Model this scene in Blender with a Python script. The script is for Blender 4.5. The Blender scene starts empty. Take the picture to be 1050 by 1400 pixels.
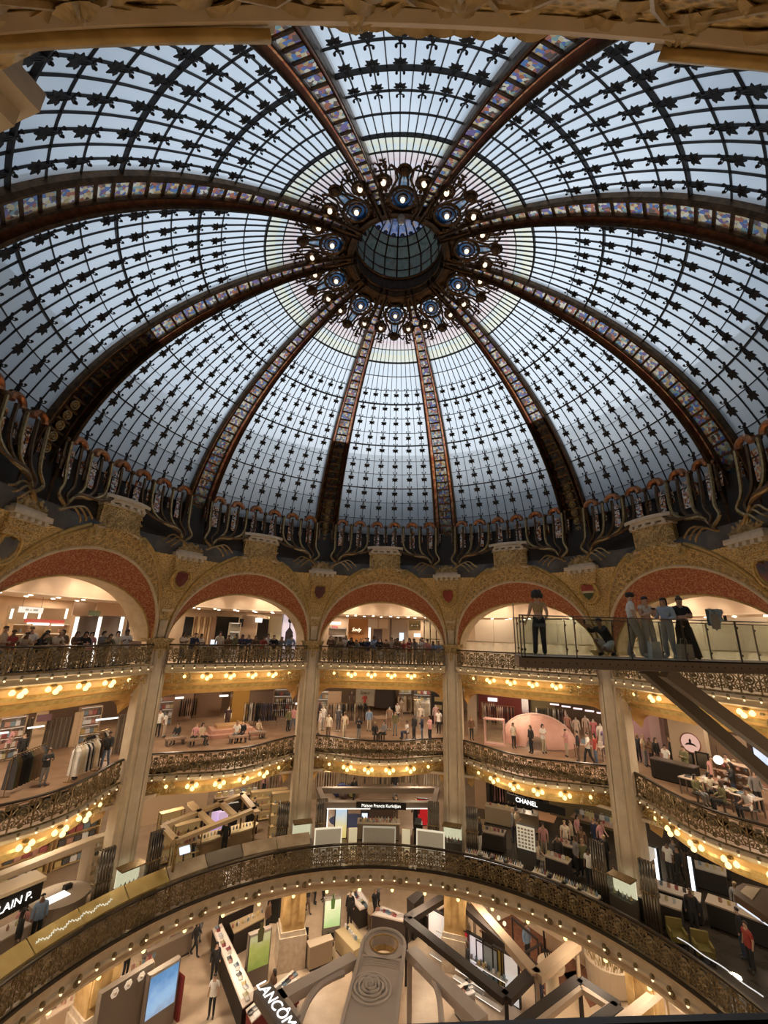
import bpy, bmesh, math, random
from mathutils import Vector, Matrix
random.seed(7)
sc = bpy.context.scene
C = sc.collection
R_ = math.radians
# ---------------------------------------------------------------- camera, sky, exposure
S = 1.4                      # drawing units -> metres
ZG = 12.2                    # eye height above the ground floor in drawing units
def zm(u): return (u + ZG) * S
CAM = Vector((-0.3554 * S, -10.4194 * S, zm(0)))
CF, CP, CY, CR = 570.55, 0.2868, 0.0125, 0.0294
_f = Vector((math.cos(CP) * math.sin(CY), math.cos(CP) * math.cos(CY), math.sin(CP)))
_rt = Vector((math.cos(CY), -math.sin(CY), 0)); _up = _rt.cross(_f)
CRT = math.cos(CR) * _rt + math.sin(CR) * _up
CUP = -math.sin(CR) * _rt + math.cos(CR) * _up
cam = bpy.data.cameras.new('camera'); camo = bpy.data.objects.new('camera', cam); C.objects.link(camo)
cam.sensor_fit = 'VERTICAL'; cam.sensor_height = 36.0; cam.lens = 36.0 * CF / 1400.0
cam.clip_start = 0.05; cam.clip_end = 300
camo.matrix_world = Matrix(((CRT.x, CUP.x, -_f.x, CAM.x), (CRT.y, CUP.y, -_f.y, CAM.y), (CRT.z, CUP.z, -_f.z, CAM.z), (0, 0, 0, 1)))
sc.camera = camo
vs = sc.view_settings
vs.view_transform = 'Standard'; vs.look = 'None'; vs.gamma = 1.0; vs.use_curve_mapping = False
vs.exposure = 0.0

def ray(px, py): return (CRT * ((px - 525) / CF) + CUP * ((700 - py) / CF) + _f)
def pix(px, py, z):
    """point of the level z (metres) seen at a pixel"""
    d = ray(px, py); return CAM + d * ((z - CAM.z) / d.z)

world = bpy.data.worlds.new('sky'); sc.world = world; world.use_nodes = True
wt = world.node_tree; wt.nodes.clear()
wo = wt.nodes.new('ShaderNodeOutputWorld'); wb = wt.nodes.new('ShaderNodeBackground')
wc = wt.nodes.new('ShaderNodeTexCoord'); wn = wt.nodes.new('ShaderNodeTexNoise'); wr = wt.nodes.new('ShaderNodeValToRGB')
wn.inputs['Scale'].default_value = 1.7; wn.inputs['Detail'].default_value = 6; wn.inputs['Roughness'].default_value = 0.6
wr.color_ramp.elements[0].position = 0.36; wr.color_ramp.elements[0].color = (0.22, 0.33, 0.48, 1)
wr.color_ramp.elements[1].position = 0.64; wr.color_ramp.elements[1].color = (1.15, 1.18, 1.2, 1)
wt.links.new(wc.outputs['Generated'], wn.inputs['Vector']); wt.links.new(wn.outputs['Fac'], wr.inputs['Fac'])
wt.links.new(wr.outputs['Color'], wb.inputs['Color']); wt.links.new(wb.outputs['Background'], wo.inputs['Surface'])
wb.inputs['Strength'].default_value = 1.08
sunl = bpy.data.lights.new('sun', 'SUN'); sunl.energy = 0.9; sunl.angle = R_(25); sunl.color = (1.0, 0.96, 0.9)
suno = bpy.data.objects.new('sun', sunl); C.objects.link(suno); suno.rotation_euler = (R_(-35), R_(22), 0)

# ---------------------------------------------------------------- helpers
def mat(name, col, rough=0.55, metal=0.0, col2=None, scale=8.0, bump=0.0, bscale=None, tex='NOISE', emit=None, estr=0.0,
        lo=0.35, hi=0.65, spec=None, coat=0.0, stretch=None):
    m = bpy.data.materials.new(name); m.use_nodes = True
    nt = m.node_tree; b = nt.nodes['Principled BSDF']
    b.inputs['Base Color'].default_value = (*col, 1); b.inputs['Roughness'].default_value = rough; b.inputs['Metallic'].default_value = metal
    if spec is not None: b.inputs['Specular IOR Level'].default_value = spec
    if coat: b.inputs['Coat Weight'].default_value = coat
    if emit: b.inputs['Emission Color'].default_value = (*emit, 1); b.inputs['Emission Strength'].default_value = estr
    vec = None
    if col2 is not None or bump:
        tc = nt.nodes.new('ShaderNodeTexCoord'); vec = tc.outputs['Object']
        if stretch:
            mp = nt.nodes.new('ShaderNodeMapping'); mp.inputs['Scale'].default_value = stretch
            nt.links.new(vec, mp.inputs['Vector']); vec = mp.outputs['Vector']
    def texn(sca):
        if tex == 'VORONOI':
            t = nt.nodes.new('ShaderNodeTexVoronoi'); t.inputs['Scale'].default_value = sca; out = t.outputs['Distance']
        else:
            t = nt.nodes.new('ShaderNodeTexNoise'); t.inputs['Scale'].default_value = sca; t.inputs['Detail'].default_value = 5; out = t.outputs['Fac']
        nt.links.new(vec, t.inputs['Vector']); return out
    if col2 is not None:
        r = nt.nodes.new('ShaderNodeValToRGB'); r.color_ramp.elements[0].position = lo; r.color_ramp.elements[1].position = hi
        r.color_ramp.elements[0].color = (*col, 1); r.color_ramp.elements[1].color = (*col2, 1)
        nt.links.new(texn(scale), r.inputs['Fac']); nt.links.new(r.outputs['Color'], b.inputs['Base Color'])
    if bump:
        bn = nt.nodes.new('ShaderNodeBump'); bn.inputs['Strength'].default_value = bump; bn.inputs['Distance'].default_value = 0.05
        nt.links.new(texn(bscale or scale), bn.inputs['Height']); nt.links.new(bn.outputs['Normal'], b.inputs['Normal'])
    return m
def glow(name, col, s):
    m = bpy.data.materials.new(name); m.use_nodes = True; nt = m.node_tree; nt.nodes.clear()
    o = nt.nodes.new('ShaderNodeOutputMaterial'); e = nt.nodes.new('ShaderNodeEmission')
    e.inputs['Color'].default_value = (*col, 1); e.inputs['Strength'].default_value = s
    nt.links.new(e.outputs[0], o.inputs[0]); return m
def dayglass(name, colors, scale=3.0, clear=0.3, tex='NOISE', tint=(0.85, 0.92, 1.0)):
    """frosted window glass: daylight comes through diffused, partly clear"""
    m = bpy.data.materials.new(name); m.use_nodes = True; nt = m.node_tree; nt.nodes.clear(); N = nt.nodes.new; Lk = nt.links.new
    o = N('ShaderNodeOutputMaterial'); tr = N('ShaderNodeBsdfTranslucent'); tp = N('ShaderNodeBsdfTransparent'); gl = N('ShaderNodeBsdfGlossy')
    mx = N('ShaderNodeMixShader'); mg = N('ShaderNodeMixShader'); tc = N('ShaderNodeTexCoord'); rp = N('ShaderNodeValToRGB')
    if tex == 'VORONOI':
        t = N('ShaderNodeTexVoronoi'); t.inputs['Scale'].default_value = scale; sp = N('ShaderNodeSeparateColor')
        Lk(t.outputs['Color'], sp.inputs[0]); Lk(sp.outputs[0], rp.inputs['Fac']); rp.color_ramp.interpolation = 'CONSTANT'
    else:
        t = N('ShaderNodeTexNoise'); t.inputs['Scale'].default_value = scale; t.inputs['Detail'].default_value = 3; Lk(t.outputs['Fac'], rp.inputs['Fac'])
    Lk(tc.outputs['Object'], t.inputs['Vector'])
    cr = rp.color_ramp; n = len(colors)
    for i, c in enumerate(colors):
        p = i / n if tex == 'VORONOI' else 0.3 + 0.4 * i / max(1, n - 1)
        e = cr.elements[i] if i < 2 else cr.elements.new(p)
        e.position = p; e.color = (*c, 1)
    Lk(rp.outputs['Color'], tr.inputs['Color']); tp.inputs['Color'].default_value = (*tint, 1)
    gl.inputs['Roughness'].default_value = 0.25; gl.inputs['Color'].default_value = (0.8, 0.8, 0.8, 1)
    mx.inputs['Fac'].default_value = clear; Lk(tr.outputs[0], mx.inputs[1]); Lk(tp.outputs[0], mx.inputs[2])
    mg.inputs['Fac'].default_value = 0.03; Lk(mx.outputs[0], mg.inputs[1]); Lk(gl.outputs[0], mg.inputs[2]); Lk(mg.outputs[0], o.inputs[0])
    return m
def clearglass(name, tint=(0.93, 0.97, 0.95), refl=0.10):
    m = bpy.data.materials.new(name); m.use_nodes = True; nt = m.node_tree; nt.nodes.clear(); N = nt.nodes.new
    o = N('ShaderNodeOutputMaterial'); tp = N('ShaderNodeBsdfTransparent'); gl = N('ShaderNodeBsdfGlossy'); mx = N('ShaderNodeMixShader')
    tp.inputs['Color'].default_value = (*tint, 1); gl.inputs['Roughness'].default_value = 0.02; mx.inputs['Fac'].default_value = refl
    nt.links.new(tp.outputs[0], mx.inputs[1]); nt.links.new(gl.outputs[0], mx.inputs[2]); nt.links.new(mx.outputs[0], o.inputs[0]); return m

def stainedopaque(name, colors, scale):
    m = bpy.data.materials.new(name); m.use_nodes = True; nt = m.node_tree; N = nt.nodes.new; Lk = nt.links.new; b = nt.nodes['Principled BSDF']
    t = N('ShaderNodeTexVoronoi'); t.inputs['Scale'].default_value = scale; sp = N('ShaderNodeSeparateColor'); rp = N('ShaderNodeValToRGB'); tc = N('ShaderNodeTexCoord'); rp.color_ramp.interpolation = 'CONSTANT'
    Lk(tc.outputs['Object'], t.inputs['Vector']); Lk(t.outputs['Color'], sp.inputs[0]); Lk(sp.outputs[0], rp.inputs['Fac'])
    for i, c in enumerate(colors):
        e = rp.color_ramp.elements[i] if i < 2 else rp.color_ramp.elements.new(i / len(colors)); e.position = i / len(colors); e.color = (*c, 1)
    Lk(rp.outputs['Color'], b.inputs['Base Color']); b.inputs['Roughness'].default_value = .12; b.inputs['Coat Weight'].default_value = .5; return m
class MB:
    def __init__(s): s.v = []; s.f = []; s.m = []; s.mi = 0
    def add(s, vs_, fs, mi=None):
        k = len(s.v); s.v += [tuple(p) for p in vs_]; s.f += [tuple(i + k for i in f) for f in fs]
        s.m += [s.mi if mi is None else mi] * len(fs); return s
    def box(s, c, d, rz=0.0, mi=None, rx=0.0):
        x, y, z = d[0] / 2, d[1] / 2, d[2] / 2; M = Matrix.Rotation(rz, 3, 'Z') @ Matrix.Rotation(rx, 3, 'X'); c = Vector(c)
        P = [c + M @ Vector((a * x, b * y, e * z)) for a in (-1, 1) for b in (-1, 1) for e in (-1, 1)]
        return s.add(P, [(0, 1, 3, 2), (4, 6, 7, 5), (0, 4, 5, 1), (2, 3, 7, 6), (0, 2, 6, 4), (1, 5, 7, 3)], mi)
    def bar(s, a, b, w, h, mi=None, upv=(0, 0, 1)):
        """straight beam from a to b, w wide and h high"""
        a, b = Vector(a), Vector(b); d = (b - a).normalized(); u = Vector(upv)
        if abs(d.dot(u)) > 0.98: u = Vector((1, 0, 0))
        l = d.cross(u).normalized(); u = l.cross(d)
        P = [p + l * (i * w / 2) + u * (j * h / 2) for p in (a, b) for i, j in ((-1, -1), (1, -1), (1, 1), (-1, 1))]
        return s.add(P, [(3, 2, 1, 0), (4, 5, 6, 7), (0, 1, 5, 4), (1, 2, 6, 5), (2, 3, 7, 6), (3, 0, 4, 7)], mi)
    def tube(s, pts, rad, n=6, closed=False, mi=None, cap=True):
        pts = [Vector(p) for p in pts]; m = len(pts); rs = rad if isinstance(rad, (list, tuple)) else [rad] * m
        P = []; ref = None
        for i, p in enumerate(pts):
            a = pts[(i - 1) % m] if closed or i > 0 else p; b = pts[(i + 1) % m] if closed or i < m - 1 else p
            d = (b - a); d = d.normalized() if d.length > 1e-9 else Vector((0, 0, 1))
            if ref is None: ref = d.orthogonal().normalized()
            l = (ref - d * ref.dot(d)); l = l.normalized() if l.length > 1e-6 else d.orthogonal().normalized(); ref = l; u = d.cross(l)
            for k in range(n):
                t = 2 * math.pi * k / n; P.append(p + (l * math.cos(t) + u * math.sin(t)) * rs[i])
        F = []
        for i in range(m if closed else m - 1):
            j = (i + 1) % m
            for k in range(n): F.append((i * n + k, i * n + (k + 1) % n, j * n + (k + 1) % n, j * n + k))
        if cap and not closed: F += [tuple(reversed(range(n))), tuple(range((m - 1) * n, m * n))]
        return s.add(P, F, mi)
    def lathe(s, prof, c=(0, 0, 0), n=16, mi=None, ax='Z', a0=0.0, a1=2 * math.pi, cap=False):
        full = abs(a1 - a0 - 2 * math.pi) < 1e-6; N = n if full else n + 1; c = Vector(c); P = []
        for r, z in prof:
            for k in range(N):
                t = a0 + (a1 - a0) * k / n; x, y = r * math.cos(t), r * math.sin(t)
                P.append(c + (Vector((x, y, z)) if ax == 'Z' else Vector((x, -z, y)) if ax == 'Y' else Vector((z, x, y))))
        F = []
        for i in range(len(prof) - 1):
            for k in range(n):
                k2 = (k + 1) % N; F.append((i * N + k, i * N + k2, (i + 1) * N + k2, (i + 1) * N + k))
        if full and cap:
            if prof[0][0] > 1e-4: F.append(tuple(reversed(range(N))))
            if prof[-1][0] > 1e-4: F.append(tuple(range((len(prof) - 1) * N, len(prof) * N)))
        return s.add(P, F, mi)
    def grid(s, fn, nu, nv, mi=None, mfn=None):
        P = [fn(i / nu, j / nv) for i in range(nu + 1) for j in range(nv + 1)]; k = len(s.v); s.v += [tuple(p) for p in P]; w = nv + 1
        for i in range(nu):
            for j in range(nv):
                s.f.append((k + i * w + j, k + (i + 1) * w + j, k + (i + 1) * w + j + 1, k + i * w + j + 1))
                s.m.append(mfn(i, j) if mfn else (s.mi if mi is None else mi))
        return s
    def prism(s, poly, z0, z1, mi=None):
        n = len(poly); P = [(x, y, z0) for x, y in poly] + [(x, y, z1) for x, y in poly]
        return s.add(P, [tuple(reversed(range(n))), tuple(range(n, 2 * n))] + [(i, (i + 1) % n, n + (i + 1) % n, n + i) for i in range(n)], mi)
    def prismf(s, poly, fn, mi=None):
        """polygon pushed between fn(x,y,0) and fn(x,y,1)"""
        n = len(poly); P = [fn(x, y, 0) for x, y in poly] + [fn(x, y, 1) for x, y in poly]
        return s.add(P, [tuple(reversed(range(n))), tuple(range(n, 2 * n))] + [(i, (i + 1) % n, n + (i + 1) % n, n + i) for i in range(n)], mi)
    def ball(s, c, r, n=8, m=5, mi=None, sq=(1, 1, 1)):
        c = Vector(c); P = [c + Vector((0, 0, r * sq[2]))]
        for i in range(1, m):
            t = math.pi * i / m
            for k in range(n):
                a = 2 * math.pi * k / n; P.append(c + Vector((r * sq[0] * math.sin(t) * math.cos(a), r * sq[1] * math.sin(t) * math.sin(a), r * sq[2] * math.cos(t))))
        P.append(c - Vector((0, 0, r * sq[2]))); F = [(0, 1 + k, 1 + (k + 1) % n) for k in range(n)]
        for i in range(m - 2):
            for k in range(n): a = 1 + i * n; F.append((a + k, a + n + k, a + n + (k + 1) % n, a + (k + 1) % n))
        l = len(P) - 1; a = 1 + (m - 2) * n; F += [(l, a + (k + 1) % n, a + k) for k in range(n)]
        return s.add(P, F, mi)
    def mesh(s, name, mats, origin=None, smooth=False):
        me = bpy.data.meshes.new(name)
        vv = s.v if origin is None else [(p[0] - origin[0], p[1] - origin[1], p[2] - origin[2]) for p in s.v]
        me.from_pydata(vv, [], s.f)
        for m in (mats if isinstance(mats, (list, tuple)) else [mats]): me.materials.append(m)
        if max(s.m or [0]) > 0: me.polygons.foreach_set('material_index', s.m)
        if smooth: me.polygons.foreach_set('use_smooth', [True] * len(me.polygons))
        me.update(); return me
    def build(s, name, mats, parent=None, origin=None, smooth=False, loc=None):
        return inst(name, s.mesh(name, mats, origin, smooth), parent, loc)
def inst(name, me, parent=None, loc=None, rot=None, scale=None):
    o = bpy.data.objects.new(name, me); C.objects.link(o)
    if parent is not None: o.parent = parent
    if loc is not None: o.location = loc
    if rot is not None: o.rotation_euler = rot
    if scale is not None: o.scale = scale if isinstance(scale, (tuple, list, Vector)) else (scale,) * 3
    return o
def tag(o, label=None, cat=None, group=None, kind=None):
    if label: o['label'] = label
    if cat: o['category'] = cat
    if group: o['group'] = group
    if kind: o['kind'] = kind
    return o
def empty(name, loc=(0, 0, 0), rz=0.0, label=None, cat=None, group=None, kind=None):
    o = bpy.data.objects.new(name, None); C.objects.link(o); o.location = loc; o.rotation_euler = (0, 0, rz); o.empty_display_size = 0.1
    return tag(o, label, cat, group, kind)
def copy_tree(o, parent=None):
    c = o.copy(); C.objects.link(c); c.parent = parent
    for ch in list(o.children): copy_tree(ch, c)
    return c
def rotv(p, a):
    """bay drawing (bay straight ahead) -> bay at angle a degrees"""
    t = R_(a); return Vector((p[0] * math.cos(t) + p[1] * math.sin(t), -p[0] * math.sin(t) + p[1] * math.cos(t), p[2]))
def U(x, y, z): return (x * S, y * S, (z + ZG) * S)
BAYS = [-72, -36, 0, 36, 72, 108, 144, 180, -144, -108]
PIERS = [-90, -54, -18, 18, 54, 90, 126, 162, -162, -126]
# ---------------------------------------------------------------- materials
M = {}
M['cream'] = mat('cream_plaster', (0.62, 0.50, 0.34), 0.6, col2=(0.72, 0.61, 0.44), scale=3, bump=0.15, bscale=14)
M['column'] = mat('column_cream', (0.60, 0.49, 0.35), 0.5, col2=(0.68, 0.57, 0.42), scale=2)
M['gold'] = mat('carved_gold', (0.22, 0.14, 0.05), 0.45, 0.2, col2=(0.70, 0.52, 0.24), scale=14, tex='VORONOI', bump=0.9, bscale=14, lo=0.1, hi=0.55)
M['goldplain'] = mat('gilded_moulding', (0.42, 0.28, 0.09), 0.4, 0.3, col2=(0.62, 0.44, 0.17), scale=5)
M['leafgold'] = mat('gilded_leaf', (0.34, 0.24, 0.10), 0.45, 0.2, col2=(0.56, 0.42, 0.21), scale=6, bump=0.3, bscale=20)
M['red'] = mat('red_stencilled_plaster', (0.34, 0.065, 0.035), 0.6, col2=(0.52, 0.25, 0.11), scale=13, tex='VORONOI', lo=0.32, hi=0.75, bump=0.3)
M['soffit'] = mat('golden_soffit', (0.58, 0.33, 0.10), 0.5, col2=(0.68, 0.42, 0.15), scale=3)
M['copper'] = mat('copper', (0.30, 0.11, 0.05), 0.32, 0.75, col2=(0.46, 0.20, 0.085), scale=6)
M['bronze'] = mat('dark_bronze', (0.075, 0.045, 0.025), 0.4, 0.7, col2=(0.14, 0.08, 0.04), scale=6, bump=0.2, bscale=20)
M['brass'] = mat('old_brass', (0.42, 0.30, 0.14), 0.35, 0.8, col2=(0.25, 0.17, 0.08), scale=8)
M['iron'] = mat('dark_iron', (0.018, 0.015, 0.014), 0.5, 0.3)
M['zinc'] = mat('zinc', (0.10, 0.10, 0.105), 0.6, 0.2, col2=(0.15, 0.15, 0.15), scale=2)
M['railing'] = mat('wrought_iron_gilt', (0.16, 0.12, 0.065), 0.38, 0.7, col2=(0.34, 0.26, 0.14), scale=9)
M['darkrail'] = mat('dark_handrail', (0.05, 0.038, 0.028), 0.35, 0.4)
M['white'] = mat('white_paint', (0.78, 0.74, 0.68), 0.5)
M['whiteblue'] = mat('pale_stone', (0.70, 0.62, 0.50), 0.6, col2=(0.60, 0.52, 0.40), scale=5)
M['slab'] = mat('pale_floor', (0.50, 0.38, 0.27), 0.35, col2=(0.60, 0.47, 0.34), scale=1.5)
M['ceil'] = mat('ceiling_paint', (0.72, 0.60, 0.48), 0.7)
M['panel_beige'] = mat('beige_panel', (0.62, 0.46, 0.33), 0.6, col2=(0.68, 0.53, 0.39), scale=0.8)
M['bulb'] = mat('balustrade_bulb', (0.8, 0.7, 0.5), 0.2, 0.2, emit=(1.0, 0.80, 0.52), estr=1.3)
M['lamp'] = glow('lamp_glass_glow', (1.0, 0.76, 0.30), 2.4)
M['domelamp'] = glow('dome_lamp_glow', (1.0, 0.78, 0.56), 1.7)
M['spot'] = glow('downlight_glow', (1.0, 0.86, 0.68), 14.0)
M['pane'] = dayglass('frosted_pane', [(0.78, 0.86, 0.92), (0.92, 0.95, 0.97)], 0.6, 0.20)
M['pane2'] = dayglass('cream_pane', [(0.90, 0.90, 0.80), (0.95, 0.90, 0.62), (0.70, 0.82, 0.92)], 2.0, 0.2)
M['pane3'] = dayglass('rose_pane', [(0.95, 0.86, 0.80), (0.93, 0.70, 0.66), (0.88, 0.86, 0.92)], 1.6, 0.15)
M['stained'] = dayglass('stained_rib_glass', [(0.42, 0.28, 0.12), (0.08, 0.15, 0.34), (0.55, 0.42, 0.22), (0.36, 0.11, 0.05), (0.20, 0.30, 0.28), (0.62, 0.55, 0.42), (0.15, 0.10, 0.24), (0.10, 0.06, 0.04)], 9.0, 0.05, 'VORONOI')
M['orange'] = dayglass('orange_glass', [(0.65, 0.20, 0.07), (0.85, 0.36, 0.14), (0.50, 0.12, 0.06)], 6.0, 0.05, 'VORONOI')
M['blueglass'] = dayglass('blue_rosette_glass', [(0.45, 0.70, 0.85), (0.20, 0.45, 0.68), (0.82, 0.90, 0.92)], 3.0, 0.1)
M['niche'] = stainedopaque('niche_stained_glass', [(0.45, 0.12, 0.05), (0.85, 0.78, 0.70), (0.20, 0.08, 0.05), (0.55, 0.55, 0.65), (0.65, 0.32, 0.12), (0.80, 0.75, 0.66), (0.08, 0.05, 0.04)], 13.0)
M['clear'] = clearglass('clear_glass')
M['goldglass'] = clearglass('golden_glass', (0.75, 0.66, 0.38), 0.22)
M['black'] = mat('black_lacquer', (0.012, 0.011, 0.011), 0.25)
M['marble'] = mat('marble', (0.50, 0.40, 0.30), 0.25, col2=(0.62, 0.54, 0.44), scale=4)
M['pier'] = mat('ochre_marble_pier', (0.40, 0.25, 0.09), 0.4, col2=(0.56, 0.38, 0.17), scale=3)
M['steel'] = mat('grey_brown_steel', (0.20, 0.165, 0.14), 0.45, 0.4)
M['wood'] = mat('brown_floor', (0.24, 0.145, 0.085), 0.4, col2=(0.34, 0.22, 0.14), scale=1.2)
M['stone'] = mat('brown_stone_floor', (0.20, 0.14, 0.095), 0.3, col2=(0.28, 0.20, 0.14), scale=1.2)
# ---------------------------------------------------------------- the dome
RD, Z0D, HD, ND, MD_ = 9.5571, 2.6293, 9.0681, 1.2713, 0.9289
def dome(t, ang, off=0.0):
    r = RD * math.cos(t) ** ND; z = Z0D + HD * math.sin(t) ** MD_
    if off:
        t2, t1 = t + 1e-3, max(1e-4, t - 1e-3)
        dr = RD * (math.cos(t2) ** ND - math.cos(t1) ** ND); dz = HD * (math.sin(t2) ** MD_ - math.sin(t1) ** MD_)
        l = math.hypot(dr, dz); r += -dz / l * off; z += dr / l * off       # positive off = towards the inside
    a = R_(ang); return Vector((r * math.sin(a) * S, r * math.cos(a) * S, (z + ZG) * S))
def rad(t): return RD * math.cos(t) ** ND
def ribhw(t): return 0.05 + 0.053 * rad(t)
def dnormal(t, ang): return (dome(t, ang, 0.1) - dome(t, ang)).normalized()
RINGS = [.20, .281, .365, .439, .511, .577, .655, .716, .785, .853, .916, .979, 1.041, 1.097, 1.16, 1.25]
THICK = {.20, .439, .655, .853, 1.041}
NC = 12
def edge_ang(t): return 18.0 - math.degrees(math.atan2(ribhw(t) * 0.98, rad(t)))
def sector_meshes():
    pm = {}
    for i in range(len(RINGS) - 1):
        t0, t1 = RINGS[i], RINGS[i + 1]; mt = M['pane'] if t1 <= 1.05 else (M['pane2'] if t1 < 1.1 else M['pane3'])
        for j in range(NC):
            P = []
            for t, k in ((t0, j), (t0, j + 1), (t1, j + 1), (t1, j)):
                P.append(dome(t, (2 * k / NC - 1) * edge_ang(t), -0.015))
            c = (P[0] + P[1] + P[2] + P[3]) / 4
            P = [c + (p - c) * 0.992 for p in P]
            me = MB().add(P, [(0, 3, 2, 1)]).mesh('pane', mt, c); pm[(i, j)] = (me, c)
    bars = []
    for j in range(NC + 1):
        b = MB(); n = 26
        def q(u, v):
            t = .20 + (1.25 - .20) * u; w = 0.010 if j % 2 else 0.009; a = (2 * j / NC - 1) * edge_ang(t); d = math.degrees(w / rad(t))
            aa, oo = [(a - d, -0.02), (a - d, 0.025), (a + d, 0.025), (a + d, -0.02), (a - d, -0.02)][round(v * 4)]
            return dome(t, aa, oo)
        b.grid(q, n, 4); bars.append(b)
    rings = []
    for t in RINGS:
        b = MB(); w = 0.020 if t in THICK else 0.008; dp = 0.06 if t in THICK else 0.022
        def q(u, v):
            a = (2 * u - 1) * edge_ang(t); tt, oo = [(t - w / 9, -0.02), (t - w / 9, dp), (t + w / 9, dp), (t + w / 9, -0.02), (t - w / 9, -0.02)][round(v * 4)]
            return dome(tt, a, oo)
        b.grid(q, 14, 4); rings.append(b)
    return pm, bars, rings
def leaf_motif():
    """iron sprig: five pointed leaves, a stem and two curls; x across, y towards the base, z inside"""
    b = MB()
    def leaf(ang, l, w):
        ca, sa = math.cos(ang), math.sin(ang)
        pts = [(0, 0), (0.25 * l, w * .7), (0.55 * l, w), (l, 0), (0.55 * l, -w), (0.25 * l, -w * .7)]
        poly = [(x * sa + y * ca, x * ca - y * sa) for x, y in pts]
        b.prismf(poly, lambda x, y, k: (x, y, 0.02 + 0.02 * k))
    for a, l, w in ((0, .24, .06), (.75, .24, .06), (-.75, .24, .06), (1.5, .20, .05), (-1.5, .20, .05)):
        n0 = len(b.v); leaf(a, l, w); b.v[n0:] = [(x, y + .24, z) for x, y, z in b.v[n0:]]
    b.tube([(0, .30, .03), (0, .05, .03), (0, -.10, .03)], .02, 4)
    for s in (-1, 1):
        b.tube([(s * .01, .0, .03), (s * .055, .12, .03), (s * .05, .26, .03)], .018, 4)
        b.tube([(0, -.02, .03), (s * .07, -.05, .03), (s * .12, -.09, .03), (s * .10, -.125, .03)], .018, 4); b.ball((s * .10, -.13, .03), .04, 6, 4)
    return b.mesh('leaf_sprig', M['iron'])
pm, sbars, srings = sector_meshes()
motif = leaf_motif()
bar_me = [b.mesh('glazing_bar', M['iron']) for b in sbars]; ring_me = [b.mesh('glazing_ring', M['iron']) for b in srings]
def mot_place(t, ang):
    p = dome(t, ang, 0.03); n = dnormal(t, ang); dn = (dome(t - .01, ang) - dome(t, ang)).normalized(); x = dn.cross(n)
    return Matrix(((x.x, dn.x, n.x, p.x), (x.y, dn.y, n.y, p.y), (x.z, dn.z, n.z, p.z), (0, 0, 0, 1)))
for si, a in enumerate(BAYS):
    w = empty('window_%d' % (si + 1), (0, 0, 0), -R_(a), kind='structure')
    tag(w, 'frosted glass sector of the dome between two stained glass ribs', None, 'glass sectors of the dome')
    for (i, j), (me, c) in pm.items(): inst('pane', me, w, c)
    for me in bar_me: inst('glazing_bar', me, w)
    for me in ring_me: inst('glazing_ring', me, w)
    for t in RINGS[1:11]:
        for k in range(6):
            ang = (2 * (2 * k + 1) / NC - 1) * edge_ang(t)
            o = inst('leaf_sprig', motif, w); sc_ = 0.52 + 0.074 * rad(t)
            o.matrix_local = mot_place(t, ang) @ Matrix.Scale(sc_, 4)
# ribs
TR = [0.02 + 1.335 * i / 44 for i in range(45)]
def rib_pt(t, lat, off):
    """lat in fractions of the half width (rib straight ahead)"""
    p = dome(t, 0, off); return Vector((lat * ribhw(t) * S, p.y, p.z))
def rib_loft(sec, ts, closed=True):
    b = MB(); m = len(sec)
    b.grid(lambda u, v: rib_pt(ts[round(u * (len(ts) - 1))], *sec[round(v * m) % m]), len(ts) - 1, m)
    return b
rib_parts = []
for s in (-1, 1):
    k = lambda L: [(s * x, o) for x, o in L]
    rib_parts.append(('outer_moulding', rib_loft(k([(0.86, -.10), (0.84, .16), (0.90, .21), (0.97, .20), (1.03, .12), (1.03, -.10)]), TR), 'bronze'))
    rib_parts.append(('inner_moulding', rib_loft(k([(0.53, -.06), (0.53, .06), (0.56, .09), (0.60, .06), (0.60, -.06)]), TR), 'bronze'))
rib_me = [(n, b.mesh(n, M[m], smooth=False)) for n, b, m in rib_parts]
NP = 34
TP = [0.10 + (1.34 - 0.10) * i / NP for i in range(NP + 1)]
def strip(t0, t1, a0, a1, off, mt, name):
    b = MB(); b.grid(lambda u, v: rib_pt(t0 + (t1 - t0) * u, a0 + (a1 - a0) * v, off), 2, 1); return b.mesh(name, mt)
pan_me = [strip(TP[i], TP[i + 1], -.5, .5, -.02, M['stained'], 'stained_panel') for i in range(NP)]
ora_me = [[strip(TP[i], TP[i + 1], s * .61, s * .85, -.01, M['orange'], 'orange_strip') for i in range(NP)] for s in (-1, 1)]
cop_me = [strip(TR[0], TP[0], -.5, .5, -.02, M['bronze'], 'foot_plate')] + [strip(TR[0], TP[0], s * .61, s * .85, -.01, M['copper'], 'foot_plate') for s in (-1, 1)]
def xbar(t):
    b = MB(); d = .0035
    sec = [(t - d, -.02), (t - d, .012), (t + d, .012), (t + d, -.02)]
    P = [rib_pt(tt, l, oo) for l in (-.52, .52) for tt, oo in sec]
    return b.add(P, [(0, 1, 5, 4), (1, 2, 6, 5), (2, 3, 7, 6), (3, 0, 4, 7)]).mesh('crossbar', M['bronze'])
xb_me = [xbar(t) for t in TP]
def boss(t):
    b = MB(); p = rib_pt(t, 0, 0.03); n = dnormal(t, 0)
    e1 = Vector((1, 0, 0)); e2 = n.cross(e1)
    for r0, r1 in ((.17, .035), (.07, .04)):
        b.tube([p + (e1 * math.cos(k * math.pi / 6) + e2 * math.sin(k * math.pi / 6)) * r0 * S * .7 for k in range(12)], r1, 5, True)
    b.ball(p, .05, 6, 4); return b.mesh('boss', M['brass'], p), p
boss_me = [boss((TP[i] + TP[i + 1]) / 2) for i in range(1, 7)]
back_me = MB().grid(lambda u, v: rib_pt(0.05 + .60 * u, -.95 + 1.9 * v, -.06), 14, 1).mesh('backing_plate', M['zinc'])
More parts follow.
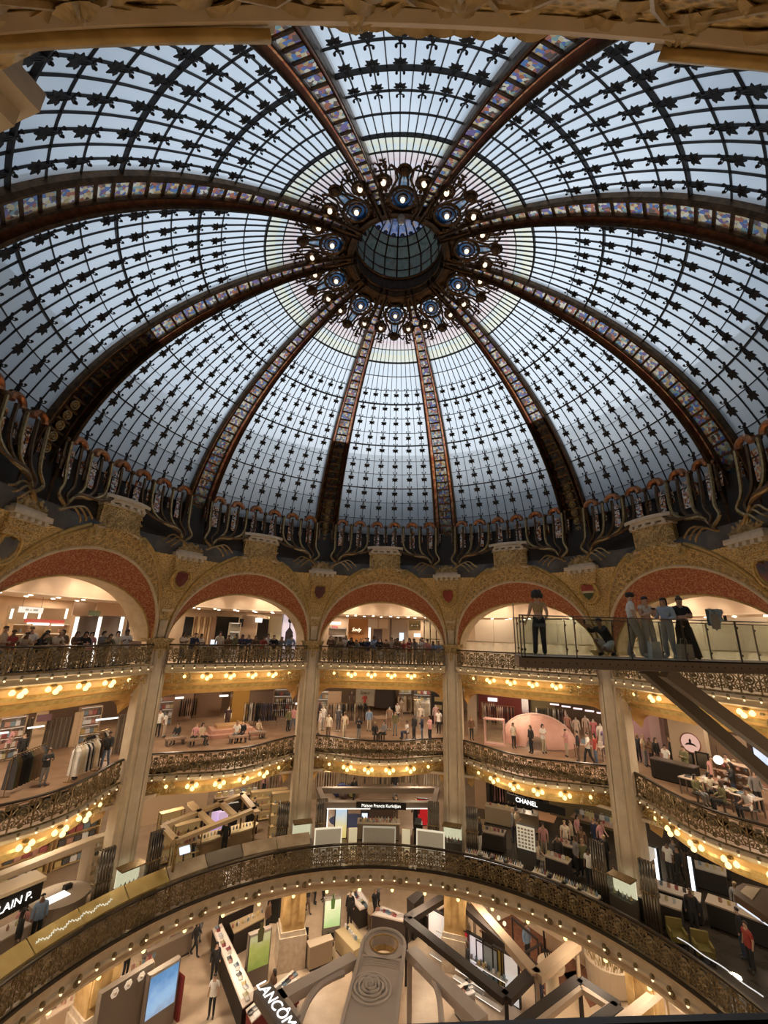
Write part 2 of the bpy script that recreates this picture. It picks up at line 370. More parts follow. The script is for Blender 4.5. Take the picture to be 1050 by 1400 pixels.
RIBLAB = {-90: 'dome rib with dull grey backed lower panels', -54: 'dome rib of glowing stained glass above the red shield', -18: 'dark backed dome rib above the plumed shield',
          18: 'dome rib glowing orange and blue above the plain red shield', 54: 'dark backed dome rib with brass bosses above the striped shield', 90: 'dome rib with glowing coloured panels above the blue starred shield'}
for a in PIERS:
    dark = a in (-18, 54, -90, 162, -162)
    r = empty('dome_rib', (0, 0, 0), -R_(a), RIBLAB.get(a, 'stained glass dome rib rising over the carved arch overhead' if abs(a) > 150 else 'broad stained glass dome rib curving up to the rosette'), 'rib', 'ribs of the dome')
    for n, me in rib_me: inst(n, me, r)
    for me in pan_me: inst('stained_panel', me, r)
    for L in ora_me:
        for me in L: inst('orange_strip', me, r)
    for me in cop_me: inst('foot_plate', me, r)
    for me in xb_me: inst('crossbar', me, r)
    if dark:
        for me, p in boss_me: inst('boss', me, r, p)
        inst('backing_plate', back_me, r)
# rosette and lantern
def spiral(P, r, lat, rr, s): return [P(r + rr * (1 - k / 18) * math.cos(k * .7), lat + s * rr * (1 - k / 18) * math.sin(k * .7), -.06) for k in range(14)]
def rosette_sector():
    parts = []
    def P(r, lat, dz=0.0):            # on the rosette cone, r from the axis, lat sideways (drawing units)
        z = 11.28 + (1.9 - r) * 0.27 + dz; return Vector((lat * S, r * S, (z + ZG) * S))
    def ringat(b, r, lat, rr, tr, n=14):
        b.tube([P(r + rr * math.cos(2 * math.pi * k / n), lat + rr * math.sin(2 * math.pi * k / n), -.03) for k in range(n)], tr * S, 5, True)
    g = MB()
    for i in range(2): g.lathe([(0.02, 0), (0.30 * S, 0)], P(2.12, 0, .0), 16)
    g.add([P(1.75, -.2), P(1.75, .2), P(2.95, .14), P(2.95, -.14)], [(0, 1, 2, 3)])
    parts.append(('blue_glass', g, M['blueglass']))
    b = MB(); ringat(b, 2.12, 0, .36, .05); ringat(b, 2.12, 0, .24, .025); ringat(b, 2.12, 0, .12, .03)
    for k in range(10):
        c = 2 * math.pi * k / 10; b.ball(P(2.12 + .3 * math.cos(c), .3 * math.sin(c), -.04), .035 * S, 5, 4)
    for s in (-1, 1):
        b.tube([P(1.55, s * .36, -.05), P(1.9, s * .44, -.06), P(2.35, s * .33, -.06), P(2.75, s * .16, -.05), P(3.0, s * .22, -.03), P(3.1, s * .34, -.02), P(2.98, s * .40, -.02)], .035 * S, 5)
        b.tube([P(1.5, s * .30, -.05), P(1.9, s * .50, -.08), P(2.3, s * .62, -.06)], .04 * S, 5)
    b.ball(P(2.98, 0, -.05), .13 * S, 8, 6); ringat(b, 2.98, 0, .15, .04)
    for s in (-1, 1):
        for k in range(3): b.tube(spiral(P, 1.72 + .42 * k, s * (.40 + .07 * k), .12, s), .028 * S, 5)
        for k in range(5): b.ball(P(1.7 + .22 * k, s * (.30 + .05 * k), -.05), .055 * S, 5, 4)
        b.tube([P(2.45, s * .12, -.04), P(2.7, s * .10, -.04), P(2.88, s * .05, -.04)], .03 * S, 5)
    parts.append(('medallion_frame', b, M['bronze']))
    for s in (-1, 1):
        f = MB(); ringat(f, 2.62, s * .52, .19, .05); ringat(f, 2.62, s * .52, .11, .035)
        for k in range(8):
            c = 2 * math.pi * k / 8; f.ball(P(2.62 + .19 * math.cos(c), s * .52 + .19 * math.sin(c), -.05), .05 * S, 5, 4)
        f.tube([P(2.8, s * .52, -.04), P(3.05, s * .62, -.03), P(3.15, s * .74, -.02), P(3.02, s * .80, -.02), P(2.95, s * .70, -.02)], .03 * S, 5)
        f.tube([P(2.82, s * .46, -.04), P(3.08, s * .46, -.03), P(3.2, s * .54, -.02), P(3.28, s * .48, -.02)], .03 * S, 5)
        for k in range(4): f.ball(P(3.05 + .06 * k, s * (.50 + .09 * (k % 2)), -.03), .05 * S, 5, 4, sq=(1.3, 1, .6))
        f.tube([P(2.45, s * .52, -.04), P(2.2, s * .60, -.06), P(1.8, s * .50, -.08), P(1.45, s * .40, -.06)], .045 * S, 5)
        parts.append(('lamp_rosette', f, M['bronze']))
    return parts, P
rp, RP = rosette_sector()
rp_me = [(n, b.mesh(n, m)) for n, b, m in rp]
lamp_me = MB().ball((0, 0, 0), .068 * S, 10, 6).mesh('lamp_globe', M['domelamp'])
def PC0(r, ang, z): a = R_(ang); return Vector((r * math.sin(a) * S, r * math.cos(a) * S, (z + ZG) * S))
plate = MB()
plate.grid(lambda u, v: PC0(1.42 + .5 * v, (2 * u - 1) * 18, 11.34 + (.48 - .5 * v) * .27), 6, 2)
plate_me = plate.mesh('rosette_plate', M['bronze'])
for a in BAYS:
    r = empty('crown_rosette', (0, 0, 0), -R_(a), 'bronze and blue glass rosette with three lamps around the dome lantern', 'rosette', 'rosettes ringing the lantern')
    for n, me in rp_me: inst(n, me, r)
    inst('rosette_plate', plate_me, r)
    for q_ in (RP(2.12, 0, -.10), RP(2.62, -.52, -.08), RP(2.62, .52, -.08)): inst('lamp_globe', lamp_me, r, q_)
lan = empty('dome_lantern', (0, 0, zm(11.5)), 0, 'round glazed lantern with small blue florets at the top of the dome', 'lantern')
O = (0, 0, zm(11.5))
b = MB(); b.lathe([(1.62 * S, zm(11.30)), (1.46 * S, zm(11.34)), (1.40 * S, zm(11.5)), (1.44 * S, zm(12.15)), (1.52 * S, zm(12.2)), (1.60 * S, zm(12.2)), (1.62 * S, zm(11.30))], n=40)
for z_, rr in ((11.36, 1.47), (11.6, 1.41), (12.12, 1.42)): b.tube([(rr * S * math.sin(k * math.pi / 20), rr * S * math.cos(k * math.pi / 20), zm(z_)) for k in range(40)], .05 * S, 5, True)
b.build('drum', M['bronze'], lan, O)
for k in range(20):
    t = k * math.pi / 10
    q = MB(); q.tube([(1.43 * S * math.sin(t), 1.43 * S * math.cos(t), zm(12.15)), (1.40 * S * math.sin(t), 1.40 * S * math.cos(t), zm(13.0)), (1.05 * S * math.sin(t), 1.05 * S * math.cos(t), zm(13.6)), (.5 * S * math.sin(t), .5 * S * math.cos(t), zm(13.95)), (0.12 * S * math.sin(t), .12 * S * math.cos(t), zm(14.05))], .03 * S, 5)
    q.build('lantern_rib', M['bronze'], lan, O)
LG = dayglass('lantern_glass', [(0.02, 0.03, 0.026), (0.045, 0.055, 0.048), (0.03, 0.026, 0.02)], 3.0, 0.01)
LB = dayglass('lantern_blue_glass', [(0.05, 0.08, 0.2), (0.15, 0.2, 0.35), (0.3, 0.2, 0.1)], 4.0, 0.01)
for k in range(20):
    t0, t1 = k * math.pi / 10, (k + 1) * math.pi / 10
    for (r0, z0, r1, z1, mm) in ((1.44, 12.15, 1.41, 13.0, LG), (1.41, 13.0, 1.06, 13.6, LG), (1.06, 13.6, .13, 14.05, LB)):
        q = MB(); q.add([(r0 * S * math.sin(t0), r0 * S * math.cos(t0), zm(z0)), (r0 * S * math.sin(t1), r0 * S * math.cos(t1), zm(z0)), (r1 * S * math.sin(t1), r1 * S * math.cos(t1), zm(z1)), (r1 * S * math.sin(t0), r1 * S * math.cos(t0), zm(z1))], [(0, 1, 2, 3)])
        q.build('lantern_pane', mm, lan, O)
for z_, rr in ((12.5, 1.43), (13.0, 1.41), (13.35, 1.22), (13.6, 1.06), (13.85, .66)):
    q = MB(); q.tube([(rr * S * math.sin(k * math.pi / 20), rr * S * math.cos(k * math.pi / 20), zm(z_)) for k in range(40)], .025 * S, 5, True); q.build('lantern_ring', M['bronze'], lan, O)
for k in range(20):
    t = (k + .5) * math.pi / 10; q = MB(); q.ball((.98 * S * math.sin(t), .98 * S * math.cos(t), zm(13.58)), .09 * S, 6, 4, sq=(1, 1, .5)); q.build('blue_floret', mat('floret_blue', (.10, .16, .40), .3) if k == 0 else bpy.data.materials['floret_blue'], lan, O)
b = MB(); b.tube([(0, 0, zm(14.05)), (0, 0, zm(13.2))], .03 * S, 6); b.ball((0, 0, zm(13.15)), .10 * S, 8, 6, sq=(1, 1, 1.6)); b.build('pendant', M['brass'], lan, O)
q = empty('crystal_pendant', RP(1.5, 0, -.2), 0, 'sparkling crystal pendant hanging at the lantern rim', 'pendant')
q.location = rotv(RP(1.55, 0, -.15), 180)
MB().ball((0, 0, -.1), .17, 8, 5, sq=(1, 1, 1.5)).build('crystal', mat('crystal', (0.85, 0.9, 1.0), 0.05, 0.6), q)
MB().tube([(0, 0, .12), (0, 0, .5)], .015, 5).build('chain', M['brass'], q)

# ---------------------------------------------------------------- ironwork gallery at the foot of the dome
def PC(r, ang, z): a = R_(ang); return Vector((r * math.sin(a) * S, r * math.cos(a) * S, (z + ZG) * S))
M['drum'] = mat('dark_drum', (0.03, 0.024, 0.02), .45, .4)
NA = [-13.2 + 26.4 * k / 5 for k in range(6)]
RF = 9.16
def gallery_meshes():
    out = []
    hood = MB()
    def arc(c, rr, z, off=0): return [PC(RF - off, c + math.degrees(rr * math.cos(t) / RF), z + rr * math.sin(t)) for t in [math.pi * k / 10 for k in range(11)]]
    for c in NA:
        h = MB(); h.tube(arc(c, .215, 4.95, .10), .09 * S, 7); h.tube(arc(c, .27, 4.98, .02), .035 * S, 5)
        out.append(('hood', h, M['copper']))
        w = MB(); d = math.degrees(.12 / RF)
        w.grid(lambda u, v: PC(RF + .10, c - d + 2 * d * u, 4.0 + .85 * v), 2, 3); out.append(('niche_window', w, M['niche']))
    for k in range(7):
        c = -15.84 + 5.28 * k; b = MB()
        b.tube([PC(RF - .05, c, 5.0), PC(RF - .05, c, 4.1)], .05 * S, 6); b.ball(PC(RF - .06, c, 4.98), .09 * S, 6, 4); b.ball(PC(RF - .06, c, 4.45), .07 * S, 6, 4)
        out.append(('colonnette', b, M['bronze']))
        p = MB(); d = math.degrees(.085 / RF); p.grid(lambda u, v: PC(RF + .02, c - d + 2 * d * u, 4.25 + .42 * v), 1, 1)
        out.append(('niche_panel', p, M['niche']))
    for s in (-1, 1):
        for k in range(6):
            c = s * (15.2 - 2.45 * k); z1 = 4.3 - .02 * k
            pts = [PC(RF - .12, c, 4.95), PC(RF - .14, c, z1), PC(RF - .20, c + s * .5 * k * .5, 3.75 + .02 * k), PC(RF - .26, c + s * (1.0 + .7 * k), 3.38 + .05 * k), PC(RF - .28, s * (14.6 - .5 * k), 3.12 + .09 * k), PC(RF - .25, s * (15.2 - .2 * k), 2.98 + .03 * k)]
            b = MB(); b.tube(smooth_path(pts, 4), .05 * S, 6)
            out.append(('scroll_tube', b, M['brass'] if k % 2 == 0 else M['bronze']))
        q = MB()
        for k in range(3):
            q.tube(smooth_path([PC(RF - .3, s * (15.3 + .2 * k), 2.95), PC(RF - .4, s * (13.4 - k), 3.12 + .06 * k), PC(RF - .42, s * (11.6 - 1.2 * k), 2.92 + .06 * k), PC(RF - .35, s * (11.0 - 1.2 * k), 2.8 + .1 * k)], 4), .03 * S, 5)
        out.append(('scroll_spray', q, M['brass']))
    return out
def smooth_path(pts, n):
    P = [Vector(p) for p in pts]; out = []
    for i in range(len(P) - 1):
        p0 = P[max(0, i - 1)]; p1 = P[i]; p2 = P[i + 1]; p3 = P[min(len(P) - 1, i + 2)]
        for k in range(n):
            t = k / n; out.append(0.5 * ((2 * p1) + (p2 - p0) * t + (2 * p0 - 5 * p1 + 4 * p2 - p3) * t * t + (3 * p1 - p0 - 3 * p2 + p3) * t ** 3))
    return out + [P[-1]]
gal = [(n, b.mesh(n, m)) for n, b, m in gallery_meshes()]
for a in BAYS:
    r = empty('niche_gallery', (0, 0, 0), -R_(a), 'row of copper hooded stained glass niches with brass scroll tubes below the dome glass', 'niche gallery', 'niche galleries at the foot of the dome')
    for n, me in gal:
        if not n.startswith('scroll') or abs(a) < 140: inst(n, me, r)
# drum wall behind the gallery, roof and an added unseen parapet shading the lower glass
b = MB(); b.lathe([(9.36 * S, zm(3.2)), (9.36 * S, zm(5.16))], n=80); dw = b.build('wall_drum', M['drum']); tag(dw, 'dark drum wall under the dome glass', kind='structure')
b = MB(); b.lathe([(9.50 * S, zm(3.6)), (11.0 * S, zm(3.6)), (11.0 * S, zm(9.6)), (25.3 * S, zm(9.6)), (25.3 * S, zm(3.0)), (9.50 * S, zm(3.0))], n=80)
tag(b.build('roof_shade_parapet', M['zinc']), 'zinc roof with an added parapet shading the lower dome glass', kind='structure')
# ---------------------------------------------------------------- arcade under the dome (drawn for the bay straight ahead, drawing units)
ZS = -0.47
def arcA(t, dy=0): return Vector((-2.93 * math.cos(t), 10.15 + dy, ZS + 2.0 * math.sin(t)))
def arcB(t): s = math.sin(t); return Vector((-3.0 * math.cos(t), 9.97 - 0.37 * s, ZS + 2.87 * s))
def arcC(t): s = math.sin(t); return Vector((-2.99 * math.cos(t), 10.0 - 0.95 * s ** 1.5, ZS + 3.6 * s))
def UV(p): return Vector(U(p.x, p.y, p.z))
NT = 40
def gsurf(t, v): return arcB(t).lerp(arcC(t), v)
def leaf_verts(L, W, H):
    """a carved leaf: base at 0, tip at +x, bulging to +z"""
    P = [(0, 0, 0), (.3 * L, W * .8, .3 * H), (.3 * L, 0, H), (.3 * L, -W * .8, .3 * H), (.65 * L, W, .2 * H), (.65 * L, 0, H * .8), (.65 * L, -W, .2 * H), (L, 0, H * .35)]
    F = [(0, 2, 1), (0, 3, 2), (1, 2, 5, 4), (2, 3, 6, 5), (4, 5, 7), (5, 6, 7)]
    return [Vector(p) for p in P], F
def gframe(t, v):
    p = UV(gsurf(t, v)); du = (UV(gsurf(t + .01, v)) - UV(gsurf(t - .01, v))).normalized(); dv = (UV(arcC(t)) - UV(arcB(t)))
    dv = dv.normalized() if dv.length > 1e-6 else Vector((0, 0, 1)); n = du.cross(dv).normalized()
    if n.y > 0: n = -n
    return p, du, dv, n
def scatter_leaves(b, cnt, rnd, L0, near=False):
    for i in range(cnt):
        t = math.pi * (0.06 + 0.88 * (i + .5) / cnt); s = math.sin(t)
        for k in range(3):
            v = .2 + .3 * k + rnd.uniform(-.06, .06); p, du, dv, n = gframe(t, v); a = rnd.uniform(-1.2, 1.2) + (math.pi if (i + k) % 2 else 0)
            ex = du * math.cos(a) + dv * math.sin(a); ey = n.cross(ex); sc_ = (.45 + .55 * s) * rnd.uniform(.8, 1.2)
            V, F = leaf_verts(L0 * sc_, L0 * .3 * sc_, L0 * .3 * sc_)
            b.add([p + ex * w.x + ey * w.y + n * w.z for w in V], F)
def arch_parts():
    out = []
    b = MB(); b.grid(lambda u, v: UV(arcA(math.pi * u).lerp(arcB(math.pi * u), v)), NT, 2); out.append(('red_band', b, M['red']))
    b = MB(); b.grid(lambda u, v: UV(gsurf(math.pi * u, v)), NT, 2); out.append(('gold_band', b, M['gold']))
    b = MB(); b.grid(lambda u, v: UV(arcA(math.pi * u, .9 * v)), NT, 1); out.append(('intrados', b, M['cream']))
    for f, r, m, n in ((arcA, .035, 'goldplain', 'inner_bead'), (arcB, .06, 'cream', 'white_moulding')):
        b = MB(); b.tube([UV(f(math.pi * k / NT)) for k in range(NT + 1)], r * S, 6); out.append((n, b, M[m]))
    b = MB(); b.tube([UV(arcB(math.pi * k / NT).lerp(arcC(math.pi * k / NT), .86) + Vector((0, -.03, 0))) for k in range(NT + 1)], .04 * S, 5); out.append(('cream_fillet', b, M['cream']))
    for s in (0, 1):
        th = [s * math.pi + (1 - 2 * s) * (1.24 * k / 20) for k in range(21)]; b = MB(); b.tube([UV(arcC(t)) for t in th], .07 * S, 7)
        b.tube([UV(arcC(t) + Vector((0, -.03, -.12 * math.sin(t)))) for t in th], .03 * S, 5)
        e = arcC(th[-1]); sg = 1 if s else -1
        sp = []
        for k in range(22):
            a = k / 21 * 2 * math.pi * 1.4; rr = .20 * (1 - k / 26); sp.append(UV(Vector((e.x + sg * (-.02) + sg * rr * math.sin(a) * -1, e.y - .05 - .004 * k, e.z - .20 + rr * math.cos(a)))))
        out.append(('outer_moulding', b, M['goldplain'])); b = MB(); b.tube(sp, .05 * S, 6); out.append(('crown_volute', b, M['goldplain']))
    # crown pedestal
    bow = lambda x, d: 9.22 - d - .22 * (1 - (x / .8) ** 2)
    b = MB(); b.grid(lambda u, v: Vector(U(-.72 + 1.44 * u, bow(-.72 + 1.44 * u, .06 * v), 2.95 + .75 * v)), 10, 3); b.grid(lambda u, v: Vector(U((-.72 if u < .5 else .72), 9.4 - v * .3, 2.9 + .8 * (u * 2 % 1.0001))) , 1, 1)
    for s in (-1, 1): b.add([U(s * .72, bow(.72, 0), 2.95), U(s * .72, 9.6, 2.95), U(s * .72, 9.6, 3.7), U(s * .72, bow(.72, .06), 3.7)], [(0, 1, 2, 3)])
    out.append(('pedestal', b, M['gold']))
    b = MB()
    for (d, z0, z1) in ((.10, 3.66, 3.74), (.18, 3.78, 3.88), (.24, 3.88, 3.99)):
        n = 12; xs = [(-.72 - d * .5) + (1.44 + d) * k / n for k in range(n + 1)]; poly = [(x, bow(x * .72 / (.72 + d * .5), d)) for x in xs] + [(xs[-1], 9.5), (xs[0], 9.5)]
        b.prismf([(x * S, y * S) for x, y in poly], lambda x, y, k: (x, y, zm(z0 if k == 0 else z1)))
    out.append(('cornice', b, M['whiteblue']))
    for k in range(5):
        x = -.6 + .3 * k; b = MB(); b.box(U(x, bow(x, .13), 3.73), (.13 * S, .12 * S, .10 * S)); out.append(('dentil', b, M['whiteblue']))
    return out
rnd = random.Random(3)
ap = [(n, b.mesh(n, m, smooth=(n in ('white_moulding', 'outer_moulding', 'inner_bead')))) for n, b, m in arch_parts()]
fol = MB(); scatter_leaves(fol, 70, rnd, .24)
for k in range(60):
    x = rnd.uniform(-.66, .66); z = rnd.uniform(2.98, 3.6); a = rnd.uniform(0, 6.28); p = Vector(U(x, 9.2 - .22 * (1 - (x / .8) ** 2) - .03, z)); V, F = leaf_verts(.2, .06, .07)
    fol.add([p + Vector((w.x * math.cos(a) - w.y * math.sin(a), -w.z, w.x * math.sin(a) + w.y * math.cos(a))) for w in V], F)
fol_me = fol.mesh('carved_foliage', M['leafgold'])
BAYNAME = {-72: 'over the shop with lit white pilasters', -36: 'over the gallery with the tall portrait poster', 0: 'over the gallery with the glowing script sign', 36: 'over the gallery screened with white sheeting', 72: 'behind the glass footbridge'}
def carved_leaf(L, W, H):
    b = MB()
    def q(u, v):
        w = W * math.sin(math.pi * min(1, u * .92 + .04)) ** .8 * (1 - .25 * u); y = (2 * v - 1) * w
        return Vector((L * u, y, H * (math.sin(math.pi * u) ** .7) * (1 - .75 * abs(2 * v - 1) ** 1.6) + .018 * math.cos(v * 4 * math.pi) - .02 * (1 - math.sin(math.pi * u))))
    return b.grid(q, 7, 6).mesh('leaf', M['leafgold'], smooth=True)
big_leaf = carved_leaf(.30, .075, .042)
def flower():
    b = MB()
    for k in range(8):
        a = k * math.pi / 4; V, F = leaf_verts(.17, .055, .06); b.add([Vector((w.x * math.cos(a) - w.y * math.sin(a), w.x * math.sin(a) + w.y * math.cos(a), w.z + .03)) for w in V], F)
    b.ball((0, 0, .06), .045, 7, 5); return b.mesh('flower', M['leafgold'])
flo_me = flower()
def place(me, nm, parent, p, ex, n, s):
    ey = n.cross(ex); o = inst(nm, me, parent)
    o.matrix_local = Matrix(((ex.x, ey.x, n.x, p.x), (ex.y, ey.y, n.y, p.y), (ex.z, ey.z, n.z, p.z), (0, 0, 0, 1))) @ Matrix.Scale(s, 4)
for a in BAYS:
    r = empty('carved_arch', (0, 0, 0), -R_(a), 'gilded and red carved arch ' + BAYNAME.get(a, 'with leaf reliefs directly overhead' if a == 180 else 'beside the overhead arch'), 'arch', 'arches of the arcade')
    for n, me in ap:
        if a != 180 or n not in ('crown_volute', 'pedestal', 'cornice', 'dentil'): inst(n, me, r)
    if a != 180: tag(inst('carved_foliage', fol_me, r), kind='stuff')
    else:
        rn = random.Random(11)
        for i in range(46):
            t = math.pi * (.20 + .60 * i / 45)
            for k in range(3):
                v = .16 + .34 * k + .10 * math.sin(i * .9 + k); p, du, dv, n = gframe(t, v); an = (.55 if (i + k) % 2 else -.55) + rn.uniform(-.25, .25) + (math.pi if i % 3 == 0 else 0)
                ex = du * math.cos(an) + dv * math.sin(an)
                if (i * 3 + k) % 13 == 5: place(flo_me, 'flower', r, p, ex, n, 1.15)
                else: place(big_leaf, 'leaf', r, p, ex, n, rn.uniform(.85, 1.25))
        for k in range(30):          # leaves hanging over the crown pedestal
            x = -.8 + 1.6 * (k % 15) / 14; zz = 3.07 + .09 * (k // 15); p = Vector(U(x, 9.10 - .05 * (1 - (x / .85) ** 2), zz)); n = Vector((0, -.75, -.66)).normalized()
            an = rn.choice((-1, 1)) * rn.uniform(.0, .5) + (math.pi if k % 2 else 0); e = Vector((1, 0, 0)); f = n.cross(e); place(big_leaf, 'leaf', r, p, (e * math.cos(an) + f * math.sin(an)), n, rn.uniform(.8, 1.2))
        lip = MB(); lip.grid(lambda u, v: Vector(U(-.92 + 1.84 * u, [9.25, 9.10, 9.06, 9.12, 9.30][round(v * 4)] - .05 * math.sin(math.pi * u), [3.05, 3.06, 3.14, 3.26, 3.30][round(v * 4)])), 16, 4); lip.build('crown_lip', M['gold'], r)
        sg = MB()
        for s in (-1, 1):
            sg.tube([UV(gsurf(math.pi * (.5 + s * .28 * k / 20), .5 + .28 * math.sin(k * 1.1))) + Vector((0, .0, -.05)) for k in range(21)], .022, 5)
        sg.build('carved_stem', M['leafgold'], r)
        b = MB()
        for s in (-1, 1):
            for rr in (.05, .10, .15): b.tube([UV(Vector((s * .92 + rr * 1.5 * math.cos(k * math.pi / 7), 9.12 - .4 * rr * math.sin(k * math.pi / 7), 3.0 + rr * .6 * math.sin(k * math.pi / 7)))) for k in range(14)], .02 * S, 6, True)
        b.build('volute', M['goldplain'], r)
b = MB(); t0_ = math.asin((2.60 - ZS) / 3.6)
def fillq(u, v):
    c = arcC(t0_ + (math.pi - 2 * t0_) * u); return UV(c.lerp(Vector((9.36 * math.sin(math.atan2(c.x, c.y)), 9.36 * math.cos(math.atan2(c.x, c.y)), 3.22)), v))
b.grid(fillq, 20, 2); c_ = arcC(t0_)
for s_ in (-1, 1): b.add([UV(Vector((s_ * abs(c_.x), c_.y, c_.z))), UV(rotv(Vector((0, 9.5, 2.6)), s_ * 18)), UV(rotv(Vector((0, 9.36, 3.22)), s_ * 18)), UV(Vector((9.36 * s_ * math.sin(math.atan2(abs(c_.x), c_.y)), 9.36 * math.cos(math.atan2(c_.x, c_.y)), 3.22)))], [(0, 1, 2, 3)])
fill_me = b.mesh('wall_arcade_top', M['zinc'])
for a in BAYS: o = inst('wall_arcade_top', fill_me, None, None, (0, 0, -R_(a))); tag(o, 'dark ledge between the arch and the dome drum', kind='structure')
# piers: column, capital, spandrel, shield, console (drawn with the pier straight ahead)
def col_section(w, d0, d1):
    return [(-w, d1), (-w, d0 + .16), (-w * .72, d0 + .16), (-w * .66, d0 + .05), (-w * .5, d0 + .02), (-w * .45, d0 + .06), (-w * .38, d0 + .02), (-w * .2, d0), (w * .2, d0), (w * .38, d0 + .02), (w * .45, d0 + .06), (w * .5, d0 + .02), (w * .66, d0 + .05), (w * .72, d0 + .16), (w, d0 + .16), (w, d1)]
def pier_parts():
    out = []
    b = MB(); b.prismf([(x * S, y * S) for x, y in col_section(.42, 10.22, 10.95)], lambda x, y, k: (x, y, zm(-8.45) if k == 0 else zm(-.70)))
    out.append(('shaft', b, M['column']))
    b = MB()
    for z0, z1, w, d in ((-.78, -.70, .47, .05), (-.42, -.34, .52, .10)): b.prismf([(x * S, y * S) for x, y in col_section(w, 10.22 - d, 10.95)], lambda x, y, k: (x, y, zm(z0) if k == 0 else zm(z1)))
    b.grid(lambda u, v: Vector(U((-1 + 2 * u) * (.40 + .10 * v), 10.24 - .10 * v + .22 * abs(2 * u - 1) ** 3, -.72 + .32 * v)), 8, 3)
    for k in range(7):
        x = -.36 + .12 * k; V, F = leaf_verts(.36, .07, .12); p = Vector(U(x, 10.2 + .16 * abs(x / .4) ** 3, -.70)); b.add([p + Vector((w.y, -w.z - .05 * w.x, w.x)) for w in V], F)
    V, F = leaf_verts(.55, .12, .07); p = Vector(U(0, 10.22, -.70)); b.add([p + Vector((w.y, -w.z, -w.x)) for w in V], F)
    out.append(('capital', b, M['gold']))
    # spandrel between the neighbouring arches
    tmax = math.asin((2.62 - ZS) / 3.6)
    def sp(u, v):
        c = rotv(arcC(tmax * u), 18); x0 = c.x; return UV(Vector(((2 * v - 1) * x0, c.y + .02, c.z)))
    b = MB(); b.grid(sp, 16, 6); out.append(('spandrel', b, M['gold']))
    cp = lambda z: rotv(arcC(math.asin((z - ZS) / 3.6)), 18).y
    b = MB()
    for z0, z1, w in ((-.30, .30, .13), (.62, .72, .20)):
        b.add([U(-w, cp(z0) - .04, z0), U(w, cp(z0) - .04, z0), U(w * 1.2, cp(z1) - .04, z1), U(-w * 1.2, cp(z1) - .04, z1)], [(0, 1, 2, 3)])
    out.append(('cream_panel', b, M['cream']))
    b = MB(); zc = 1.82; yc = cp(zc)
    for rx, rz, r in ((.36, .42, .05), (.28, .33, .03)): b.tube([U(rx * math.cos(k * math.pi / 12), yc - .17 - .25 * (rz * math.sin(k * math.pi / 12)), zc + rz * math.sin(k * math.pi / 12)) for k in range(24)], r * S, 6, True)
    for k in range(13):
        a_ = math.pi * (1.08 + .84 * k / 12); b.ball(U(.44 * math.cos(a_), yc - .13 - .25 * .5 * math.sin(a_), zc + .50 * math.sin(a_)), .035 * S, 5, 4)
    out.append(('shield_frame', b, M['goldplain']))
    b = MB()
    pts = [(-.22, .22), (-.1, .26), (0, .20), (.1, .26), (.22, .22), (.24, 0), (.14, -.2), (0, -.30), (-.14, -.2), (-.24, 0)]
    b.add([U(x, yc - .20 - .25 * z, zc + z) for x, z in pts] + [U(0, yc - .26, zc)], [(i, (i + 1) % 10, 10) for i in range(10)])
    out.append(('shield', b, None))
    # console
    b = MB(); b.box(U(0, 9.42, 2.68), (1.24 * S, .62 * S, .14 * S)); b.box(U(0, 9.47, 2.80), (1.0 * S, .5 * S, .1 * S)); out.append(('console_slab', b, M['whiteblue']))
    for k in range(5):
        b = MB(); b.box(U(-.46 + .23 * k, 9.22, 2.555), (.12 * S, .16 * S, .11 * S)); out.append(('dentil', b, M['whiteblue']))
    b = MB()
    for w, z0, z1, d in ((.50, 2.32, 2.61, 9.30), (.42, 2.12, 2.32, 9.42)): b.box(U(0, (d + 9.9) / 2, (z0 + z1) / 2), (2 * w * S, (9.9 - d) * S, (z1 - z0) * S))
    out.append(('console_bed', b, M['gold']))
    b = MB(); r_ = random.Random(5)
    for k in range(26):
        x = r_.uniform(-.42, .42); z = 2.84 + r_.random() * .32 * (1 - abs(x) / .5); V, F = leaf_verts(.2, .06, .08); p = Vector(U(x, 9.2 + r_.uniform(0, .1), z)); an = r_.uniform(.3, 2.8); b.add([p + Vector((w.x * math.cos(an) - w.y * math.sin(an), -w.z, w.x * math.sin(an) + w.y * math.cos(an))) for w in V], F)
    b.prismf([(-.5, 2.80), (.5, 2.80), (.3, 3.0), (0, 3.2), (-.3, 3.0)], lambda x, y, k: U(x, 9.24 + .3 * k, y)); out.append(('crest', b, M['leafgold']))
    return out
pp = [(n, b.mesh(n, m or M['red'], smooth=False), m) for n, b, m in pier_parts()]
SH = {-90: ('plain grey', mat('shield_grey', (0.12, 0.12, 0.12), .4, .3)), -54: ('crowned dark red', mat('shield_red', (0.16, 0.03, 0.025), .5)), -18: ('plumed brown', mat('shield_brown', (0.10, 0.03, 0.03), .5)),
      18: ('plain red', mat('shield_plain_red', (0.30, 0.05, 0.03), .6)), 54: ('red and green striped', None), 90: ('blue starred', mat('shield_blue', (0.06, 0.07, 0.10), .5, col2=(0.25, 0.05, 0.03), scale=1.5))}
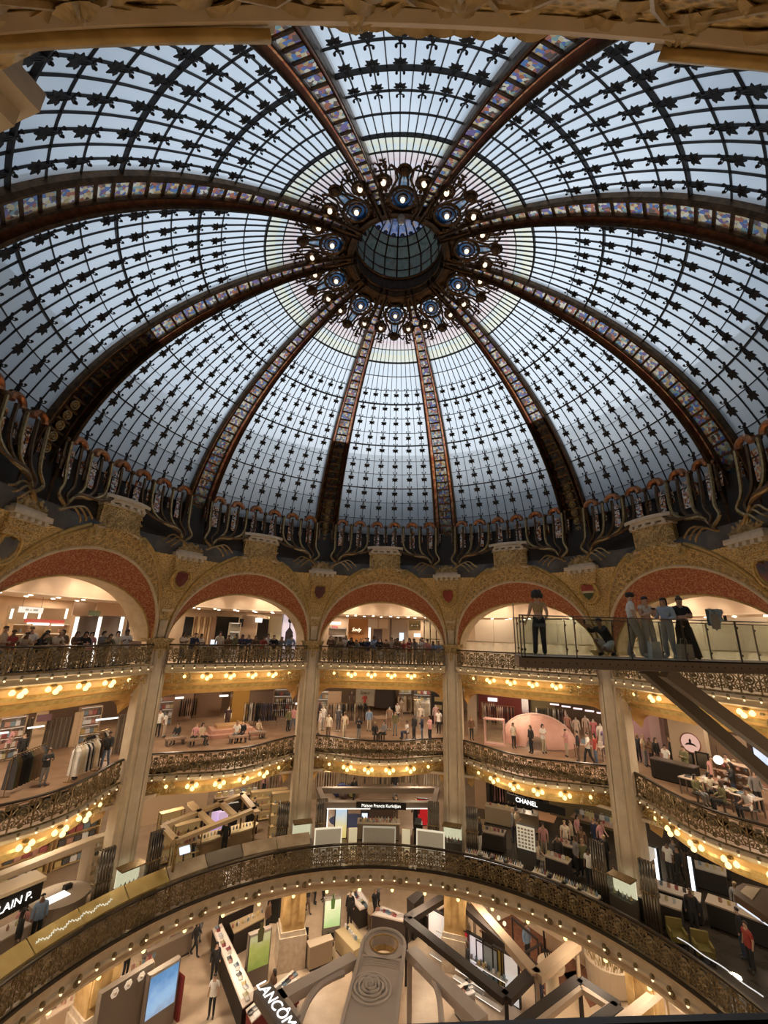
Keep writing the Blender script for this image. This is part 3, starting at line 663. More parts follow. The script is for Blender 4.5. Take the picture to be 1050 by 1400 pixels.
def striped():
    m = mat('shield_striped', (0.32, 0.07, 0.04), .6); nt = m.node_tree; N = nt.nodes.new
    tc = N('ShaderNodeTexCoord'); sp = N('ShaderNodeSeparateXYZ'); mr = N('ShaderNodeMapRange'); rp = N('ShaderNodeValToRGB')
    nt.links.new(tc.outputs['Object'], sp.inputs[0]); nt.links.new(sp.outputs['Z'], mr.inputs[0]); mr.inputs[1].default_value = zm(1.55); mr.inputs[2].default_value = zm(2.05)
    nt.links.new(mr.outputs[0], rp.inputs['Fac']); rp.color_ramp.interpolation = 'CONSTANT'; e = rp.color_ramp.elements
    e[0].color = (.05, .07, .03, 1); e[1].position = .42; e[1].color = (.55, .45, .30, 1); x = e.new(.58); x.color = (.32, .06, .04, 1)
    nt.links.new(rp.outputs['Color'], nt.nodes['Principled BSDF'].inputs['Base Color']); return m
SH[54] = ('red and green striped', striped())
for a in PIERS:
    nm, sm = SH.get(a, ('dull red', M['red']))
    r = empty('arcade_column', (0, 0, 0), -R_(a), 'tall cream column under the %s shield' % nm if a in SH else 'cream column beside the overhead arch', 'column', 'columns of the atrium')
    for n, me, m in pp:
        if m is None: me = me.copy(); me.materials[0] = sm
        inst(n, me, r)
# ground floor piers
b = MB(); b.prismf([(-.42 * S, 10.1 * S), (.42 * S, 10.1 * S), (.42 * S, 10.95 * S), (-.42 * S, 10.95 * S)], lambda x, y, k: (x, y, zm(-11.0) if k == 0 else zm(-8.7)))
for s in (-1, 1): b.box(U(s * .27, 10.08, -9.8), (.2 * S, .05 * S, 1.9 * S))
gp1 = b.mesh('pier_shaft', M['pier'])
b = MB(); b.prismf([(-.52 * S, 10.0 * S), (.52 * S, 10.0 * S), (.52 * S, 11.05 * S), (-.52 * S, 11.05 * S)], lambda x, y, k: (x, y, 0 if k == 0 else zm(-11.15)))
b.prismf([(-.47 * S, 10.05 * S), (.47 * S, 10.05 * S), (.47 * S, 11.0 * S), (-.47 * S, 11.0 * S)], lambda x, y, k: (x, y, zm(-11.15) if k == 0 else zm(-11.0)))
gp2 = b.mesh('marble_base', M['marble'])
for a in PIERS[:6]:
    r = empty('ground_pier', (0, 0, 0), -R_(a), 'ochre marble pier on a grey marble base on the ground floor', 'pier', 'ground floor piers'); inst('pier_shaft', gp1, r); inst('marble_base', gp2, r)

# ---------------------------------------------------------------- balconies
def plan3(x): return 9.80 - .16 * math.cos(math.pi * x / 6.2)
def plan2(x): return 10.22 - .84 * (.5 + .5 * math.cos(math.pi * x / 2.95)) ** .8
LB_ = 2.86
def scroll_panel(w, h):
    """one ornamental iron panel, x across, z up, centred on x"""
    b = MB(); r = .022
    def spir(cx, cz, r0, sgn, st, turns=1.35, n=14):
        return [(cx + r0 * (1 - .75 * k / n) * math.cos(st + sgn * turns * 2 * math.pi * k / n), 0, cz + r0 * (1 - .75 * k / n) * math.sin(st + sgn * turns * 2 * math.pi * k / n)) for k in range(n + 1)]
    b.tube([(.17 * math.cos(k * math.pi / 6), -.02, h * .56 + .17 * math.sin(k * math.pi / 6)) for k in range(12)], .034, 5, True)
    for k in range(6):
        a = k * math.pi / 3; V, F = leaf_verts(.14, .045, .05); b.add([Vector((w_.x * math.cos(a) - w_.y * math.sin(a), -.03 - w_.z, h * .56 + w_.x * math.sin(a) + w_.y * math.cos(a))) for w_ in V], F)
    for s in (-1, 1):
        b.tube(spir(s * w * .36, h * .84, .10, s, math.pi / 2), r, 4); b.tube(spir(s * w * .36, h * .26, .13, -s, -math.pi / 2), r, 4)
        b.tube([(s * w * .36, 0, h * .94), (s * w * .22, 0, h * .75), (s * w * .45, 0, h * .56), (s * w * .25, 0, h * .38), (s * w * .36, 0, h * .13)], r * 1.2, 4)
        V, F = leaf_verts(.2, .06, .06); b.add([Vector((s * (w_.y + .03), -.02 - w_.z, h * .05 + w_.x)) for w_ in V], F if s > 0 else [tuple(reversed(f)) for f in F])
        b.ball((s * w * .36, -.02, h * .26), .035, 5, 4); b.ball((s * w * .36, -.02, h * .84), .03, 5, 4)
    for k in range(3):
        for s in (-1, 1):
            V, F = leaf_verts(.17, .05, .05); a = 1.57 + s * (.5 + .5 * k); b.add([Vector((s * w * .18 + w_.x * math.cos(a) - w_.y * math.sin(a), -.02 - w_.z, h * (.2 + .3 * k) + w_.x * math.sin(a) + w_.y * math.cos(a))) for w_ in V], F)
    b.box((-w / 2, 0, h / 2), (.045, .04, h)); b.box((0, .02, h * .5), (w, .012, .03)); b.box((0, .02, h * .93), (w, .012, .03)); b.box((0, .02, h * .12), (w, .012, .03))
    V, F = leaf_verts(.16, .1, .07); b.add([Vector((w_.y, -.02 - w_.z, h * .02 + w_.x)) for w_ in V], F)
    return b
def curve_pts(plan, n, L=LB_): return [(-L + 2 * L * k / n, plan(-L + 2 * L * k / n)) for k in range(n + 1)]
def arclen_pts(plan, n, L=LB_):
    P = curve_pts(plan, 200, L); d = [0]
    for i in range(200): d.append(d[-1] + math.hypot(P[i + 1][0] - P[i][0], P[i + 1][1] - P[i][1]))
    out = []
    for k in range(n):
        s = d[-1] * (k + .5) / n; i = max(j for j in range(201) if d[j] <= s); i = min(i, 199); f = (s - d[i]) / (d[i + 1] - d[i])
        x = P[i][0] + f * (P[i + 1][0] - P[i][0]); y = P[i][1] + f * (P[i + 1][1] - P[i][1]); out.append((x, y, math.atan2(P[i + 1][1] - P[i][1], P[i + 1][0] - P[i][0])))
    return out, d[-1]
def sweep(plan, sec, L=LB_, n=28):
    """closed section (out, z) in drawing units carried along the plan curve"""
    b = MB(); m = len(sec)
    def q(u, v):
        x = -L + 2 * L * u; o, z = sec[round(v * m) % m]; return Vector(U(x, plan(x) + o, z))
    return b.grid(q, n, m)
BULB = MB(); BULB.ball((0, 0, 0), .038, 7, 5); bulb_me = BULB.mesh('bulb', M['bulb'])
CUPB = MB(); CUPB.lathe([(.02, .10), (.05, .09), (.075, .03), (.065, -.01), (.03, -.03)], n=8); cup_me = CUPB.mesh('bulb_holder', M['railing'])
NPAN = 12
def balustrade(plan, zf, zr, name):
    """parts shared by all bays of a level"""
    pts, ln = arclen_pts(plan, NPAN); w = ln * S / NPAN; h = (zr - zf) * S - .12
    pan = scroll_panel(w, h).mesh('scroll_panel', M['railing'])
    rail = sweep(plan, [(-.05, zr - .03), (-.05, zr + .015), (0, zr + .03), (.05, zr + .015), (.05, zr - .03)]).mesh('handrail', M['darkrail'])
    low = sweep(plan, [(-.04, zf), (-.04, zf + .06), (.03, zf + .06), (.03, zf)]).mesh('bottom_rail', M['railing'])
    return pan, rail, low, pts, zf
B3 = balustrade(plan3, -1.28, -.57, '3'); B2 = balustrade(plan2, -5.06, -4.33, '2')
def put_balustrade(Bd, a, label, group, plan, zb):
    pan, rail, low, pts, zf = Bd; o0 = Vector(U(0, 9.8, zf)); r = empty('balustrade', rotv(o0, a), -R_(a), label, 'balustrade', group)
    if a == 180: rail = sweep(lambda x: plan(x) + .055 * x - .040, [(-.006, zf + .719), (-.006, zf + .728), (.006, zf + .728), (.006, zf + .719)]).mesh('handrail', M['darkrail'])
    inst('handrail', rail, r, -o0); inst('bottom_rail', low, r, -o0)
    for x, y, t in pts: inst('scroll_panel', pan, r, Vector(U(x, y, zf + .06)) - o0, (0, 0, t), (1, 1, .8) if a == 180 else None)
    q, _ = arclen_pts(plan, 15)
    for x, y, t in q:
        hl = inst('bulb_holder', cup_me, r, Vector(U(x, y - .10, zb)) - o0); inst('bulb', bulb_me, hl, (0, -.02, -.06))
def fascia(plan, zt, segs, drop, L, corner=.75):
    """cornice and soffit under a balcony; segs = (out, z, material index); the last edges round down at the columns"""
    b = MB(); m = len(segs) - 1
    def q(u, v):
        x = -L + 2 * L * u; j = round(v * m); o, z, _ = segs[j]; k = max(0.0, (abs(x) - (L - corner)) / corner)
        d = drop * (1 - math.sqrt(max(0, 1 - k * k))); f = max(0.0, (j - m + 2) / 2) if j > m - 2 else 0.0
        return Vector(U(x, plan(x) + o, z - d * f))
    b.grid(q, 48, m, mfn=lambda i, j: segs[j + 1][2]); return b
SEG3 = [(0.05, -1.26, 0), (-.12, -1.28, 0), (-.12, -1.36, 0), (-.02, -1.40, 0), (.02, -1.50, 0), (-.04, -1.54, 0), (.12, -1.60, 0), (.30, -1.66, 1), (.38, -1.86, 1), (.34, -1.90, 2), (.40, -1.98, 2), (.46, -2.06, 1), (.55, -2.10, 1), (.62, -2.24, 2), (.70, -2.40, 1), (1.1, -2.42, 1)]
SEG2 = [(0.05, -5.04, 0), (-.12, -5.06, 0), (-.12, -5.13, 0), (0, -5.17, 0), (.04, -5.24, 0), (.14, -5.30, 0), (.24, -5.36, 1), (.30, -5.52, 1), (.30, -5.60, 2), (.36, -5.74, 2), (.42, -5.80, 1), (.9, -5.82, 1)]
F3 = fascia(plan3, 0, SEG3, .55, 2.90).mesh('fascia', [M['cream'], M['soffit'], M['goldplain']], smooth=False)
F2 = fascia(plan2, 0, SEG2, .55, 2.90).mesh('fascia', [M['cream'], M['soffit'], M['goldplain']], smooth=False)
def corner_scrolls(plan, zc, m='gold'):
    b = MB(); r_ = random.Random(9)
    for s in (-1, 1):
        for k in range(16):
            x = s * (2.8 - 1.0 * r_.random()); z = zc - .05 - .30 * r_.random(); V, F = leaf_verts(.24, .07, .06); an = r_.uniform(0, 6.28); p = Vector(U(x, plan(x) + .08, z))
            b.add([p + Vector((w.x * math.cos(an) - w.y * math.sin(an), -w.z, w.x * math.sin(an) + w.y * math.cos(an))) for w in V], F)
        for q_ in range(2):
            cx = s * (2.62 - .3 * q_); b.tube([Vector(U(cx + .12 * (1 - k / 20) * math.cos(k * .6), plan(cx) + .05, zc - .2 + .12 * (1 - k / 20) * math.sin(k * .6))) for k in range(16)], .025, 5)
    return b.mesh('scroll_relief', M[m])
SC3 = corner_scrolls(plan3, -1.62); SC2 = corner_scrolls(plan2, -5.30)
def lamp_cluster():
    out = []
    b = MB(); b.lathe([(.03, .20), (.10, .18), (.12, .12), (.05, .08)], n=10); out.append(('bracket', b, M['brass']))
    for k in range(3):
        a = R_(-90 + 80 * (k - 1)); p = Vector((.22 * math.cos(a), .16 * math.sin(a), .03 if k != 1 else -.07)); g = MB()
        g.lathe([(.03, .09), (.07, .05), (.105, -.01), (.095, -.07), (.05, -.11), (.0, -.12)], p, n=9); out.append(('glass_shade', g, M['lamp']))
    return out
LC = [(n, b.mesh(n, m)) for n, b, m in lamp_cluster()]
single_me = MB().ball((0, 0, 0), .085, 8, 6).mesh('glass_globe', M['lamp'])
PLACE3 = {-72: 'opposite the lit white pilasters', -36: 'of the gallery with the tall portrait poster', 0: 'of the gallery with the glowing script sign', 36: 'of the gallery screened with white sheeting', 72: 'behind the glass footbridge'}
PLACE2 = {-72: 'of the shop with grey curtains', -36: 'of the shop with the stepped pink podium', 0: 'of the open clothing floor', 36: 'of the shop with the pink tent', 72: 'of the cafe with the round sign'}
def level(Bd, F, SCr, plan, bays, PL, what, zl, ol, zb):
    for a in bays:
        pl = PL.get(a, 'of the %s near the overhead arch' % what)
        put_balustrade(Bd, a, 'wrought iron balustrade %s' % pl, '%s balustrades' % what, plan, zb)
        f = empty('balcony_fascia', (0, 0, 0), -R_(a), 'cream and golden moulded balcony front %s' % pl, 'balcony', '%s balcony fronts' % what); inst('fascia', F, f); inst('scroll_relief', SCr, f)
        for k in range(4):
            x = -1.35 + .9 * k; p = Vector(U(x, plan(x) + ol, zl)); l = empty('lamp_cluster', rotv(p, a), -R_(a), 'three petal glowing lamp under the balcony %s' % pl, 'lamp', 'lamps under the %s %s' % (what, pl))
            for n, me in LC: inst(n, me, l)
            pl_ = bpy.data.lights.new('lamp_light', 'POINT'); pl_.energy = 19; pl_.color = (1.0, .79, .52); pl_.shadow_soft_size = .15
            po = bpy.data.objects.new('lamp_light', pl_); C.objects.link(po); po.parent = l; po.location = (0, -.30, -.36)
        for s in (-1, 1):
            x = s * 2.15; p = rotv(Vector(U(x, plan(x) + ol - .02, zl + .02)), a); tag(inst('globe_lamp', single_me, None, p), 'small round glowing globe beside the lamps %s' % pl, 'lamp', 'globe lamps under the %s %s' % (what, pl))
level(B3, F3, SC3, plan3, [-72, -36, 0, 36, 72, 108, -108, 144, -144, 180], PLACE3, 'upper gallery', -1.74, .16, -1.36)
level(B2, F2, SC2, plan2, [-72, -36, 0, 36, 72, 108, -108, 144, -144, 180], PLACE2, 'middle gallery', -5.46, .10, -5.12)
# ring balcony of the first floor
RR = 8.56
def ringpt(r, ang, z): return PC(r, ang, z)
def ring_sweep(sec, a0, a1, n, r0=RR):
    b = MB(); m = len(sec)
    return b.grid(lambda u, v: PC(r0 + sec[round(v * m) % m][0], a0 + (a1 - a0) * u, sec[round(v * m) % m][1]), n, m)
rb = empty('ring_balustrade', (0, 0, zm(-8.4)), 0, 'long curved wrought iron balustrade of the lower ring balcony', 'balustrade')
O = (0, 0, zm(-8.4))
ring_sweep([(-.05, -7.72), (-.05, -7.67), (0, -7.655), (.05, -7.67), (.05, -7.72)], -110, 110, 110).build('handrail', M['darkrail'], rb, O)
ring_sweep([(-.04, -8.42), (-.04, -8.36), (.03, -8.36), (.03, -8.42)], -110, 110, 110).build('bottom_rail', M['railing'], rb, O)
NR = 72
wpan = RR * S * R_(220) / NR
rpan = scroll_panel(wpan, .64 * S - .04).mesh('scroll_panel', M['railing'])
for k in range(NR):
    an = -110 + 220 * (k + .5) / NR; inst('scroll_panel', rpan, rb, PC(RR, an, -8.36) - Vector(O), (0, 0, -R_(an)))
    hl = inst('bulb_holder', cup_me, rb, PC(RR - .14, an, -8.72) - Vector(O), None, 1.25); inst('bulb', bulb_me, hl, (0, 0, -.06))
orn = MB(); orn.ball((0, 0, 0), .12, 7, 5, sq=(1, .6, 1.2)); orn.tube([(.17 * math.cos(k), -.02, .17 * math.sin(k)) for k in [2 * math.pi * i / 10 for i in range(10)]], .03, 5, True); orn_me = orn.mesh('boss', M['railing'])
for k in range(18):
    an = -102 + 12 * k; inst('boss', orn_me, rb, PC(RR - .12, an, -8.78) - Vector(O), (0, 0, -R_(an)), .72)
SEGR = [(.02, -8.36, 0), (-.10, -8.38, 3), (-.10, -8.45, 3), (-.02, -8.55, 0), (.0, -8.72, 0), (-.08, -8.76, 0), (-.08, -8.84, 0), (.06, -8.90, 1), (.10, -9.0, 1), (.04, -9.04, 0), (.12, -9.16, 0), (.35, -9.22, 1), (.8, -9.22, 1)]
b = MB(); b.grid(lambda u, v: PC(RR + SEGR[round(v * 12)][0], -115 + 230 * u, SEGR[round(v * 12)][1]), 110, 12, mfn=lambda i, j: SEGR[j + 1][2])
rf = b.build('ring_balcony', [M['cream'], M['panel_beige'], M['goldplain'], M['darkrail']]); tag(rf, 'curved cream moulded front of the lower ring balcony', 'balcony')
for k in range(24):
    an = -92 + 8 * k; tag(inst('soffit_globe', single_me, None, PC(RR + .3, an, -9.28)), 'round glowing lamp under the lower ring balcony', 'lamp', 'globe lamps under the ring balcony')
# slabs
def annulus(name, r0, r1, z0, z1, m, label, n=90):
    b = MB(); b.lathe([(r0 * S, zm(z0)), (r0 * S, zm(z1)), (r1 * S, zm(z1)), (r1 * S, zm(z0)), (r0 * S, zm(z0))], n=n)
    return tag(b.build(name, m), label, kind='structure')
annulus('floor_upper_gallery', 10.25, 25, -1.5, -1.32, M['slab'], 'pale floor of the upper gallery')
annulus('floor_middle_gallery', 10.6, 25, -5.3, -5.10, M['wood'], 'pale floor of the middle gallery')
annulus('floor_ring', 8.6, 25, -8.7, -8.45, M['stone'], 'stone floor of the lower ring balcony')
for a in BAYS:                # balcony floors out to the balustrade
    for nm, pl, z in (('floor_balcony_upper', plan3, -1.32), ('floor_balcony_middle', plan2, -5.10)):
        b = MB(); b.grid(lambda u, v: Vector(U(-3.3 + 6.6 * u, pl(max(-2.86, min(2.86, -3.3 + 6.6 * u))) * (1 - v) + 11.3 * v, z)), 24, 1)
        o = b.build(nm, M['wood'] if 'middle' in nm else M['slab']); o.rotation_euler.z = -R_(a); tag(o, 'pale balcony floor behind the iron balustrade', kind='structure')
b = MB(); b.lathe([(.01, 0), (25 * S, 0)], n=64); tag(b.build('floor', M['slab']), 'pale stone ground floor', kind='structure')
annulus('ceiling_upper_front', 10.6, 12.6, 1.95, 2.05, M['ceil'], 'high ceiling strip of the upper gallery')
annulus('ceiling_bulkhead', 12.6, 12.75, 1.05, 2.05, M['panel_beige'], 'beige ceiling bulkhead washed by downlights')
annulus('ceiling_upper', 12.6, 25, 1.0, 1.06, M['ceil'], 'lower ceiling of the upper gallery')
annulus('ceiling_middle', 10.8, 25, -2.35, -2.25, M['ceil'], 'ceiling of the middle gallery')
annulus('ceiling_first', 10.7, 25, -5.8, -5.7, M['ceil'], 'ceiling of the first floor')
annulus('ceiling_ground', 8.9, 25, -9.2, -9.1, M['ceil'], 'ceiling of the ground floor')
b = MB(); b.lathe([(25 * S, -.1), (25 * S, zm(3.6))], n=64); tag(b.build('wall_outer', M['panel_beige']), 'outer wall of the hall', kind='structure')

def backwall(name, r, z0, z1, a0, a1, m, label):
    b = MB(); b.grid(lambda u, v: PC(r, a0 + (a1 - a0) * u, z0 + (z1 - z0) * v), 8, 1); return tag(b.build(name, m), label, kind='structure')
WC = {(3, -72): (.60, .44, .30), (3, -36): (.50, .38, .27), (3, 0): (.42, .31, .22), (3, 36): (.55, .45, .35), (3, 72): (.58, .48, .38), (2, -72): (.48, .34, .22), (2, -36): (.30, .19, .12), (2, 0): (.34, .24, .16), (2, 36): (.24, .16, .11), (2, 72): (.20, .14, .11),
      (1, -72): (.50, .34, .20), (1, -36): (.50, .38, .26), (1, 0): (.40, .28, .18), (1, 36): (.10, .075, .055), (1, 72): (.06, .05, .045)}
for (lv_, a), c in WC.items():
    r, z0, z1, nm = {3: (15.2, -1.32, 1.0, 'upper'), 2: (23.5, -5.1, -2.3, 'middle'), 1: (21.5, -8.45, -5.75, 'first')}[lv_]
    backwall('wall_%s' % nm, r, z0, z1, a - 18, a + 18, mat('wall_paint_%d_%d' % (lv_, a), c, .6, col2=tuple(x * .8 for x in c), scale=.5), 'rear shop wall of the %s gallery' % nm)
# ---------------------------------------------------------------- shop lighting: recessed downlights in the gallery ceilings
spot_me = MB().lathe([(.0, -.005), (.07, -.005), (.085, -.02), (.095, 0)], n=10).mesh('downlight', [M['spot']])
def arealight(p, size, energy, col=(1.0, .80, .58), rot=(0, 0, 0), spread=None):
    l = bpy.data.lights.new('shop_light', 'AREA'); l.shape = 'DISK'; l.size = size; l.energy = energy; l.color = col
    if spread: l.spread = spread
    o = bpy.data.objects.new('shop_light', l); C.objects.link(o); o.location = p; o.rotation_euler = rot; return o
for a in (-108, -72, -36, 0, 36, 72, 108):
    for x in (-1.8, 1.8):
        arealight(rotv(Vector(U(x, 11.4, 1.90)), a), .5, 110)
        arealight(rotv(Vector(U(x * 1.3, 14.2, .95)), a), .5, 80)
        arealight(rotv(Vector(U(x, 12.0, -2.40)), a), .5, 110)
        arealight(rotv(Vector(U(x * 1.3, 14.8, -2.40)), a), .5, 100)
        arealight(rotv(Vector(U(x * 1.6, 18.5, -2.40)), a), .6, 110)
        arealight(rotv(Vector(U(x * 1.6, 18.5, -5.85)), a), .6, 60 if a > 0 else 100)
        arealight(rotv(Vector(U(x, 12.0, -5.85)), a), .5, 45 if a > 0 else 90)
        arealight(rotv(Vector(U(x * 1.3, 15.2, -5.85)), a), .5, 40 if a > 0 else 80)
        arealight(rotv(Vector(U(x, 9.6, -9.30)), a), .5, 110)
        arealight(rotv(Vector(U(x * 1.3, 12.6, -9.30)), a), .5, 90)
# ---------------------------------------------------------------- people: skeleton -> one continuous skin, clothes are offset shells of it
def joints(**k):
    J = dict(pelvis=(0, 0, .95), spine=(0, .01, 1.13), chest=(0, .0, 1.32), neck=(0, .01, 1.47), head=(0, -.015, 1.57), crown=(0, .0, 1.645), nose=(0, -.105, 1.565))
    for s, n in ((-1, 'l'), (1, 'r')):
        J.update({n + 'sh': (s * .165, .01, 1.395), n + 'el': (s * .225, .03, 1.12), n + 'wr': (s * .235, -.04, .89), n + 'ha': (s * .235, -.065, .815),
                  n + 'hip': (s * .085, 0, .90), n + 'kn': (s * .095, -.02, .50), n + 'an': (s * .10, .02, .085), n + 'to': (s * .115, -.13, .035)})
    J.update(k); return J
def shift(J, names, d):
    for n in names: J[n] = tuple(a + b for a, b in zip(J[n], d))
    return J
UPPER = ['spine', 'chest', 'neck', 'head', 'crown', 'nose', 'lsh', 'rsh', 'lel', 'rel', 'lwr', 'rwr', 'lha', 'rha']
RADII = dict(pelvis=.135, spine=.118, chest=.132, neck=.052, head=.088, crown=.066, nose=.014, sh=.066, el=.043, wr=.029, ha=.033, hip=.092, kn=.058, an=.04, to=.036)
BONES = [('pelvis', 'spine', 'torso'), ('spine', 'chest', 'torso'), ('chest', 'neck', 'neck'), ('neck', 'head', 'head'), ('head', 'crown', 'head'), ('head', 'nose', 'head')]
for n in 'lr': BONES += [('chest', n + 'sh', 'torso'), (n + 'sh', n + 'el', 'uarm'), (n + 'el', n + 'wr', 'farm'), (n + 'wr', n + 'ha', 'hand'), ('pelvis', n + 'hip', 'hips'), (n + 'hip', n + 'kn', 'thigh'), (n + 'kn', n + 'an', 'shin'), (n + 'an', n + 'to', 'foot')]
POSE = {}
POSE['stand'] = joints()
POSE['walk'] = joints(lkn=(-.09, -.16, .52), lan=(-.09, -.22, .09), lto=(-.10, -.37, .05), rkn=(.09, .05, .50), ran=(.10, .26, .13), rto=(.11, .14, .03), lel=(-.22, .12, 1.13), lwr=(-.21, .12, .9), lha=(-.21, .11, .82), rel=(.22, -.06, 1.13), rwr=(.21, -.22, .98), rha=(.21, -.28, .93))
POSE['lean'] = joints(spine=(0, -.06, 1.11), chest=(0, -.16, 1.27), neck=(0, -.22, 1.40), head=(0, -.27, 1.49), crown=(0, -.27, 1.57), nose=(0, -.36, 1.475), lsh=(-.17, -.18, 1.33), rsh=(.17, -.18, 1.33), lel=(-.25, -.26, 1.08), rel=(.25, -.26, 1.08), lwr=(-.08, -.44, 1.09), rwr=(.08, -.44, 1.09), lha=(-.01, -.47, 1.08), rha=(.01, -.46, 1.11))
POSE['phone'] = joints(lel=(-.22, -.05, 1.13), lwr=(-.10, -.26, 1.20), lha=(-.05, -.31, 1.24), rel=(.22, -.05, 1.13), rwr=(.08, -.26, 1.20), rha=(.03, -.31, 1.24), head=(0, -.03, 1.56), crown=(0, -.035, 1.64), nose=(0, -.11, 1.535))
POSE['cross'] = joints(lel=(-.23, -.05, 1.12), lwr=(.02, -.20, 1.15), lha=(.10, -.18, 1.17), rel=(.23, -.05, 1.12), rwr=(-.02, -.22, 1.11), rha=(-.10, -.20, 1.10))
_s = joints(); shift(_s, UPPER + ['pelvis', 'lhip', 'rhip'], (0, 0, -.45))
for n, s in (('l', -1), ('r', 1)): _s.update({n + 'kn': (s * .11, -.42, .48), n + 'an': (s * .11, -.38, .085), n + 'to': (s * .12, -.53, .035), n + 'wr': (s * .15, -.28, .60), n + 'ha': (s * .12, -.35, .60), n + 'el': (s * .22, -.03, .70)})
POSE['sit'] = _s
# individual poses on the footbridge
POSE['hero_look'] = joints(rel=(.25, .06, 1.13), rwr=(.33, .0, .93), rha=(.36, -.03, .86), lel=(-.24, .05, 1.13), lwr=(-.20, -.07, .95), lha=(-.17, -.11, .92), rkn=(.12, .02, .5), ran=(.15, .10, .085), rto=(.17, -.05, .035))
_c = joints(); shift(_c, UPPER + ['pelvis', 'lhip', 'rhip'], (0, .10, -.62))
_c.update(dict(spine=(0, .05, .50), chest=(0, -.10, .67), neck=(0, -.17, .80), head=(0, -.20, .90), crown=(0, -.19, .975), nose=(0, -.30, .89), lsh=(-.17, -.12, .74), rsh=(.17, -.12, .74), lel=(-.20, -.34, .66), lwr=(-.10, -.50, .78), lha=(-.06, -.56, .82), rel=(.22, -.32, .62), rwr=(.12, -.50, .76), rha=(.07, -.56, .80),
               lhip=(-.09, .08, .30), rhip=(.09, .08, .30), lkn=(-.14, -.30, .44), lan=(-.12, -.06, .085), lto=(-.14, -.20, .035), rkn=(.12, -.28, .20), ran=(.11, .10, .12), rto=(.12, .02, .03)))
POSE['hero_crouch'] = _c
POSE['hero_stride'] = joints(lkn=(-.12, -.12, .51), lan=(-.14, -.10, .085), lto=(-.18, -.24, .035), rkn=(.12, .04, .50), ran=(.15, .16, .085), rto=(.17, .02, .035), lel=(-.24, .02, 1.13), lwr=(-.20, -.10, .92), lha=(-.19, -.13, .85), rel=(.24, .06, 1.13), rwr=(.16, -.10, .98), rha=(.13, -.15, .95))
POSE['hero_phone'] = dict(POSE['phone']); POSE['hero_phone'].update(lan=(-.15, .02, .085), lto=(-.18, -.12, .035), lkn=(-.12, -.02, .5), ran=(.14, .02, .085), rto=(.17, -.12, .035), rkn=(.12, -.03, .5))
POSE['hero_cross'] = dict(POSE['cross']); POSE['hero_cross'].update(rkn=(.13, -.05, .5), ran=(.19, -.03, .085), rto=(.24, -.16, .035))
POSE['hero_talk'] = joints(lel=(-.23, -.02, 1.12), lwr=(-.14, -.22, 1.10), lha=(-.09, -.28, 1.12), rel=(.23, .0, 1.12), rwr=(.10, -.20, 1.05), rha=(.03, -.25, 1.04), rkn=(.10, -.07, .5), ran=(.14, -.02, .085))
def skin_objects():
    out = {}
    for nm, J in POSE.items():
        hero = nm.startswith('hero'); names = list(J); P = [Vector(J[n]) for n in names]; rr = [RADII.get(n, RADII.get(n[1:], .03)) for n in names]
        E = [(names.index(a), names.index(b)) for a, b, _ in BONES]; bones = list(BONES)
        if hero:                       # five fingers on each hand, ears
            for s in 'lr':
                w = Vector(J[s + 'wr']); h = Vector(J[s + 'ha']); d = (h - w).normalized(); side = d.cross(Vector((0, -1, .3))).normalized(); up_ = side.cross(d); hi = names.index(s + 'ha')
                sg = 1 if side.dot(Vector((0, -1, 0))) > 0 else -1
                for f, (lat, ln) in enumerate(((-.030, .060), (-.010, .072), (.010, .068), (.030, .052))):
                    k1 = h + d * .045 + side * lat; k2 = k1 + d * ln * .55 + up_ * .012; k3 = k2 + d * ln * .4 + up_ * .03
                    i0 = len(P); P += [k1, k2, k3]; rr += [.0095, .009, .0075]; E += [(hi, i0), (i0, i0 + 1), (i0 + 1, i0 + 2)]
                t1 = h + side * (-.04 * sg) + d * .005; t2 = t1 + d * .035 + side * (-.022 * sg) + up_ * .01; i0 = len(P); P += [t1, t2]; rr += [.0115, .009]; E += [(hi, i0), (i0, i0 + 1)]
            hi = names.index('head'); hd = Vector(J['head'])
            for s in (-1, 1): P.append(hd + Vector((s * .086, .015, 0))); rr.append(.018); E.append((hi, len(P) - 1))
        me = bpy.data.meshes.new('sk'); me.from_pydata(P, E, []); o = bpy.data.objects.new('sk', me); C.objects.link(o)
        sk = o.modifiers.new('skin', 'SKIN'); sk.use_smooth_shade = True; sk.branch_smoothing = .6
        for i, v in enumerate(me.skin_vertices[0].data): v.radius = (rr[i], rr[i]); v.use_root = (i == 0)
        ss = o.modifiers.new('sub', 'SUBSURF'); ss.levels = 2 if hero else 1
        out[nm] = o
    dg = bpy.context.evaluated_depsgraph_get(); dg.update(); res = {}
    for nm, o in out.items(): res[nm] = bpy.data.meshes.new_from_object(o.evaluated_get(dg))
    for o in out.values(): bpy.data.objects.remove(o)
    return res
def seg_dist(p, a, b):
    ab = b - a; t = max(0, min(1, (p - a).dot(ab) / max(1e-9, ab.dot(ab)))); return (p - a - ab * t).length
SKINS = skin_objects(); CLOTH = {}
def regions(me, J):
    bl = [(Vector(J[a]), Vector(J[b]), g, RADII.get(a, RADII.get(a[1:], .05))) for a, b, g in BONES]
    return [(tuple(p.vertices), p.center.copy(), min(bl, key=lambda q: seg_dist(p.center, q[0], q[1]) - q[3] * .5)) for p in me.polygons]
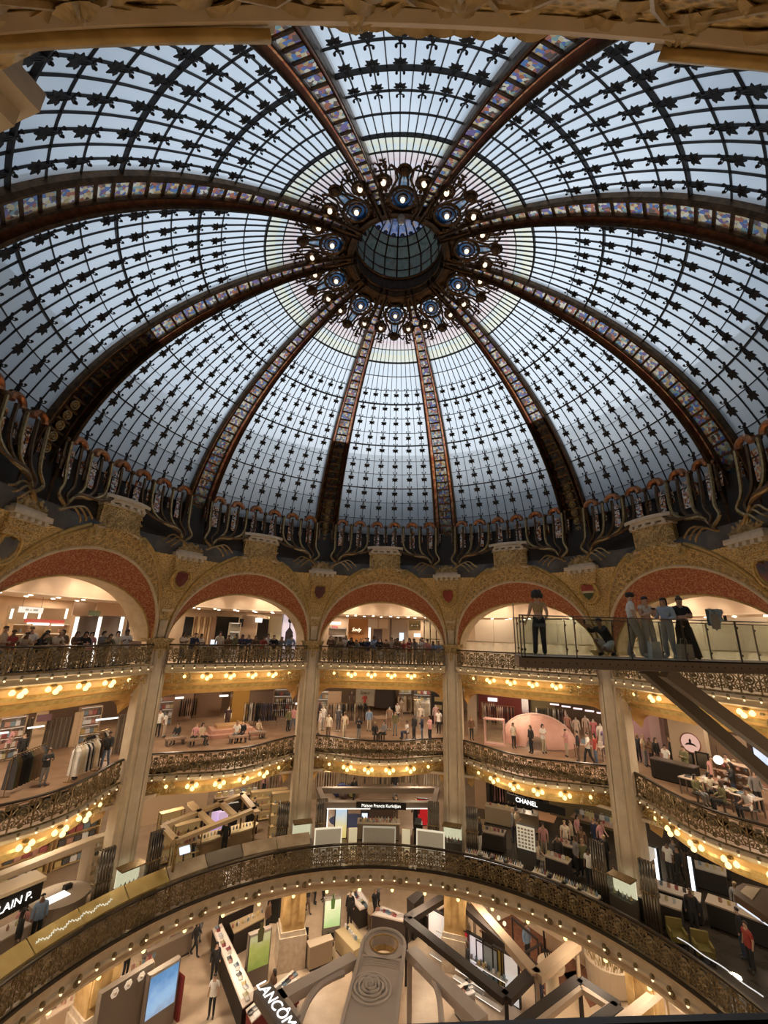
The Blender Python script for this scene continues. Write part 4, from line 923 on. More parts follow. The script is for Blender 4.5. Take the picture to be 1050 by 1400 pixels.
def shell(me, reg, test, off, name):
    """cloth: the body's faces that pass the test, moved out along the normals"""
    keep = [f for f, c, g in reg if test(g[2], c, g)]
    ids = sorted({i for f in keep for i in f}); mp = {v: k for k, v in enumerate(ids)}; V = me.vertices
    m = bpy.data.meshes.new(name); m.from_pydata([V[i].co + V[i].normal * off for i in ids], [], [tuple(mp[i] for i in f) for f in keep]); m.materials.append(M['white']); m.polygons.foreach_set('use_smooth', [True] * len(m.polygons)); m.update(); return m
def half(c, g): a, b = g[0], g[1]; return ((c - a).dot(b - a)) / max(1e-9, (b - a).dot(b - a))
for nm, me in SKINS.items():
    J = POSE[nm]; me.materials.clear(); me.materials.append(M['white']); D = {'body': me}; RG = regions(me, J)
    D['shirt'] = shell(me, RG, lambda g, c, q: g in ('torso', 'hips') or (g == 'uarm' and half(c, q) < .75) or (g == 'neck' and half(c, q) < .45), .014, 'shirt')
    D['jumper'] = shell(me, RG, lambda g, c, q: g in ('torso', 'uarm', 'hips') or (g == 'farm' and half(c, q) < .9) or (g == 'neck' and half(c, q) < .55), .017, 'jumper')
    D['trousers'] = shell(me, RG, lambda g, c, q: g in ('hips', 'thigh', 'shin'), .011 if not nm.startswith('hero') else .022, 'trousers')
    D['shorts'] = shell(me, RG, lambda g, c, q: g in ('hips',) or (g == 'thigh' and half(c, q) < .8), .02, 'shorts')
    D['shoes'] = shell(me, RG, lambda g, c, q: g == 'foot', .012, 'shoes')
    D['croptop'] = shell(me, RG, lambda g, c, q: g in ('torso',) and c.z > J['spine'][2] + .03 and c.z < J['lsh'][2] + .02, .013, 'top')
    h = Vector(J['head']); cr = Vector(J['crown']); ns = Vector(J['nose']); fw = (ns - h); fw = fw.normalized(); ax = (cr - Vector(J['neck'])).normalized()
    def hair(long):
        b = MB(); c = h + ax * .035 - fw * .012; rt_ = fw.cross(ax).normalized()
        def q(u, v):
            th = 2 * math.pi * u; ph = v * (1.75 if not long else 1.95); f = math.cos(th)       # f>0 is the face side
            lim = ph * (1.0 - .42 * max(0, f) ** 1.0); d = ax * math.cos(lim) + (fw * math.cos(th) + rt_ * math.sin(th)) * math.sin(lim)
            p = c + d * (.097 if v < .8 else .088)
            if long and v > .8 and f < .35: p = p - ax * (.26 * (v - .8) / .2) - fw * .02
            return p
        return b.grid(q, 14, 6).mesh('hair', M['white'], smooth=True)
    D['hair'] = hair(False); D['longhair'] = hair(True); CLOTH[nm] = D
_mc = {}
def cmat(col, rough=.8):
    k = tuple(round(c, 3) for c in col)
    if k not in _mc: _mc[k] = mat('cloth_%d' % len(_mc), k, rough, col2=tuple(min(1, c * 1.25 + .01) for c in k), scale=30)
    return _mc[k]
SKINC = [(.50, .31, .22), (.58, .38, .28), (.35, .20, .13), (.20, .11, .07)]
TOPS = dict(white=(.75, .72, .68), black=(.02, .02, .022), grey=(.22, .21, .21), beige=(.50, .40, .28), blue=(.22, .32, .48), pink=(.60, .30, .30), navy=(.03, .04, .09), red=(.35, .05, .04), olive=(.16, .15, .07), cream=(.66, .58, .45), brown=(.16, .09, .05))
BOTS = dict(black=(.02, .02, .022), denim=(.10, .14, .22), beige=(.48, .40, .30), grey=(.20, .20, .20), white=(.68, .66, .62), navy=(.03, .04, .08), brown=(.14, .09, .06))
HAIRS = dict(dark=(.018, .012, .01), brown=(.07, .04, .022), fair=(.32, .22, .11))
def dress(nm, me, par, m):
    o = inst(nm, me, par); o.material_slots[0].link = 'OBJECT'; o.material_slots[0].material = m; return o
def person(pos, rz, pose, top, bot, hair, long, label, group=None, skin=0, h=1.0, kit=None, shoes=(.05, .05, .05), topk=None, botk=None):
    o = empty('person', pos, rz, label, 'person', group); o.scale = (h, h, h); D = CLOTH[pose]
    dress('body', D['body'], o, cmat(SKINC[skin], .6)); dress('top', D[topk or ('shirt' if TOPS.get(top, (1,))[0] > .3 else 'jumper')], o, cmat(TOPS[top] if isinstance(top, str) else top))
    dress('trousers', D[botk or 'trousers'], o, cmat(BOTS[bot] if isinstance(bot, str) else bot)); dress('shoes', D['shoes'], o, cmat(shoes)); dress('hair', D['longhair' if long else 'hair'], o, cmat(HAIRS[hair] if isinstance(hair, str) else hair, .5))
    return o
prnd = random.Random(21)
_plab = {}
def crowd(pos, rz, pose, place, top=None, bot=None, hair=None, h=None):
    top = top or prnd.choice(list(TOPS)); bot = bot or prnd.choice(list(BOTS)); hair = hair or prnd.choice(['dark', 'dark', 'brown', 'fair']); long = prnd.random() < .5
    verb = dict(stand='standing', walk='walking', lean='leaning', phone='phoning', cross='waiting', sit='sitting')[pose]
    for _ in range(40):
        lab = 'person, %s %s hair, %s top, %s trousers, %s %s' % ('long' if long else 'short', hair, top, bot, verb, place)
        if lab not in _plab: break
        top = prnd.choice(list(TOPS)); long = prnd.random() < .5
    _plab[lab] = 1
    if pose == 'sit' and 'podium' not in place:
        so = empty('stool', pos, rz, 'low round stool under a seated visitor ' + place, 'stool', 'stools ' + place); MB().lathe([(0, .36), (.20, .36), (.22, .39), (.20, .42), (0, .42)], n=12).build('seat', M['darkrail'], so); MB().lathe([(.05, .02), (.05, .36)], n=8).build('stem', M['steel'], so); MB().lathe([(0, 0), (.18, 0), (.18, .02), (0, .03)], n=12).build('base', M['steel'], so)
    return person(pos, rz, pose, top, bot, hair, long, lab, 'people ' + place, prnd.choice([0, 0, 1, 1, 2, 3]), h or prnd.uniform(.93, 1.06))
# ---------------------------------------------------------------- shop fittings
Z3, Z2, Z1 = zm(-1.32), zm(-5.10), zm(-8.45)
def face(p): return -math.atan2(p[0], p[1])            # front (-y) towards the middle of the hall
def PF(px, py, z): p = pix(px, py, z); return Vector((p.x, p.y, z))
def PR(px, py, r, z=None):
    """where the ray of a pixel meets the cylinder of radius r (drawing units)"""
    d = ray(px, py); A = d.x ** 2 + d.y ** 2; B = 2 * (CAM.x * d.x + CAM.y * d.y); Cc = CAM.x ** 2 + CAM.y ** 2 - (r * S) ** 2
    t = (-B + math.sqrt(max(0, B * B - 4 * A * Cc))) / (2 * A); p = CAM + d * t
    return p if z is None else Vector((p.x, p.y, z))
_pm = {}
def pm_(col, rough=.5, metal=0.0):
    k = (tuple(col), rough, metal)
    if k not in _pm: _pm[k] = mat('paint_%d' % len(_pm), col, rough, metal)
    return _pm[k]
_gm = {}
def gm_(col, s):
    k = (tuple(col), s)
    if k not in _gm: _gm[k] = glow('lit_%d' % len(_gm), col, s)
    return _gm[k]
def thing(name, pos, rz, label, cat, group=None): return empty(name, pos, rz, label, cat, group)
def panel(name, pos, rz, w, h, m, label, cat='panel', d=.08, frame=None, group=None, fw=.06):
    """upright board standing on pos, with an optional frame"""
    o = thing(name, pos, rz, label, cat, group); MB().box((0, 0, h / 2), (w, d, h)).build('board', m, o)
    if frame:
        for s in (-1, 1):
            MB().box((s * (w / 2), -.01, h / 2), (fw, d + .04, h + fw)).build('frame_side', frame, o); MB().box((0, -.01, h / 2 + s * h / 2), (w + fw, d + .04, fw)).build('frame_bar', frame, o)
    return o
def text(parent, body, size, m, loc, rot=(math.pi / 2, 0, 0), ext=.008, name='lettering', shear=0.0):
    cu = bpy.data.curves.new(name, 'FONT'); cu.body = body; cu.size = size; cu.extrude = ext; cu.align_x = 'CENTER'; cu.align_y = 'CENTER'; cu.shear = shear; cu.materials.append(m)
    return inst(name, cu, parent, loc, rot)
def sign(pos, rz, w, h, body, size, mb, mt, label, d=.08, shear=0.0, group=None, hang=None):
    o = thing('sign', pos, rz, label, 'sign', group); MB().box((0, 0, 0), (w, d, h)).build('board', mb, o)
    if body: text(o, body, size, mt, (0, -d / 2 - .012, 0), shear=shear)
    if hang:
        for s in (-1, 1): MB().tube([(s * w * .4, 0, h / 2), (s * w * .4, 0, h / 2 + hang)], .012, 5).build('rod', M['steel'], o)
    return o
def shelves(pos, rz, w, h, n, m, label, d=.4, lit=None, back=None, cols=1, group=None, prod=None):
    o = thing('shelf_unit', pos, rz, label, 'shelves', group)
    MB().box((0, d / 2, h / 2), (w, .04, h)).build('back_panel', back or m, o)
    for k in range(cols + 1): MB().box((-w / 2 + w * k / cols, 0, h / 2), (.04, d, h)).build('upright', m, o)
    for k in range(n + 1):
        z = .05 + (h - .08) * k / n; MB().box((0, 0, z), (w, d, .035)).build('shelf_board', m, o)
        if lit and k: MB().box((0, -d * .3, z - .03), (w * .94, .03, .015)).build('light_strip', lit, o)
    return o
PCOL = [(.65, .6, .55), (.45, .25, .2), (.1, .1, .1), (.6, .45, .2), (.7, .7, .72), (.35, .1, .1), (.2, .28, .35), (.55, .5, .3)]
_prod = {}
def product(kind, col):
    k = (kind, col)
    if k not in _prod:
        b = MB()
        if kind == 'bottle': b.lathe([(0, 0), (.045, 0), (.05, .10), (.04, .13), (.015, .14), (.018, .19), (0, .19)], n=8)
        elif kind == 'box': b.box((0, 0, .08), (.12, .09, .16)); b.box((0, 0, .15), (.125, .095, .02))
        elif kind == 'bag': b.box((0, 0, .13), (.28, .12, .24)); b.tube([(-.08, 0, .24), (-.06, 0, .36), (.06, 0, .36), (.08, 0, .24)], .012, 4)
        else: b.box((0, 0, .02), (.26, .18, .04)); b.box((0, .07, .06), (.22, .02, .10))
        _prod[k] = b.mesh(kind, pm_(PCOL[col], .35))
    return _prod[k]
qr = random.Random(77)
def products(base, rz, xs, y, z, kind, place, grp, jitter=.0):
    nm = {'bottle': 'perfume_bottle', 'box': 'product_box', 'bag': 'handbag', 'tray': 'tester_tray'}[kind]
    M3 = Matrix.Rotation(rz, 3, 'Z')
    for x in xs:
        c = qr.randrange(8); p = Vector(base) + M3 @ Vector((x, y + qr.uniform(-jitter, jitter), z))
        cn = ['cream', 'reddish brown', 'black', 'golden', 'pale grey', 'dark red', 'slate blue', 'olive'][c]
        o = inst(nm, product(kind, c), None, p, (0, 0, rz + qr.uniform(-.3, .3))); tag(o, '%s %s %s' % (cn, nm.replace('_', ' '), place), nm.split('_')[1] if nm != 'handbag' else 'bag', grp)
OBST = []
def counter(pos, rz, w, d, h, mb, mt, label, inset=None, group=None, kick=True, edge=None):
    OBST.append((Vector(pos), rz, w / 2, d / 2))
    o = thing('counter', pos, rz, label, 'counter', group)
    MB().box((0, 0, h / 2 + .03), (w - .06, d - .06, h - .08)).build('body', mb, o); MB().box((0, 0, h - .03), (w, d, .06)).build('worktop', mt, o)
    if kick: MB().box((0, 0, .04), (w - .14, d - .14, .09)).build('plinth', M['black'], o)
    if inset: MB().box((0, 0, h + .004), (w * .88, d * .72, .012)).build('inset_top', inset, o)
    if edge: MB().box((0, -d / 2 - .005, h - .10), (w, .02, .03)).build('light_strip', edge, o)
    return o
GARM = {}
def garment(long):
    if long not in GARM:
        b = MB(); H = 1.25 if long else .85
        def q(u, v):
            w = (.20 + .05 * v) if v > .06 else .06 + .14 * v / .06; t = .035 + .02 * math.sin(v * 9)
            x = [(-w, 0), (0, -t), (w, 0), (0, t), (-w, 0)][round(u * 4)]; return Vector((x[1], x[0], -H * v))
        b.grid(q, 4, 6); b.tube([(0, -.18, 0), (0, 0, .06), (0, 0, .12)], .01, 4); b.tube([(0, .18, 0), (0, 0, .06)], .01, 4); GARM[long] = b.mesh('garment', M['white'], smooth=False)
    return GARM[long]
GC = [('black', (.02, .02, .022)), ('dark grey', (.06, .06, .065)), ('cream', (.62, .54, .42)), ('white', (.72, .70, .66)), ('brown', (.15, .09, .05)), ('beige', (.42, .33, .23)), ('navy', (.03, .035, .08)), ('pink', (.5, .26, .25)), ('olive', (.13, .13, .06))]
def rack(pos, rz, L, n, place, pal, h=1.6, long=True):
    o = thing('clothes_rail', pos, rz, 'freestanding metal clothes rail ' + place, 'clothes rail', 'clothes rails ' + place)
    MB().tube([(-L / 2, 0, h), (L / 2, 0, h)], .018, 6).build('rail', M['brass'], o)
    for s in (-1, 1):
        MB().tube([(s * L / 2, 0, h), (s * L / 2, 0, .03)], .018, 6).build('upright', M['brass'], o); MB().box((s * L / 2, 0, .02), (.05, .5, .03)).build('foot', M['brass'], o)
    M3 = Matrix.Rotation(rz, 3, 'Z')
    for k in range(n):
        x = -L / 2 + L * (k + .7) / (n + .4); cn, cc = GC[qr.choice(pal)]; p = Vector(pos) + M3 @ Vector((x, 0, h - .10))
        g = inst('garment', garment(long), None, p, (0, 0, rz + qr.uniform(-.15, .15))); g.material_slots[0].link = 'OBJECT'; g.material_slots[0].material = cmat(cc)
        tag(g, '%s garment hanging on the rail %s' % (cn, place), 'garment', 'garments %s' % place)
def mannequin(pos, rz, cols, place, pose='stand', h=1.04):
    o = thing('mannequin', pos, rz, 'display mannequin dressed in %s %s' % (cols[0], place), 'mannequin', 'mannequins ' + place); o.scale = (h, h, h); D = CLOTH[pose]
    dress('body', D['body'], o, pm_((.62, .56, .50), .4)); dress('top', D['shirt'], o, cmat(cols[1])); dress('skirt', D['trousers'], o, cmat(cols[2])); MB().lathe([(0, 0), (.2, 0), (.2, .02), (0, .02)], n=14).build('base', M['steel'], o); return o
def rods(pos, rz, place, h=2.6):
    o = thing('rod_pillar', pos, rz, 'bundle of tall dark glass rods ' + place, 'pillar', 'rod pillars beside the columns'); m1 = RODM; me = MB().lathe([(.05, 0), (.05, h), (.0, h)], n=8).mesh('rod', m1, smooth=True)
    for k in range(6):
        for j in range(2): inst('rod', me, o, (-.28 + .112 * k, -.06 + .12 * j, 0))
    MB().box((0, 0, h * .55), (.72, .26, .04)).build('clamp_band', M['brass'], o); MB().box((0, 0, .05), (.75, .3, .1)).build('base', M['black'], o)
RODM = mat('dark_glass_rod', (.10, .08, .06), .12, .6, col2=(.18, .15, .11), scale=3)
def table(pos, rz, w, d, h, m, label, group=None):
    OBST.append((Vector(pos), rz, w / 2, d / 2)); o = thing('table', pos, rz, label, 'table', group); MB().box((0, 0, h - .02), (w, d, .04)).build('table_top', m, o)
    for i in (-1, 1):
        for j in (-1, 1): MB().box((i * (w / 2 - .05), j * (d / 2 - .05), h / 2 - .02), (.045, .045, h - .04)).build('leg', M['steel'], o)
    return o
def picture_mat(name, stops, axis='Z', h=1.0, noise=1.5, s=1.0, emit=1.0):
    """printed or backlit picture: bands of colour broken up by noise"""
    m = bpy.data.materials.new(name); m.use_nodes = True; nt = m.node_tree; N = nt.nodes.new; b = nt.nodes['Principled BSDF']
    tc = N('ShaderNodeTexCoord'); sp = N('ShaderNodeSeparateXYZ'); nz = N('ShaderNodeTexNoise'); ad = N('ShaderNodeMath'); ad.operation = 'MULTIPLY_ADD'; dv = N('ShaderNodeMath'); dv.operation = 'MULTIPLY'; rp = N('ShaderNodeValToRGB')
    nt.links.new(tc.outputs['Object'], sp.inputs[0]); nt.links.new(sp.outputs[axis], dv.inputs[0]); dv.inputs[1].default_value = 1.0 / h; nz.inputs['Scale'].default_value = 3.0 * s
    nt.links.new(tc.outputs['Object'], nz.inputs['Vector']); nt.links.new(nz.outputs['Fac'], ad.inputs[0]); ad.inputs[1].default_value = .25 * noise; nt.links.new(dv.outputs[0], ad.inputs[2]); nt.links.new(ad.outputs[0], rp.inputs['Fac'])
    e = rp.color_ramp.elements
    for i, (p, c) in enumerate(stops):
        x = e[i] if i < 2 else e.new(p); x.position = p; x.color = (*c, 1)
    nt.links.new(rp.outputs['Color'], b.inputs['Base Color']); nt.links.new(rp.outputs['Color'], b.inputs['Emission Color']); b.inputs['Emission Strength'].default_value = emit; b.inputs['Roughness'].default_value = .3
    return m

RS = 0.0
def rectR(x0, y0, x1, y1, r, zb=None):
    """upright rectangle seen between two pixels on the cylinder of radius r"""
    r += RS; xm = (x0 + x1) / 2; p = PR(xm, y1, r); a, b = PR(x0, y1, r), PR(x1, y1, r); zt = PR(xm, y0, r).z; z = p.z if zb is None else zb
    return Vector((p.x, p.y, z)), face(p), math.hypot(a.x - b.x, a.y - b.y), zt - z
def hgt(p, px, py):
    """height at which the ray of a pixel passes over (or in front of) the standing point p"""
    d = ray(px, py); D = math.hypot(p.x - CAM.x, p.y - CAM.y); return CAM.z + d.z / math.hypot(d.x, d.y) * D
def rectF(x0, x1, yt, yb, zf):
    """thing standing on the level zf: base pixels x0..x1 at yb, top at yt"""
    xm = (x0 + x1) / 2; p = PF(xm, yb, zf); a, b = PF(x0, yb, zf), PF(x1, yb, zf); return p, face(p), (a - b).length, hgt(p, xm, yt) - zf
# ---------------------------------------------------------------- glass footbridge with visitors
ZB = CAM.z - .385
BY0, BY1 = CAM.y + 10.6, CAM.y + 12.1         # near and far edge
BX0, BX1 = pix(712, 896.5, ZB).x, 12.6
fb = empty('glass_footbridge', ((BX0 + BX1) / 2, (BY0 + BY1) / 2, ZB), 0, 'steel footbridge with glass railings jutting out over the atrium', 'footbridge'); O = tuple(fb.location)
MB().prism([(BX0, BY0), (BX1, BY0), (BX1, BY1), (BX0 + .36, BY1)], ZB - .06, ZB).build('deck', pm_((.35, .32, .28), .4), fb, O)
M['boltdark'] = pm_((.05, .04, .035), .6)
for y, n in ((BY0, 'edge_beam'), (BY1, 'edge_beam')):
    xl = BX0 if y == BY0 else BX0 + .36
    bm_ = MB().box(((xl + BX1) / 2, y, ZB - .135), (BX1 - xl, .10, .24)).build(n, M['steel'], fb, O)
    MB().box(((xl + BX1) / 2, y - .06, ZB - .02), (BX1 - xl, .05, .03)).build('top_flange', M['black'], fb, O); MB().box(((xl + BX1) / 2, y - .05, ZB - .25), (BX1 - xl, .06, .025)).build('bottom_flange', M['steel'], fb, O)
MB().bar((BX0, BY0, ZB - .135), (BX0 + .36, BY1, ZB - .135), .10, .24).build('end_beam', M['steel'], fb, O)
bolt = MB().lathe([(.0, .012), (.018, .012), (.02, 0)], n=8, ax='Y').mesh('bolt', M['boltdark'])
for k in range(46): inst('bolt', bolt, fb, Vector((BX0 + .12 + .2 * k, BY0 - .055, ZB - .14)) - Vector(O))
POSTM = pm_((.10, .085, .075), .4, .4); RH = .96
posts = [pix(x, 896, ZB).x for x in (713, 752, 764, 815, 834, 957, 992, 1030)] + [BX0 + 7.6, BX0 + 8.6]
def post(x, y):
    b = MB(); b.bar((x, y, ZB - .2), (x, y, ZB + RH), .035, .02)
    for z in (.15, .8): b.ball((x, y - .03, ZB + z), .035, 6, 4)
    b.build('post', POSTM, fb, O)
fpost = [BX0 + .22 + 1.35 * k for k in range(7)]
npost = [BX0 + .02, BX0 + .10] + [BX0 + .02 + 1.35 * k for k in range(1, 7)]
for x in npost: post(x, BY0)
for x in fpost: post(x + .22, BY1)
for i in range(6):
    x0, x1 = npost[i + 1] if i else npost[0], npost[i + 2]
    MB().box(((x0 + x1) / 2, BY0, ZB + .48), (x1 - x0 - .06, .016, .92)).build('glass_panel', M['clear'], fb, O)
    MB().box(((fpost[i] + fpost[i + 1]) / 2 + .22, BY1, ZB + .48), (1.29, .016, .92)).build('glass_panel', M['clear'], fb, O)
MB().bar((BX0 + .02, BY0 + .05, ZB + .48), (BX0 + .34, BY1 - .05, ZB + .48), .016, .92).build('glass_panel', M['clear'], fb, O)
for y in (BY0, BY1): MB().tube([(BX0 if y == BY0 else BX0 + .36, y, ZB + RH), (BX1, y, ZB + RH)], .014, 6).build('top_rail', POSTM, fb, O)
MB().tube([(BX0 + .36, BY1, ZB), (BX0 + .36, BY1, ZB + 1.35)], .014, 6).build('tall_pole', POSTM, fb, O)
def at_depth(px, py, dy):
    d = ray(px, py); return CAM + d * (dy / d.y)
for (a, b, dy, m) in (((909, 919), (1052, 1025), 10.9, M['steel']), ((881, 915), (1052, 1062), 11.9, pm_((.13, .105, .085), .5, .3))):
    A, B = at_depth(*a, dy), at_depth(*b, dy); B2 = A + (B - A) * 1.5
    MB().bar(A, B2, .28, .30, upv=(0, 1, 0)).build('diagonal_strut', m, fb, O)
def bperson(px, y, rz, pose, h, **k):
    p = pix(px, 895, ZB); D = (y - CAM.y); d = ray(px, 870); x = CAM.x + d.x / d.y * D
    return person((x, y, ZB + .002), rz, pose, h=h, **k)
YF = BY1 - .22
def eyes(o, pose):
    J = POSE[pose]; h = Vector(J['head']); n = Vector(J['nose']); fw = (n - h).normalized(); side = fw.cross(Vector((0, 0, 1))).normalized()
    for s in (-1, 1): MB().ball(h + fw * .083 + side * (s * .032) + Vector((0, 0, .016)), .0105, 6, 4).build('eye', pm_((.03, .02, .015), .2), o)
    MB().ball(h + fw * .082 - Vector((0, 0, .052)), .02, 6, 4, sq=(1.2, .5, .35)).build('mouth', pm_((.35, .13, .11), .5), o)
w1 = bperson(738, YF - .2, R_(165), 'hero_look', .96, top=(.46, .33, .17), bot=(.035, .038, .05), hair='dark', long=False, label='person with big curly dark hair, tan backless top and dark trousers facing away', skin=1, topk='croptop', shoes=(.5, .48, .45))
b = MB(); r_ = random.Random(4); h_ = Vector(POSE['hero_look']['head'])
for k in range(46):
    a, z = r_.uniform(0, 6.28), r_.uniform(-.5, 1); b.ball(h_ + Vector((.12 * math.cos(a) * math.sqrt(1 - z * z * .7), .02 + .12 * math.sin(a) * math.sqrt(1 - z * z * .7), .06 + .12 * z)), .055, 6, 4)
b.build('curly_hair', cmat(HAIRS['dark']), w1)
MB().box((-.02, .02, .80), (.30, .28, .10)).build('waist_knot', cmat((.10, .10, .12)), w1)
c1 = bperson(829, YF - .1, R_(-80), 'hero_crouch', .98, top='black', bot='white', hair='dark', long=False, label='person in black top and white shorts crouching to take a photo', skin=2, topk='jumper', botk='shorts', shoes=(.02, .02, .02)); eyes(c1, 'hero_crouch')
p = c1.location; ph = empty('mobile_phone', (p.x - .62, p.y - .10, ZB + .88), R_(-80), 'small dark phone held up by the crouching person', 'phone'); MB().box((0, 0, 0), (.075, .01, .15)).build('casing', M['black'], ph); MB().box((0, .007, 0), (.066, .004, .13)).build('screen', gm_((.5, .6, .7), .4), ph)
m1 = bperson(868, YF - .25, R_(70), 'hero_stride', 1.01, top='white', bot=(.40, .34, .27), hair='dark', long=False, label='person in white T-shirt, black cap and beige trousers standing side on', skin=1, topk='shirt', shoes=(.6, .58, .55)); eyes(m1, 'hero_stride')
hd = Vector(POSE['hero_stride']['head']); b = MB(); b.ball(hd + Vector((0, .01, .055)), .115, 12, 6, sq=(1, 1.05, .75)); b.grid(lambda u, v: hd + Vector((.09 * (2 * u - 1), -.09 - .10 * v * (1 - (2 * u - 1) ** 2 * .5), .055)), 6, 2); b.build('cap', cmat((.02, .02, .02)), m1)
f1 = bperson(887, YF - .3, R_(12), 'hero_phone', .955, top=(.72, .68, .62), bot=(.52, .48, .42), hair='dark', long=False, label='person in white crop top and pale trousers looking down at a phone', skin=1, topk='croptop', shoes=(.55, .52, .48)); eyes(f1, 'hero_phone')
p = f1.location; ph = empty('mobile_phone', (p.x + .03, p.y - .33, ZB + 1.26), R_(12), 'dark phone in the hands of the person in the white crop top', 'phone'); MB().box((0, 0, 0), (.15, .012, .075), rx=-.8).build('casing', M['black'], ph); MB().box((0, .006, .006), (.13, .006, .062), rx=-.8).build('screen', gm_((.5, .6, .7), .4), ph)
f2 = bperson(914, YF - .25, R_(-55), 'hero_talk', .945, top=(.34, .42, .52), bot=(.42, .42, .42), hair='dark', long=True, label='person in pale blue shirt and light jeans with dark tied hair', skin=0, topk='jumper', shoes=(.5, .48, .45)); eyes(f2, 'hero_talk')
f3 = bperson(936, YF - .3, R_(-20), 'hero_cross', .955, top='black', bot='black', hair='brown', long=False, label='person all in black with wide trousers and folded arms', skin=0, topk='shirt', shoes=(.03, .03, .03)); eyes(f3, 'hero_cross')
b = MB(); b.ball(Vector(POSE['hero_cross']['head']) + Vector((0, .04, .12)), .06, 8, 5); b.build('hair_bun', cmat(HAIRS['brown']), f3)
# wide trouser legs
for s in ('l', 'r'):
    J = POSE['hero_cross']; k_, a_ = Vector(J[s + 'kn']), Vector(J[s + 'an']); MB().tube([Vector(J[s + 'hip']) + Vector((0, 0, -.05)), k_, a_ + Vector((0, 0, -.03))], [.115, .12, .15], 10).build('wide_leg', cmat(BOTS['black']), f3)
def tote(x, y, w, h, col, label):
    o = empty('shopping_bag', (x, y, ZB + .002), .15, label, 'bag'); b = MB(); b.grid(lambda u, v: Vector(([(-w / 2, -.07), (w / 2, -.07), (w / 2, .07), (-w / 2, .07), (-w / 2, -.07)][round(u * 4)][0] * (1 - .12 * v), [(-w / 2, -.07), (w / 2, -.07), (w / 2, .07), (-w / 2, .07), (-w / 2, -.07)][round(u * 4)][1], h * v)), 4, 3); b.build('bag_body', cmat(col), o)
    MB().tube([(-w * .25, 0, h), (-w * .2, 0, h * 1.35), (w * .2, 0, h * 1.35), (w * .25, 0, h)], .01, 5).build('handle', cmat(col), o)
tote(f1.location.x - .12, f1.location.y - .35, .30, .42, (.62, .60, .56), 'white paper bag standing by the person with the crop top')
tote(f2.location.x + .10, f2.location.y - .40, .40, .38, (.50, .42, .30), 'beige canvas bag standing by the person in black')
jx = at_depth(978, 850, BY0 - CAM.y).x; jk = empty('denim_jacket', (jx, BY0, ZB + RH), 0, 'pale blue jacket over a grey bag draped on the glass railing', 'jacket')
b = MB(); b.grid(lambda u, v: Vector((-.17 + .34 * u + .03 * math.sin(v * 7), -.05 - .02 * math.sin(u * 9), .28 - .52 * v * (.75 + .25 * math.sin(u * 5)))), 8, 6); b.grid(lambda u, v: Vector((-.17 + .34 * u, .05 + .01 * math.sin(u * 9), .28 - .40 * v)), 8, 4); b.grid(lambda u, v: Vector((-.17 + .34 * u, -.05 + .1 * v, .28 + .02 * math.sin(u * 11))), 8, 2); b.build('cloth', cmat((.22, .30, .38)), jk)
MB().box((-.06, -.07, -.02), (.20, .03, .36)).build('bag_flap', cmat((.22, .21, .20)), jk)
cp = empty('drink_can', (at_depth(992, 848, BY0 - CAM.y).x, BY0, ZB + RH + .014), 0, 'small dark can on the glass railing beside the jacket', 'can'); MB().lathe([(0, 0), (.03, 0), (.033, .01), (.033, .11), (.026, .125), (0, .125)], n=10).build('can_body', pm_((.06, .05, .05), .3), cp)
# ---------------------------------------------------------------- upper gallery
G = 'upper gallery '
W_ = lambda c, r=.6: pm_(c, r)
LIT = gm_((1.0, .93, .82), 1.6); LITC = gm_((.75, .86, 1.0), 1.3); LITY = gm_((1.0, .85, .55), 1.3)
DARK = W_((.012, .011, .011), .4)
dl = MB().lathe([(.0, -.006), (.06, -.006), (.08, -.02), (.085, .0)], n=10).mesh('downlight', M['spot'])
for a in (-72, -36, 0, 36, 72):
    for k in range(6):
        x = -2.4 + .96 * k; p = rotv(Vector(U(x, 12.28, 1.945)), a); tag(inst('downlight', dl, None, p), 'small round downlight in the ceiling along the beige bulkhead', 'downlight', 'downlights along the bulkhead')
        l = bpy.data.lights.new('downlight_beam', 'SPOT'); l.energy = 60; l.spot_size = R_(75); l.spot_blend = .7; l.color = (1, .82, .62); l.shadow_soft_size = .05; o = bpy.data.objects.new('downlight_beam', l); C.objects.link(o); o.location = p - Vector((0, 0, .06))
        for r_, dx in ((13.1, .0), (14.0, .45)):
            tag(inst('downlight', dl, None, rotv(Vector(U(x + dx, r_, .985)), a)), 'small round downlight in the lower ceiling of the upper gallery', 'downlight', 'downlights in the lower ceiling')
def front(name, x0, y0, x1, y1, r, m, label, cat='panel', zb=None, d=.10, frame=None, group=None):
    p, rz, w, h = rectR(x0, y0, x1, y1, r, zb); return panel(name, p, rz, w, h, m, label, cat, d, frame, group)
def lit_sign(x0, y0, x1, y1, r, mb, label, body='', size=.2, mt=None, shear=0.0, hang=None):
    p, rz, w, h = rectR(x0, y0, x1, y1, r); return sign(p + Vector((0, 0, h / 2)), rz, w, h, body, size, mb, mt or DARK, label, shear=shear, hang=hang)
